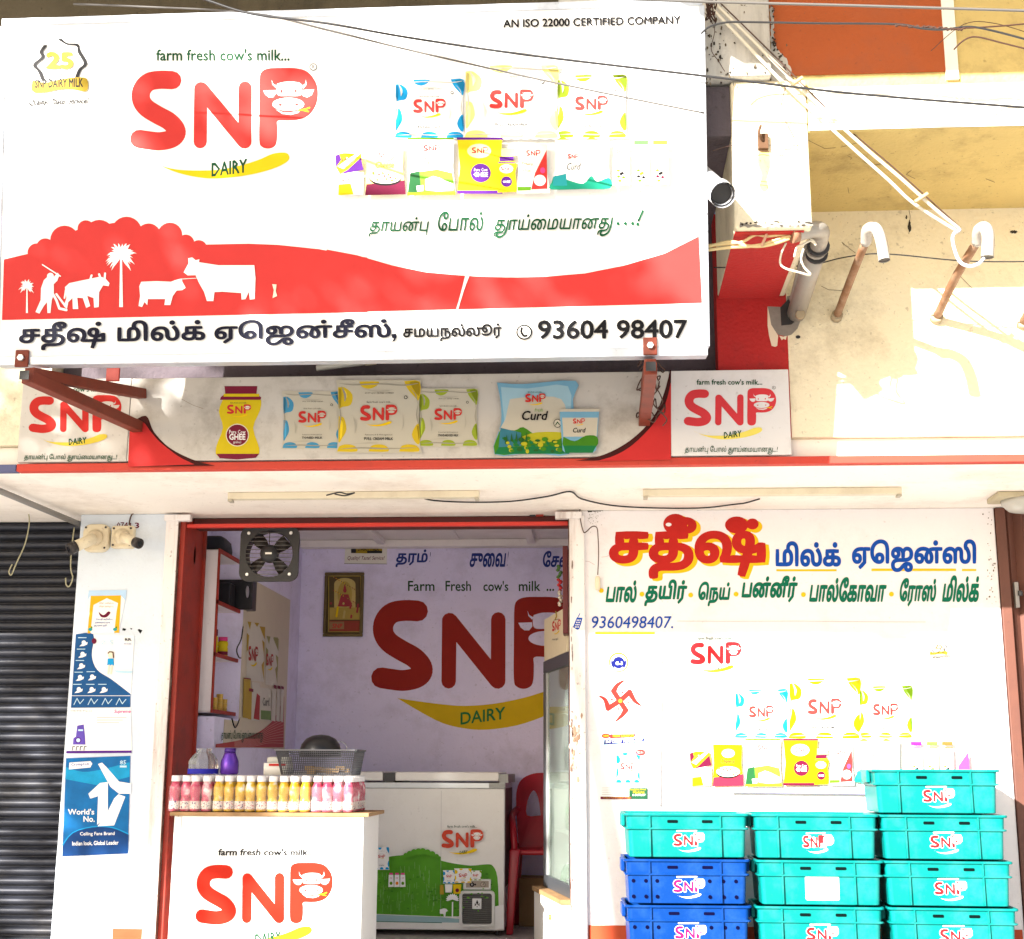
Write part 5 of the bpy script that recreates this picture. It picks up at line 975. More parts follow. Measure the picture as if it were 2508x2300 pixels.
for _p, _c in ((.58, (.55, .05, .08, 1)), (.63, (.74, .70, .66, 1)), (.70, (.05, .16, .04, 1))): _e = _r.color_ramp.elements.new(_p); _e.color = _c
_t.links.new(_r.outputs[0], _t.nodes['Principled BSDF'].inputs['Base Color'])
def bottle(m, x, y, lab, grp):
    if m not in protos: protos[m] = bottle_proto(m); first = True
    else: first = False
    t = thing('milk_bottle', lab, 'bottle', (x, y, KZ+.001), grp)
    for o in protos[m]:
        d = o if first else o.copy()
        if not first: COL.objects.link(d)
        d.parent = t
    t.rotation_euler = (random.uniform(-.02, .02), random.uniform(-.02, .02), random.uniform(0, 6))
for m, xs_, nm, g in ((MPK, (160, 245, 325, 412), 'pink milk bottle from the left in the pack beside the red jamb', 'rose milk bottles at the left end'), (MYL, (505, 590, 678), 'yellow milk bottle from the left in the small yellow pack', 'yellow milk bottles in the small pack'), (MYL, (760, 850, 935, 1025, 1110, 1195), 'yellow milk bottle from the left in the large yellow pack', 'yellow milk bottles in the large pack'), (MPK, (1290, 1375, 1455, 1540), 'pink milk bottle from the left in the pack at counter right end', 'pink milk bottles at the right end')):
    for k, x_ in enumerate(xs_): bottle(m, P(c4b(x_, 640)[0], 1940, -.275).x, -.275+random.uniform(-.003, .003), ORD[k]+' '+nm, g)
xl = P(c4b(1540, 640)[0], 1940, -.275).x
for k, s_ in ((1, 'second'), (2, 'third'), (3, 'fourth')): bottle(MPK, xl+.002, -.275+.0535*k, s_+' pink milk bottle back along the right edge of the counter', 'pink milk bottles at the right end')
for m, xs_, nm in ((MPK, (160, 245, 325, 412), 'pink milk bottle in the rear rows of the left pack'), (MYL, (505, 590, 678, 760, 850, 935, 1025, 1110, 1195), 'yellow milk bottle in the rear rows behind the front yellow ones'), (MPK, (1290, 1375, 1455), 'pink milk bottle in the rear rows of the right pack')):
    for r_ in range(1, 7):
        for x_ in xs_: bottle(m, P(c4b(x_, 640)[0], 1940, -.275).x+random.uniform(-.002, .002), -.275+.0535*r_, nm, 'rear rows of milk bottles, '+('pink left' if x_ < 450 else 'pink right' if m is MPK else 'yellow'))
for r_ in (4, 5, 6): bottle(MPK, xl+.002, -.275+.0535*r_, 'pink milk bottle in the rear rows of the right pack', 'rear rows of milk bottles, pink right')
# shrink film round the packs
MFILM = mat('shrink_film', (.9, .9, .9), .12, .02, alpha=.07, spec=.5)
for lab, x0, x1 in (('clear shrink film round the left pink milk pack', 160, 412), ('clear shrink film round the small yellow milk pack', 505, 678), ('clear shrink film round the large yellow milk pack', 760, 1195), ('clear shrink film round the right pink milk pack', 1290, 1540)):
    A_, C_ = P(c4b(x0, 640)[0], 1940, -.275).x-.028, P(c4b(x1, 640)[0], 1940, -.275).x+.028
    p = MB(); yb = .075; cx, w_, d_ = (A_+C_)/2, C_-A_, yb+.306
    p.loft([rrect(w_, d_, KZ+z, .02, 3, cx, (yb-.306)/2) for z in (.006, .05, .064, .08, .12)], MFILM, caps=(False, False)); tag(p.build('shrink_wrap'), lab, 'film')
# ------------------------------------------------------------------ things standing on the counter behind the bottles
yk = -.06; ZB = KZ+.1735
def gx(px, py=1880, y=yk): return P(px, py, y).x
def gz(px, py, y=yk): return P(px, py, y).z
M_GLS = mat('clear_glass', (.75, .78, .80), .05, .02, trans=.85)
cx = gx(498); hw = gx(533)-gx(498)
t = thing('glass_jar', 'ribbed clear glass jar with a blue band behind the left pink bottles', 'jar', (cx, yk, ZB)); p = MB(); R_ = []
for r_, h in ((.8, .002), (1, .02), (1.0, .06), (.95, .075), (.70, .10), (.5, .112), (.52, .13)):
    R_.append([(cx+hw*r_*(1+.035*math.cos(12*2*math.pi*k/48))*math.cos(2*math.pi*k/48), yk+hw*r_*(1+.035*math.cos(12*2*math.pi*k/48))*math.sin(2*math.pi*k/48), ZB+h) for k in range(48)])
p.loft(R_, M_GLS, (True, False)); p.build('glass_body', t)
p = MB(); p.lathe((cx, yk, ZB), [(hw*1.05, .005), (hw*1.05, .03)], ink('band_blue', (.03, .03, .40)), 24, (False, False)); p.build('blue_band', t)
cx = gx(562); hw = gx(584)-gx(562)
t = thing('purple_bottle', 'shiny purple bottle with a dark neck on the counter', 'bottle', (cx, yk, ZB)); MPU = mat('metallic_purple', (.14, .05, .45), .25, .1, metal=.5)
p = MB(); p.lathe((cx, yk, ZB), [(hw*.9, .002), (hw, .01), (hw, .05), (hw*.95, .07), (hw*.68, .10), (hw*.6, .11)], MPU, 20); p.build('bottle_body', t)
p = MB(); p.lathe((cx, yk, ZB), [(hw*.63, .1105), (hw*.6, .132)], mat('purple_neck', (.05, .012, .2), .4), 20); p.build('neck_cap', t)
x0, x1 = gx(652), gx(712)
t = thing('white_tub', 'white plastic tub with a grey lid and a red stripe beside the wire basket', 'tub', ((x0+x1)/2, yk, ZB)); p = MB(); p.loft([rrect(x1-x0, .14, ZB+z, .015, 3, (x0+x1)/2, yk) for z in (.002, .06)], mat('tub_white', (.75, .74, .70), .5)); p.build('tub_body', t)
p = MB(); p.loft([rrect((x1-x0)*s_, .14*s_, ZB+z, .02, 3, (x0+x1)/2+.006, yk) for z, s_ in ((.0605, .9), (.085, .86), (.09, .78))], mat('tub_grey_lid', (.50, .50, .46), .6)); p.build('lid', t)
p = MB(); p.box((x0+.03, yk-.0725, ZB+.045), (x1-.01, yk-.0705, ZB+.056), RED); p.build('stripe', t)
# steel wire basket
x0, x1, z0, z1 = gx(703), gx(872), ZB+.002, gz(780, 1838)
x0t, x1t = gx(691, 1838), gx(882, 1838); M_STL = mat('basket_steel', (.10, .10, .115), .45, .1, metal=.4)
t = thing('wire_basket', 'grey steel mesh basket on the counter holding a black bowl', 'basket', ((x0+x1)/2, yk, ZB)); dB, dT = .24, .28
def bpt(u, v, s):                                   # u along a side 0..1, v height 0..1, s side
    xa_, xb_ = x0+(x0t-x0)*v, x1+(x1t-x1)*v; d = (dB+(dT-dB)*v)/2; z = z0+(z1-z0)*v
    return {0: (xa_+(xb_-xa_)*u, yk-d, z), 1: (xb_, yk-d+2*d*u, z), 2: (xb_-(xb_-xa_)*u, yk+d, z), 3: (xa_, yk+d-2*d*u, z)}[s]
p = MB()
for s_, n_ in ((0, 38), (2, 38), (1, 22), (3, 22)):
    for k in range(n_+1): p.tube([bpt(k/n_, 0, s_), bpt(k/n_, 1, s_)], .0015, M_STL, 4, False)
    for k in range(1, 11): p.tube([bpt(0, k/11, s_), bpt(1, k/11, s_)], .0014, M_STL, 4, False)
p.build('mesh_sides', t)
p = MB(); p.box((x0, yk-dB/2, z0), (x1, yk+dB/2, z0+.003), M_STL); p.build('base', t)
p = MB(); pr = [bpt(0, 1, 0), bpt(1, 1, 0), bpt(1, 1, 1), bpt(1, 1, 2), bpt(0, 1, 0)]
for A_, C_ in zip(pr, pr[1:]): p.bar(A_, C_, .014, .008, M_STL)
p.build('rim', t)
cx = gx(785, 1838); hw = (gx(835, 1838)-gx(735, 1838))/2
p = MB(); p.lathe((cx, yk, z1-.035), [(hw*1.02, 0), (hw, .035), (hw*.92, .065), (hw*.72, .092), (hw*.4, .108), (.006, .113)], mat('black_plastic', (.012, .012, .014), .3, .2), 28); tag(p.build('black_bowl', None, smooth=True), 'upturned glossy black bowl lying in the wire basket', 'bowl')
cx = gx(835, 1825); p = MB(); p.tube([(cx+.035*math.cos(k*.4), yk-.02, z1+.005+.038*math.sin(k*.4)) for k in range(9)], .0022, M_GLS, 6); tag(p.build('clear_loop'), 'clear plastic loop standing in the basket beside the bowl', 'loop')
p = MB(); rr_ = random.Random(2)
for k in range(9): c_ = Vector((gx(760+k*11, 1865), yk-.04+rr_.uniform(-.03, .03), z0+.012+rr_.uniform(0, .02))); p.box(c_-Vector((.022, .02, .009)), c_+Vector((.022, .02, .012)), mat('brown_packets', (.42, .27, .12), .6, .3, 20))
tag(p.build('snack_packets'), 'heap of small brown packets seen through the wire basket', 'packets', kind='stuff')
# ------------------------------------------------------------------ wall shelf at the left inside
yS0, yS1 = .455, None
xs1 = P(529, 1560, yS0).x; xs0 = -2.298
yS1 = PX(601, 1504, xs1).y; zsh = [P(510, 1741, yS0).z, P(524, 1602, yS0).z, P(532, 1474, yS0).z, P(537, 1348, yS0).z]
M_PINK = mat('pinkish_laminate', (.80, .73, .75), .5, .04, 5, (.45, .38, .38), 3, .3)
t = thing('wall_shelf', 'white wall shelf with red edged boards at the left inside the shop', 'shelf', ((xs0+xs1)/2, .7, zsh[0]))
p = MB(); p.box((xs0, yS0, zsh[0]+.001), (xs1-.012, yS0+.016, zsh[3]), M_PINK); p.build('end_panel', t)
p = MB(); p.box((xs0, yS1-.016, zsh[0]+.001), (xs1-.012, yS1, zsh[3]), M_PINK); p.build('end_panel', t)
p = MB(); p.box((xs0+.001, yS0+.017, zsh[0]+.001), (xs0+.01, yS1-.017, zsh[3]), M_PINK); p.build('back_sheet', t)
for z in zsh: p = MB(); p.box((xs0+.011, yS0+.0165, z-.008), (xs1-.012, yS1-.0165, z+.008), M_PINK); p.box((xs1-.0115, yS0, z-.010), (xs1, yS1, z+.010), M_REDM); p.build('shelf_board', t)
p = MB(); p.box((xs1-.0115, yS0, zsh[0]+.011), (xs1, yS0+.014, zsh[3]-.011), M_REDM); p.build('edge_strip', t)
p = MB(); p.box((-2.40, .4535, .5), (-2.0855, .949, zsh[0]-.03), M_LILAC); p.build('side_wall', B)
def on_shelf(px, py): q = PX(px, py, xs1-.05); return q.x, q.y
x, y = on_shelf(545, 1595); t = thing('ghee_jar', 'small yellow ghee jar with a pink lid on the wall shelf', 'jar', (x, y, zsh[1]+.008))
p = MB(); p.lathe((x, y, zsh[1]+.008), [(.028, .001), (.030, .006), (.030, .05), (.027, .06), (.030, .07), (.030, .085), (.024, .092)], JY, 16); b_ = p.build('jar_body', t); p = MB(); p.lathe((x, y, zsh[1]+.008), [(.0303, .012), (.0303, .032)], MC, 16, (False, False)); p.build('label_band', b_); p = MB(); p.lathe((x, y, zsh[1]+.008), [(.026, .0925), (.026, .115)], PNK, 16); p.build('lid', t)
x, y = on_shelf(528, 1592); t = thing('ghee_jar', 'maroon capped ghee jar half hidden behind the shelf end panel', 'jar', (x-.02, y, zsh[1]+.008)); p = MB(); p.lathe((x-.02, y, zsh[1]+.008), [(.03, .001), (.03, .10), (.024, .11)], JY, 16); p.build('jar_body', t); p = MB(); p.lathe((x-.02, y, zsh[1]+.008), [(.028, .1105), (.028, .145)], MC, 16); p.build('lid', t)
k_ = 0
for px, n in ((524, 3), (537, 4), (548, 3), (560, 3)):
    x, y = on_shelf(px, 1735)
    for j in range(n):
        k_ += 1; p = MB(); p.lathe((x, y, zsh[0]+.009+j*.0245), [(.017, 0), (.019, .003), (.019, .020), (.0195, .0205), (.0195, .0235), (.016, .024)], mat('gold_tin', (.60, .38, .08), .3, .3, 30, metal=.3), 14)
        tag(p.build('gold_tin'), '%s gold tin up in %s stack on the lowest shelf' % (ORD[j], ('the leftmost', 'the tallest', 'the second from right', 'the rightmost')[(524, 537, 548, 560).index(px)]), 'tin', 'gold tins stacked on the shelf')
x, y = on_shelf(600, 1490); t = thing('loudspeaker', 'black loudspeaker with a ringed cone on the shelf behind the fan', 'speaker', (x, y-.07, zsh[2]+.011)); MSP = mat('speaker_black', (.015, .015, .02), .35, .3)
sx0 = xs1-.14; p = MB(); p.box((sx0, y-.20, zsh[2]+.011), (xs1+.07, PX(616, 1495, xs1+.07).y, zsh[2]+.19), MSP); p.build('cabinet', t, .006)
p = MB(); p.lathe((xs1+.0705, PX(605, 1455, xs1+.07).y, zsh[2]+.10), [(.034, 0), (.034, .003), (.026, .0035), (.012, .001)], mat('silver_ring', (.4, .4, .42), .3, metal=.6), 18, axis='X'); p.build('cone', t)
x, y = on_shelf(556, 1480); p = MB(); p.box((xs0+.03, y-.05, zsh[2]+.011), (xs1-.02, y+.06, zsh[2]+.15), MSP); tag(p.build('amplifier', None, .006), 'black amplifier box on the shelf left of the loudspeaker', 'amplifier')
p = MB(); p.loft([rrect(.16*s_, .22*s_, zsh[3]+.009+h, .03*s_, 3, xs1-.1, yS0+.25) for h, s_ in ((0, .95), (.03, 1), (.08, .9), (.105, .6))], mat('dark_bag', (.02, .022, .03), .6, .3, 15)); tag(p.build('dark_bag', None, smooth=True), 'dark bag lying on top of the wall shelf', 'bag')
p = MB(); p.tube(smoothpts([PX(598, 1500, xs1+.012), PX(592, 1560, xs1+.02), PX(580, 1590, xs1+.02), PX(585, 1610, xs1+.015), PX(596, 1625, xs1+.012), PX(590, 1740, xs1+.012), PX(577, 1782, xs1+.03), PX(568, 1760, xs1+.02)], 5), .004, M_CBL, 6); tag(p.build('speaker_cord'), 'black cord hanging down the open side of the wall shelf', 'cord')
# ------------------------------------------------------------------ flex banner on the side wall
XB = -2.084
fB = plane_map((XB, 0, 0), (1, 0, 0)); c2 = lambda x, y: (380+x*.34637, 1220+y*.34632)
t = thing('side_banner', 'cream and red dairy flex banner on the inner left wall', 'banner', PX(620, 1831, XB))
p = MB(); ya_, yb2 = PX(546, 1825, XB).y, PX(705, 1600, XB).y; zt_, zb_ = PX(705, 1467, XB).z, PX(620, 1831, XB).z
p.box((XB, max(ya_, .955), zb_), (XB+.003, yb2, zt_), ink('banner_cream', (.60, .52, .42), .5, .05)); p.box((XB, ya_, zb_), (XB+.003, .9545, zsh[0]-.04), MATS['banner_cream']); p.build('flex_sheet', t)
a = Art(plane_map((XB+.003, 0, 0), (1, 0, 0)), (1, 0, 0)); BRD = ink('banner_crimson', (.38, .05, .05))
a.poly(curve2([(912, 1400), (840, 1560), (740, 1650), (600, 1710), (430, 1740)], 4)+[(425, 1764), (908, 1764)], BRD, c2)
for k in range(9): a.line(curve2([(905, 1560+k*22), (800, 1620+k*14), (700, 1690+k*8), (560, 1720+k*6)], 3), 2, ink('banner_lines', (.62, .35, .3)), c2)
a.text('தாயன்பு ேபால் தூய்ைமயானது', 462, 1640, 765, 1730, DGRN, .01, .1, T=c2)
bc = ink('banner_ochre', (.42, .27, .03)); bw_ = ink('banner_pouch', (.60, .56, .50)); bo = ink('banner_olive', (.28, .26, .10))
def spouch(x0, y0, x1, y1, c, dyl):
    a.poly([(x0, y0), (x1, y0+dyl), (x1-8, y1), (x0-6, y1-12)], bw_, c2)
    for pts in ([(x0+2, y0), (x0+30, y0+4), (x0+20, y0+60)], [(x0+50, y0+8), (x0+85, y0+12), (x0+70, y0+40)], [(x1-40, y0+dyl-6), (x1, y0+dyl), (x1-2, y0+dyl+90)], [(x1-22, y0+130), (x1-4, y0+150), (x1-6, y0+260)], [(x0-2, y0+80), (x0+14, y0+100), (x0+6, y0+200), (x0-4, y0+220)], [(x1-26, y1-120), (x1-8, y1-150), (x1-10, y1-10)]): a.poly(pts, c, c2)
spouch(648, 872, 775, 1300, bc, 40); spouch(782, 975, 870, 1330, bo, 20)
BR2 = ink('banner_logo', (.36, .03, .03))
logo(a, 655, 1040, 725, 1150, T=c2, detail=0, tagline=False, mark=False, red=BR2, white=bw_, dy=12); logo(a, 780, 1095, 832, 1185, T=c2, detail=0, tagline=False, mark=False, red=BR2, white=bw_, dy=10)
for x0, y0, x1, y1, c in ((620, 1270, 670, 1560, bc), (655, 1340, 690, 1570, bc), (680, 1300, 735, 1580, bw_), (735, 1340, 815, 1575, bw_), (820, 1345, 850, 1580, bw_), (856, 1350, 880, 1582, bw_), (884, 1352, 905, 1585, bw_)): a.poly([(x0, y0), (x1, y0+8), (x1-6, y1), (x0-6, y1-8)], c, c2)
for x0, y0, x1, y1, c in ((622, 1270, 670, 1284, MC), (656, 1345, 688, 1372, MC), (740, 1500, 812, 1570, ink('banner_green', (.16, .26, .08))), (832, 1320, 852, 1350, MC), (858, 1325, 880, 1352, MC), (884, 1328, 903, 1354, MC)): a.poly([(x0, y0), (x1, y0+6), (x1, y1), (x0, y1-6)], c, c2)
a.poly([(712, 1380), (734, 1400), (730, 1570), (688, 1560)], BR2, c2); a.text('Curd', 752, 1410, 800, 1470, BLK, .01, 0, T=c2, res=1)
a.build('printed_face', t)
# picture frame and card on the back wall
yW = 2.5
c_2 = lambda x, y: (460+x*500/2015, 1240+y*320/1290)
A_, C_ = P(792, 1560, yW), P(893, 1403, yW); M_FRM = mat('dark_gilt_frame', (.12, .085, .03), .4, .3, 12, metal=.4)
t = thing('framed_picture', 'gilt framed golden devotional print with a red strip on the back wall', 'picture', ((A_.x+C_.x)/2, yW, A_.z))
for b_ in (((A_.x, A_.z), (C_.x, A_.z+.022)), ((A_.x, C_.z-.022), (C_.x, C_.z)), ((A_.x, A_.z+.0225), (A_.x+.022, C_.z-.0225)), ((C_.x-.022, A_.z+.0225), (C_.x, C_.z-.0225))): p = MB(); p.box((b_[0][0], yW-.028, b_[0][1]), (b_[1][0], yW-.001, b_[1][1]), M_FRM); p.build('frame', t, .004)
p = MB(); p.box((A_.x+.0225, yW-.012, A_.z+.0225), (C_.x-.0225, yW-.001, C_.z-.0225), ink('print_brown', (.10, .07, .03))); p.build('backing', t)
a = Art(ymap(yW-.012), BN); g1 = ink('icon_gold', (.42, .30, .07), .5, .3); g2 = ink('icon_ochre', (.52, .40, .14), .5, .3); g3 = ink('icon_red', (.32, .04, .05), .5, .3)
a.poly([(1445, 1110)]+[(1445, 780)]+circ(1550, 770, 105, 62, 14, 180, 360)+[(1655, 780), (1655, 1110)], g2, c_2); a.poly(circ(1550, 870, 72, 130, 20), g1, c_2)
a.fill([circ(1550, 830, 18, 24, 12), ccw([(1515, 870), (1585, 870), (1625, 990), (1480, 990)]), ccw([(1536, 812), (1550, 765), (1564, 812)])], g3, c_2); a.poly([(1400, 1000), (1700, 1000), (1700, 1120), (1400, 1120)], g1, c_2)
for k in range(40): a.ell(1440+(k*53) % 222, 700+(k*31) % 260, 5, 6, (g1, g3, YEL, M_FRM)[k % 4], c_2, 6)
a.line([(1392, 700), (1392, 1240), (1708, 1240), (1708, 690), (1392, 690)], 8, g1, c_2)
for k in range(26): a.ell(1415+(k*67) % 270, 960+(k*41) % 150, 11, 13, (g3, YEL, g2, BRD)[k % 4], c_2, 7)
a.rect(1400, 1132, 1700, 1235, ink('icon_strip', (.28, .05, .03)), c_2); a.rect(1400, 1140, 1545, 1215, ink('icon_tan', (.30, .17, .08)), c_2); a.text('SNP', 1428, 1160, 1530, 1206, RED, .02, .1, T=c_2)
for k in range(4): a.line([(1600, 1160+k*14), (1680, 1158+k*14)], 3, BRD, c_2)
a.build('print', t)
t = thing('wall_card', 'white company anniversary card half hidden under the ceiling beam', 'card', P(900, 1381, yW)); A_, C_ = P(844, 1381, yW), P(949, 1310, yW); p = MB(); p.box((A_.x, yW-.004, A_.z), (C_.x, yW-.001, C_.z), PWH); p.build('card', t)
a = Art(ymap(yW-.004), BN); a.poly([(1610, 380), (1920, 370), (1918, 460), (1750, 466), (1612, 462)], GOLD, c_2); a.rect(1612, 398, 1660, 462, DGY, c_2); a.rect(1770, 440, 1918, 464, DGY, c_2); a.text('DAIRY MILK', 1680, 402, 1890, 440, BLK, .02, T=c_2, res=1); a.text('Quality! Taste! Service!', 1570, 492, 1945, 540, MAR, .005, .25, T=c_2); a.line([(1545, 566), (1966, 570)], 4, DGY, c_2); a.build('printed_face', t)
# ------------------------------------------------------------------ exhaust fan hanging from the lintel
yF = .13; cF = P(659, 1356, yF); uf = 149/FPX*(7+yF)/2
t = thing('exhaust_fan', 'grey square exhaust fan hung under the door lintel', 'fan', (cF.x, yF, cF.z+uf)); M_FAN = mat('fan_grey', (.014, .014, .017), .5, .2, 9, (.04, .032, .025), 6, .5)
p = MB(); ff = lambda u, v, d: (cF.x+u*uf, yF+d, cF.z+v*uf)
plate(p, [(x, z*.94) for x, z, _ in rrect(2, 2, 0, .32, 5)], [circ(0, 0, .80, n=32)], ff, .02, M_FAN); p.build('frame', t, .003)
p = MB(); p.loft([[ff(x, z, d) for x, z in circ(0, 0, r_, n=32)] for r_, d in ((.80, .0), (.77, .02), (.77, .07))], M_FAN, (False, False)); p.build('duct_ring', t)
p = MB(); p.lathe((cF.x, yF, cF.z), [(uf*.10, -.012), (uf*.30, -.008), (uf*.30, .03)], M_FAN, 20, axis='Y'); hb = p.build('hub', t); p = MB(); p.box((cF.x-uf*.11, yF-.0145, cF.z-uf*.03), (cF.x+uf*.11, yF-.0125, cF.z+uf*.03), PWH); p.build('badge', hb)
for k in range(4):
    an = math.radians(40+90*k); p = MB(); pts = []
    for r_, wd, tw in ((.25, .12, .5), (.5, .20, .42), (.74, .21, .35)):
        e_ = Vector((math.cos(an), 0, math.sin(an))); n_ = Vector((-math.sin(an), 0, math.cos(an))); c_ = Vector((cF.x, yF+.03, cF.z))+e_*r_*uf
        pts.append((c_-n_*wd*uf+Vector((0, tw*.04, 0)), c_+n_*wd*uf-Vector((0, tw*.04, 0))))
    p.loft([[a0, a1, a1+Vector((0, .003, 0)), a0+Vector((0, .003, 0))] for a0, a1 in pts], mat('fan_blade', (.020, .015, .013), .5, .2)); p.build('blade', t)
p = MB()
for k in range(-5, 6):
    h = k*.14; L_ = math.sqrt(max(0, .79**2-h*h)); p.tube([ff(-L_, h, -.002), ff(L_, h, -.002)], .0022, mat('guard_wire', (.11, .105, .10), .4), 5)
p.tube([ff(0, .3, -.004), ff(0, .79, -.004)], .0025, M_FAN, 5); p.build('guard', t)
for sx in (-1, 1):
    for sz in (-1, 1): p = MB(); p.lathe((cF.x+sx*uf*.72, yF-.0005, cF.z+sz*uf*.70), [(uf*.06, 0), (uf*.05, -.006)], mat('bolt_steel', 0), 8, axis='Y'); p.build('bolt', t)
# ------------------------------------------------------------------ chest freezer
YZ = 1.65; fx0, fx1 = P(700, 2000, YZ).x-.35, P(1236, 2050, YZ).x; zl1 = P(1100, 1891, YZ).z; zl0 = P(1100, 1913, YZ).z; zb0 = P(1000, 2277, YZ).z
M_FRZ = mat('freezer_white', (.74, .73, .71), .35, .03, 4, (.5, .46, .42), 4, .3); M_TRIM = mat('freezer_trim', (.62, .66, .70), .3, .05, metal=.3)
t = thing('chest_freezer', 'white chest freezer with a green dairy wrap and two lids', 'freezer', ((fx0+fx1)/2, YZ+.35, zb0))
zt0, zt1 = P(1100, 1917, YZ).z, P(1100, 1931, YZ).z
p = MB(); p.box((fx0, YZ, zb0), (fx1, YZ+.72, zt1), M_FRZ); p.build('cabinet', t, .006)
p = MB(); p.box((fx1+.0005, YZ+.03, zb0+.25), (fx1+.003, YZ+.7, zt1), mat('freezer_side_brown', (.09, .05, .045), .5, .2)); p.build('side_panel', t)
p = MB(); p.box((fx0-.004, YZ-.008, zt1+.001), (fx1+.004, YZ+.725, zt0), M_TRIM); tr = p.build('trim', t, .003)
p = MB(); A_ = P(1198, 1924, YZ); p.box((A_.x, YZ-.012, zt1+.004), (fx1+.002, YZ-.0085, zt0-.002), mat('trim_grey', (.32, .33, .32), .5)); p.build('corner_cap', tr)
for x0, x1 in ((fx0, P(938, 1902, YZ).x), (P(968, 1902, YZ).x, P(1222, 1902, YZ).x)): p = MB(); p.box((x0, YZ-.006, zl0), (x1, YZ+.715, zl1), M_FRZ); p.build('lid', t, .008)
p = MB(); p.box((P(940, 1902, YZ).x, YZ-.001, zl0-.012), (P(967, 1902, YZ).x, YZ+.70, zl1-.006), M_DKMET); p.build('hinge_bar', t); p = MB(); p.box((P(1223, 1902, YZ).x, YZ, zl0-.01), (fx1+.02, YZ+.70, zl1-.012), mat('trim_grey', 0)); p.build('lid_end', t)
c5b = lambda x, y: (860+x*620/2015, 1740+y*560/1820)
a = Art(ymap(YZ), BN); FG = ink('wrap_green', (.085, .30, .02), .4, .35)
a.poly(curve2([(-200, 1200), (0, 1190), (200, 1180), (330, 1160), (420, 1150), (450, 1130), (480, 1125), (520, 1112), (570, 1108), (620, 1118), (650, 1130), (690, 1155), (715, 1165)], 3)+curve2([(715, 1195), (800, 1215), (950, 1235), (1080, 1225), (1130, 1240), (1165, 1330), (1175, 1560)], 3)+[(1150, 1560), (850, 1640), (700, 1640), (200, 1620), (-200, 1620)], FG, c5b)
a.poly([(200, 1625), (710, 1645), (860, 1660), (860, 1690), (200, 1680)], ink('wrap_teal', (.30, .46, .50)), c5b); a.line([(205, 1680), (720, 1690)], 6, ink('wrap_dark', (.03, .16, .10)), c5b); a.line([(718, 640), (712, 1640)], 2, GRY, c5b)
fzr = random.Random(8)
for k in range(70): x_ = fzr.uniform(205, 700); y_ = fzr.uniform(1200, 1560); a.line([(x_, y_), (x_+fzr.uniform(-2, 2), y_+fzr.uniform(20, 90))], 1.6, ink('wrap_dew', (.34, .55, .25)), c5b)
for k in range(120): x_ = fzr.uniform(205, 1120); a.ell(x_, fzr.uniform(1300, 1600), fzr.uniform(4, 12), fzr.uniform(3, 8), (ink('wrap_green_dark', (.05, .20, .012)), ink('wrap_green_light', (.14, .38, .04)))[k % 2], c5b, 7)
a.fill([circ(x_, y_, r_, r_, 14) for x_, y_, r_ in ((470, 1140, 24), (505, 1128, 26), (540, 1122, 26), (575, 1120, 26), (612, 1128, 24), (650, 1142, 24), (440, 1152, 20), (685, 1158, 18))], FG, c5b)
logo(a, 722, 945, 1056, 1096, T=c5b, detail=1, mark=False, white=M_FRZ, red=ink('wrap_red', (.56, .06, .03)))
pouch(a, c5b, 735, 1270, 832, 1375, CYN, PPW); pouch(a, c5b, 945, 1272, 1042, 1350, LIM, PPW); pouch(a, c5b, 826, 1255, 962, 1370, YEL, PPW, ls=.5); pouch(a, c5b, 190, 1085, 310, 1265, CYN, PPW); 
for x_ in (325, 372, 418): a.poly([(x_-18, 1305), (x_+18, 1305), (x_+22, 1400), (x_-22, 1402)], PPW, c5b); a.rect(x_-14, 1290, x_+14, 1304, PNK, c5b); a.text('SNP', x_-10, 1325, x_+10, 1336, RED, T=c5b, res=1); a.ell(x_, 1372, 12, 14, (ORG, GRN, MAR)[int(x_) % 3], c5b, 8)
a.poly([(712, 1385), (740, 1385), (744, 1460), (712, 1460)], bc, c5b); a.poly([(752, 1380), (812, 1380), (806, 1445), (756, 1445)], PPW, c5b); a.poly([(818, 1380), (880, 1380), (876, 1455), (820, 1455)], YEL, c5b); a.ell(850, 1428, 15, 16, MC, c5b, 12)
a.poly([(808, 1520), (818, 1520), (816, 1648), (806, 1648)], PPW, c5b); Lp = []
for k in range(11): tq = math.radians(-190+k*20); Lp.append(ccw([(812, 1500), (812+40*math.cos(tq-.2), 1500+36*math.sin(tq-.2)), (812+54*math.cos(tq), 1500+48*math.sin(tq)), (812+40*math.cos(tq+.2), 1500+36*math.sin(tq+.2))]))
a.fill(Lp, PPW, c5b); a.fill([ccw([(712, 1580), (745, 1570), (765, 1575), (775, 1590), (760, 1600), (755, 1640), (745, 1640), (740, 1615), (712, 1612)])], PPW, c5b); a.poly([(1150, 1555), (1218, 1540), (1218, 1730), (1150, 1735)], PPW, c5b)
a.build('printed_wrap', t)
def fzbox(name, x0, y0, x1, y1, d, m, par, bev=.006): A_, C_ = P(*c5b(x0, y1), YZ), P(*c5b(x1, y0), YZ); p = MB(); p.box((A_.x, YZ-d, A_.z), (C_.x, YZ-.0008, C_.z), m); return p.build(name, par, bev)
cpn = fzbox('control_panel', 892, 1342, 1115, 1425, .02, mat('panel_white', (.66, .66, .64), .4), t); 
f2 = ymap(YZ-.02); a = Art(f2, BN); a.rect(915, 1358, 1096, 1410, mat('panel_bronze', (.24, .20, .17), .35, .2, metal=.4), c5b); a.ell(962, 1386, 19, 19, BLK, c5b, 14); a.ell(962, 1386, 8, 8, GRY, c5b, 10); a.ell(988, 1386, 8, 8, BLK, c5b, 8); a.ell(1050, 1386, 20, 20, DGY, c5b, 16); a.ell(1050, 1386, 17, 17, ink('dial_face', (.4, .34, .28)), c5b, 16); a.line([(1050, 1388), (1060, 1372)], 4, BLK, c5b); a.build('dials', cpn)
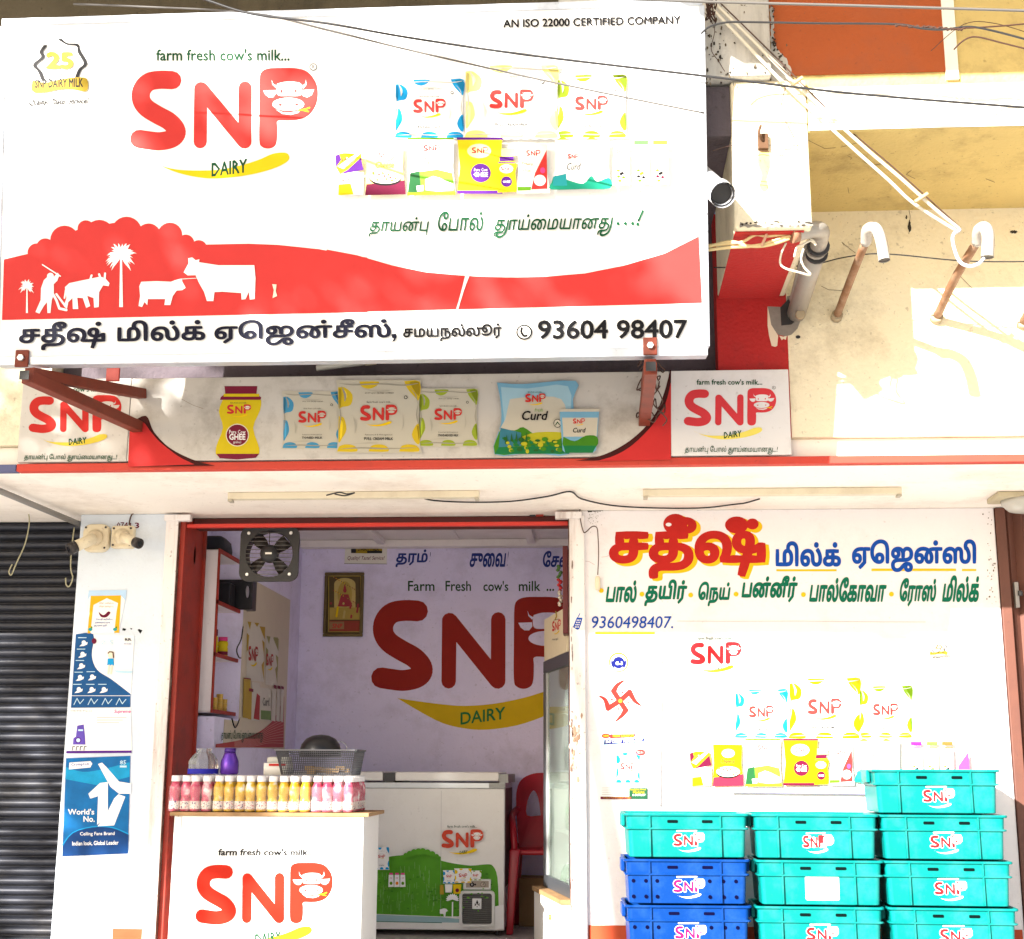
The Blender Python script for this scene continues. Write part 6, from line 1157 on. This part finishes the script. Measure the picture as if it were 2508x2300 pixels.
p = MB(); gm = lambda u, v, d: P(*c5b(u, v), YZ)+Vector((0, -.022+d, 0))
plate(p, [(x, y) for x, y, _ in rrect(282, 288, 0, 34, 4, 1004, 1577)], [[(x, y) for x, y, _ in rrect(236, 244, 0, 20, 4, 1004, 1577)]], gm, .021, mat('panel_white', 0)); gr = p.build('vent_grille', t, .002)
p = MB(); p.poly([P(*c5b(x, y), YZ-.0012) for x, y in ((888, 1698), (1120, 1698), (1120, 1456), (888, 1456))], M_BLACK); p.build('vent_dark', gr)
p = MB()
for k in range(15): y_ = 1466+k*16; A_, C_ = P(*c5b(888, y_), YZ), P(*c5b(1120, y_), YZ); p.box((A_.x, YZ-.016, A_.z-.0028), (C_.x, YZ-.004, A_.z+.0028), mat('vent_slat', (.13, .125, .12), .5, .2))
p.build('slats', gr)
bdg = fzbox('badge', 966, 1494, 1040, 1578, .026, PPW, gr, .004); a = Art(ymap(YZ-.026), BN); a.fill([ccw([(1003, 1506), (1012, 1530), (1003, 1552), (994, 1530)]), ccw([(985, 1530), (996, 1548), (984, 1560)]), ccw([(1021, 1530), (1010, 1548), (1022, 1560)]), circ(1003, 1562, 4, 4, 8)], BLK, c5b); a.build('snowflake_mark', bdg)
p = MB(); q = P(1218, 2284, YZ+.06); p.lathe((q.x-.012, q.y, .5+.024), [(.024, 0), (.024, .024)], M_BLACK, 14, axis='X'); p.box((q.x-.004, q.y-.014, .535), (q.x+.018, q.y+.014, zb0-.001), M_DKMET); p.build('castor', t)
p = MB(); p.box((fx0+.05, YZ+.06, .5), (fx0+.1, YZ+.1, zb0-.001), M_DKMET); p.build('castor', t)
# ------------------------------------------------------------------ red plastic chair behind the cooler
M_CHR = mat('red_plastic', (.36, .012, .025), .35, .08, 7, (.2, .02, .02), 5, .4)
yC = 2.02; t = thing('plastic_chair', 'red moulded plastic armchair between freezer and drinks cooler', 'chair', (P(1330, 2290, yC).x, yC, .5)); cx = P(1345, 2000, yC).x; zs_ = P(1330, 2082, yC-.2).z
xL = P(1264, 2000, yC+.2).x; wC = cx-xL
p = MB(); fb = lambda u, v, d: (cx+u*wC, yC+.17+.09*v-.05*(1-u*u)*0+.05*u*u*-1+d, zs_+v*(P(1320, 1893, yC+.25).z-zs_))
outer = curve2([(-.90, -.05), (-.97, .4), (-.99, .72), (-.86, .9), (-.5, .99), (0, 1.0), (.5, .99), (.86, .9), (.99, .72), (.97, .4), (.90, -.05)], 4)
holes = [curve2([(s_*.28, .42), (s_*.68, .42), (s_*.66, .62), (s_*.5, .76), (s_*.36, .66), (s_*.28, .42)], 3) for s_ in (-1, 1)]
plate(p, outer, holes, fb, .012, M_CHR); p.build('backrest', t, .003)
p = MB(); p.loft([rrect(2*wC*s_, .42*s_, zs_+h, .06, 4, cx, yC-.02) for h, s_ in ((-.03, .97), (-.012, 1), (0, .97))], M_CHR); p.build('seat', t)
for s_ in (-1, 1):
    x_ = cx+s_*wC*.93
    p = MB(); p.loft([[(x_+u*w_-s_*0+s_*o, yy+v*w_, z) for u, v in ((-1, -1), (1, -1), (1, 1), (-1, 1))] for z, w_, yy, o in ((.501, .02, yC-.27, .025), (.62, .024, yC-.265, .02), (zs_-.05, .03, yC-.235, 0), (zs_+.005, .034, yC-.22, -.005))], M_CHR); p.build('leg', t, .006)
    p = MB(); p.loft([[(x_+u*w_+s_*o, yy+v*w_, z) for u, v in ((-1, -1), (1, -1), (1, 1), (-1, 1))] for z, w_, yy, o in ((.501, .02, yC+.27, .02), (zs_+.02, .03, yC+.19, 0))], M_CHR); p.build('leg', t, .006)
    p = MB(); p.tube(smoothpts([(x_, yC+.21, zs_+.24), (x_+s_*.02, yC+.1, zs_+.22), (x_+s_*.025, yC-.1, zs_+.19), (x_+s_*.01, yC-.2, zs_+.12), (x_, yC-.22, zs_-.01)], 4), .022, M_CHR, 8); p.build('armrest', t)
p = MB(); q = P(1275, 2240, 2.2); p.box((q.x-.01, 2.18, .501), (q.x+.30, 2.42, .80), mat('brown_carton', (.24, .14, .06), .8, .2, 6)); tag(p.build('carton', None, .004), 'brown cardboard carton on the floor behind the red chair', 'carton')
# ------------------------------------------------------------------ drinks cooler, its stand, and things by the right jamb
A_ = P(1336, 1900, 1.12); Bc = P(1391, 1900, .46); ex = (Bc-A_); ex.z = 0; Lc = .80; ex = ex.normalized(); en = Vector((ex.y, -ex.x, 0))
if en.x > 0: en = -en
zc0, zc1 = .842, 2.10
def cw(u, v, d): return Vector((A_.x, A_.y, 0))+ex*u-en*d+Vector((0, 0, v))
def cbox(p, u0, u1, v0, v1, d0, d1, m): p.hexa([cw(u0, v0, d0), cw(u1, v0, d0), cw(u1, v0, d1), cw(u0, v0, d1), cw(u0, v1, d0), cw(u1, v1, d0), cw(u1, v1, d1), cw(u0, v1, d1)], m)
M_CGR = mat('cooler_charcoal', (.05, .055, .065), .4, .15)
t = thing('drinks_cooler', 'glass door display cooler with dark frame at the right of the doorway', 'cooler', cw(Lc/2, zc0, .2)); p = MB()
for a6 in ((0, Lc, zc0, zc0+.03, .02, .5), (0, Lc, zc1-.03, zc1, .02, .5), (0, .03, zc0+.031, zc1-.031, .02, .5), (Lc-.03, Lc, zc0+.031, zc1-.031, .02, .5), (.031, Lc-.031, zc0+.031, zc1-.031, .47, .5)): cbox(p, *a6, mat('cooler_white', (.62, .64, .63), .4))
p.build('cabinet', t)
p = MB()
for a6 in ((-.005, Lc+.005, zc0-.005, zc0+.06, -.012, .0195), (-.005, Lc+.005, zc1-.06, zc1+.01, -.012, .0195), (-.005, .05, zc0+.061, zc1-.061, -.012, .0195), (Lc-.05, Lc+.005, zc0+.061, zc1-.061, -.012, .0195)): cbox(p, *a6, M_CGR)
dr = p.build('door_frame', t, .004)
p = MB(); cbox(p, .052, .075, zc0+.062, zc1-.062, -.006, .015, mat('cooler_gasket', (.40, .41, .42), .4)); p.build('gasket', dr)
p = MB(); cbox(p, .0755, Lc-.051, zc0+.062, zc1-.062, .002, .008, mat('cooler_glass', (.66, .76, .70), .04, .05, trans=.85)); p.build('glass_pane', dr)
for k in range(3): p = MB(); z = zc0+.3+k*.33; cbox(p, .04, Lc-.04, z, z+.012, .05, .44, mat('cooler_white', 0)); p.build('inner_shelf', t)
for k in range(6): p = MB(); z = zc0+.313+(k % 3)*.33; u = .16+.2*(k//3); p.lathe(cw(u, z, .12), [(.03, 0), (.03, .12), (.014, .16), (.014, .19)], mat('green_bottle', (.06, .24, .06), .3), 10); tag(p.build('cooler_bottle'), 'green bottle %s on the %s shelf behind the cooler glass' % (('at the far end', 'nearer the door')[k//3], ('lowest', 'middle', 'top')[k % 3]), 'bottle', 'bottles in the cooler')
s2 = thing('white_cabinet', 'low white cabinet with a brass lock under the drinks cooler', 'cabinet', cw(Lc/2, .5, .2)); p = MB(); cbox(p, -.04, Lc, .502, zc0-.03, -.06, .5, M_LAM); p.build('cabinet', s2, .003)
p = MB(); cbox(p, -.05, Lc+.01, zc0-.0295, zc0-.0055, -.07, .5, M_PLY); p.build('top_board', s2)
p = MB(); l_ = cw(.50, .72, -.0605); p.tube([l_, l_+en*.012], .014, mat('brass_lock', (.40, .26, .07), .4, metal=.6), 12); p.build('lock', s2)
t = thing('hanging_card', 'cream display box printed with the red logo on top of the cooler', 'box', cw(.45, zc1+.01, .05)); p = MB(); cbox(p, .02, .70, zc1+.011, zc1+.255, -.01, .20, ink('card_cream', (.66, .58, .42))); p.build('box', t, .002)
f3 = plane_map(cw(0, 2, -.01), en); a = Art(f3, en); c10 = lambda x, y: (1300+x*200/924, 1240+y*400/1848)
logo(a, 242, 1300, 342, 1420, T=c10, detail=0, tagline=False, mark=False, white=MATS['card_cream'], dy=-24); a.line([(285, 1190), (295, 1240), (278, 1285)], 14, GOLD, c10); a.line([(262, 1290), (326, 1275)], 5, DGY, c10); a.text('சுைவ தரம்', 244, 1495, 312, 1530, BLK, .01, dy=-12, T=c10, res=1); a.build('printed_face', t)
p = MB(); A_, C_ = P(1379, 1555, .38), P(1390, 1342, .38); xm = (A_.x+C_.x)/2; p.box((xm-.012, .30, A_.z), (xm+.016, .46, C_.z), mat('maroon_wood', (.12, .018, .022), .5, .2)); t = tag(p.build('door_leaf', None, .003), 'narrow maroon wooden leaf hanging beside the right door jamb', 'door')
p = MB(); gr_ = random.Random(4)
for k in range(22):
    z = C_.z-.10-k*.010; p.lathe((xm-.03+gr_.uniform(-.012, .008), .40+gr_.uniform(-.02, .02), z), [(.004, -.008), (.012, 0), (.004, .009)], (mat('garland_red', (.42, .02, .03), .7), mat('garland_green', (.06, .14, .04), .8), mat('garland_white', (.55, .50, .42), .8), MATS['garland_red'])[0 if 6 < k < 14 else (1 if k <= 6 else 2)], 6)
tag(p.build('garland'), 'small red, green and white garland hanging by the maroon door leaf', 'garland')
# ------------------------------------------------------------------ milk crates
def crate_proto(name, m, mi, holes, print_kind):
    W, D, Hc = .562, .37, .196
    root = bpy.data.objects.new('milk_crate', None); COL.objects.link(root); root.empty_display_size = .1
    p = MB(); r = .02
    R = [rrect(W*.925, D*.92, .002, r), rrect(W*.93, D*.925, .006, r), rrect(W*.95, D*.945, .122, r), rrect(W*.95, D*.945, .1245, r), rrect(W*1.0, D*1.0, .125, r), rrect(W*1.0, D*1.0, .1325, r), rrect(W*.962, D*.957, .133, r), rrect(W*.972, D*.966, .184, r), rrect(W*1.014, D*1.018, .1845, r), rrect(W*1.016, D*1.02, Hc-.001, r), rrect(W*.985, D*.975, Hc, r), rrect(W*.955, D*.94, .19, r), rrect(W*.92, D*.9, .012, r)]
    p.loft(R, m, (True, True), smooth=False); p.build('shell', root, .0025, seg=1)
    for fx in (-.30, .27):
        for v0, v1, d0 in ((.006, .1245, .474), (.1335, .184, .488)):
            p = MB(); x = fx*W; p.box((x-.0035, -D*d0-.010+ .004*(0 if v0 < .1 else 1), v0), (x+.0035, -D*.455, v1), m); p.build('rib', root)
    for fx in (-.115, .165):
        p = MB(); p.loft([[(fx*W+x, y, .160+z) for x, z, _ in rrect(.048, .013, 0, .004, 2)] for y in (-D*.4865, -D*.47)], mi); p.build('grip_slot', root)
    for s_ in (-1, 1): p = MB(); p.box((s_*W*.49, -.07, .135), (s_*(W*.49+.018), .07, .190), m); p.build('side_handle', root, .004)
    if holes:
        for fx in (-.43, -.33, -.24, .18, .29, .39):
            for z in (.032, .10): p = MB(); p.lathe((fx*W, -D*.4705+.0, z), [(.0085, -.0025), (.0085, .004)], mi, 10, axis='Y'); p.build('vent_hole', root)
    # print on the front, y-down coordinates in millimetres from the crate's top left
    fN = (0, -1, .08); 
    a = Art(lambda x, y: Vector((x/1000-W/2, -D*(.4725-.0125*(y-72)/124)-.0006, Hc-y/1000)), (0, -1, 0), .0008)
    R_ = ink('crate_red', (.42, .012, .016), .6, .3) if m is not MBL else ink('crate_magenta', (.46, .005, .09), .6, .3)
    if print_kind == 'logo':
        x0, y0, w_, h_ = 218, 88, 140, 58
        a.raw(*_OUT, PPW, lambda x, y: (x0+x/948*w_, y0+y/420*h_)); a.raw(*_LET, R_, lambda x, y: (x0+x/948*w_, y0+y/420*h_)); a.ell(x0+117, y0+21, 21, 19, PPW); a.fill([circ(x0+111, y0+15, 3, 3, 6), circ(x0+123, y0+15, 3, 3, 6), circ(x0+117, y0+28, 7, 4, 8)], R_); a.line([(x0+18, y0-10), (x0+106, y0-11)], 6, PPW); a.raw(*_SMILE, PPW, lambda x, y: (x0+x/948*w_*1.05, y0-6+y/420*h_*1.15))
    elif print_kind == 'faded':
        x0, y0, w_, h_ = 222, 92, 132, 56; a.raw(*_OUT, PPW, lambda x, y: (x0+x/948*w_, y0+y/420*h_)); a.ell(x0+116, y0+22, 24, 24, PPW); a.raw(*_LET, R_, lambda x, y: (x0+x/948*w_*.78, y0+y/420*h_)); a.ell(x0+112, y0+22, 20, 22, PPW); a.raw(*_SMILE, PPW, lambda x, y: (x0+x/948*w_, y0-6+y/420*h_*1.15)); a.line([(x0+18, y0-8), (x0+100, y0-10)], 5, PPW)
    else:
        a.poly([(x, y) for x, y, _ in rrect(150, 104, 0, 8, 3, 288, 122)], PPW); G_ = ink('crate_ghost', (.38, .60, .62), .6, .3); a.text('SNP', 258, 96, 334, 140, G_, .0, 0, res=2); a.line([(262, 158), (275, 157)], 3, G_); a.line([(312, 158), (322, 157)], 3, G_)
    a.build('printed_logo', root)
    return root
MTQ = mat('turquoise_plastic', (.001, .172, .163), .42, .2, 4, (.07, .24, .23), 4.5, .55, spec=.12); MTQ2 = mat('turquoise_slot', (.001, .006, .006), .8, spec=.05); MBL = mat('blue_plastic', (.001, .034, .185), .42, .2, 4, (.03, .10, .30), 4.5, .55, spec=.1); MBLS = mat('blue_slot', (.001, .001, .02), .8, spec=.05)
pr_ = {'t': crate_proto('t', MTQ, MTQ2, False, 'logo'), 'f': crate_proto('f', MTQ, MTQ2, False, 'faded'), 'g': crate_proto('g', MTQ, MTQ2, False, 'ghost'), 'b': crate_proto('b', MBL, MBLS, True, 'logo')}
used = set(); cr = random.Random(12)
SD = {'left': ('t', 'b', 'b', 'b'), 'middle': ('f', 'g', 't', 't'), 'right': ('t', 't', 't', 't', 't')}
LB = {('left', 0): 'turquoise milk crate on top of the blue crates in the left stack', ('left', 1): 'upper blue milk crate with round holes in the left stack', ('left', 2): 'second blue milk crate with round holes in the left stack', ('left', 3): 'lowest blue milk crate at the foot of the left stack',
      ('middle', 0): 'topmost turquoise crate of the middle stack, its logo half rubbed off', ('middle', 1): 'turquoise crate with a faded white square label in the middle stack', ('middle', 2): 'turquoise crate below the one with the white square label', ('middle', 3): 'lowest turquoise crate at the foot of the middle stack',
      ('right', 0): 'highest turquoise crate, on top of the tallest right stack', ('right', 1): 'second turquoise crate from the top of the tallest right stack', ('right', 2): 'third turquoise crate from the top of the tallest right stack', ('right', 3): 'fourth turquoise crate from the top of the tallest right stack', ('right', 4): 'lowest turquoise crate at the foot of the tallest right stack'}
for st, xc in (('left', .395), ('middle', .985), ('right', 1.545)):
    n = len(SD[st])
    for k, ty in enumerate(SD[st]):
        if ty in used: o = copy_tree(pr_[ty])
        else: o = pr_[ty]; used.add(ty)
        dx = {'left': .000, 'middle': .002, 'right': .010}[st]*k
        o.location = (xc+(-.008 if (st == 'right' and k == 0) else dx)+cr.uniform(-.004, .004), -.365+cr.uniform(-.006, .006), .5+(n-1-k)*.2005)
        o.rotation_euler = (0, 0, math.radians(cr.uniform(-1, 1)+(1.5 if st == 'left' else -.5 if st == 'middle' else -1.2)))
        tag(o, LB[(st, k)], 'crate', 'milk crates stacked by the front wall')
# ------------------------------------------------------------------ street tree that dapples the front (stands behind and left of the camera)
def tree(base, crown, lab, seed, nleaf):
    rr = random.Random(seed); t = thing('street_tree', lab, 'tree', base); M_BARK = mat('bark', (.12, .085, .06), .9, .3, 10, bump=.5)
    top = Vector(crown[0][0]); p = MB(); p.tube(smoothpts([base, Vector(base)*.5+top*.5+Vector((.15, -.1, 0)), top], 5), [.16-.012*k for k in range(11)], M_BARK, 10); p.build('trunk', t)
    for c, rad in crown[1:]: p = MB(); p.tube(smoothpts([top-Vector((0, 0, .9)), top*.5+Vector(c)*.5, c], 4), [.07-.006*k for k in range(9)], M_BARK, 7); p.build('limb', t)
    p = MB(); ml = mat('tree_leaf', (.07, .12, .03), .6, .3); i_ = p.mi(ml)
    for ci, (c, rad) in enumerate(crown):
        for k in range(max(4, int((64 if ci >= len(crown)-3 else {1: 12, 2: 12, 5: 8, 6: 10}.get(ci, nleaf))*rad*rad))):
            d = Vector((rr.gauss(0, 1), rr.gauss(0, 1), rr.gauss(0, 1))).normalized()*rad*rr.uniform(.2, 1)**.6; c2_ = Vector(c)+d
            for j in range(46):
                q = c2_+Vector((rr.gauss(0, .10), rr.gauss(0, .10), rr.gauss(0, .09))); u = Vector((rr.gauss(0, 1), rr.gauss(0, 1), rr.gauss(0, 1))).normalized(); v = u.cross(Vector((rr.gauss(0, 1), rr.gauss(0, 1), 1))).normalized(); L_ = rr.uniform(.05, .09)
                vs = [p.bm.verts.new(q+u*L_), p.bm.verts.new(q+v*L_*.42), p.bm.verts.new(q-u*L_), p.bm.verts.new(q-v*L_*.42)]; p.bm.faces.new(vs).material_index = i_
    p.build('crown', t); return t
def toward(x, y, z, k): return (x-SUN.x/SUN.y*k, y-k, z-SUN.z/SUN.y*k)
tree(toward(-1.0, -2, 0, 6.5)[:2]+(0,), [(toward(-1.6, -1.9, 4.0, 7), .8), (toward(-2.3, -2, 3.4, 7.3), .7), (toward(-.9, -1.9, 3.4, 7), .7), (toward(-.25, -1.9, 3.95, 7.2), .6), (toward(-.2, -1.9, 3.3, 7), .5), (toward(-2.4, -1.1, 2.95, 6.8), .6), (toward(-3.2, 0, 2.0, 7), .8), (toward(-3.3, 0, 1.0, 7.5), .7), (toward(-1.4, -1.1, 3.0, 6.5), .5), (toward(-1.0, 1.65, 1.15, 9.5), .9), (toward(-.8, 1.65, .8, 9.3), .8), (toward(-.6, 1.65, 1.2, 9.0), .6)], 'leafy street tree standing across the road from the shop', 21, 23)
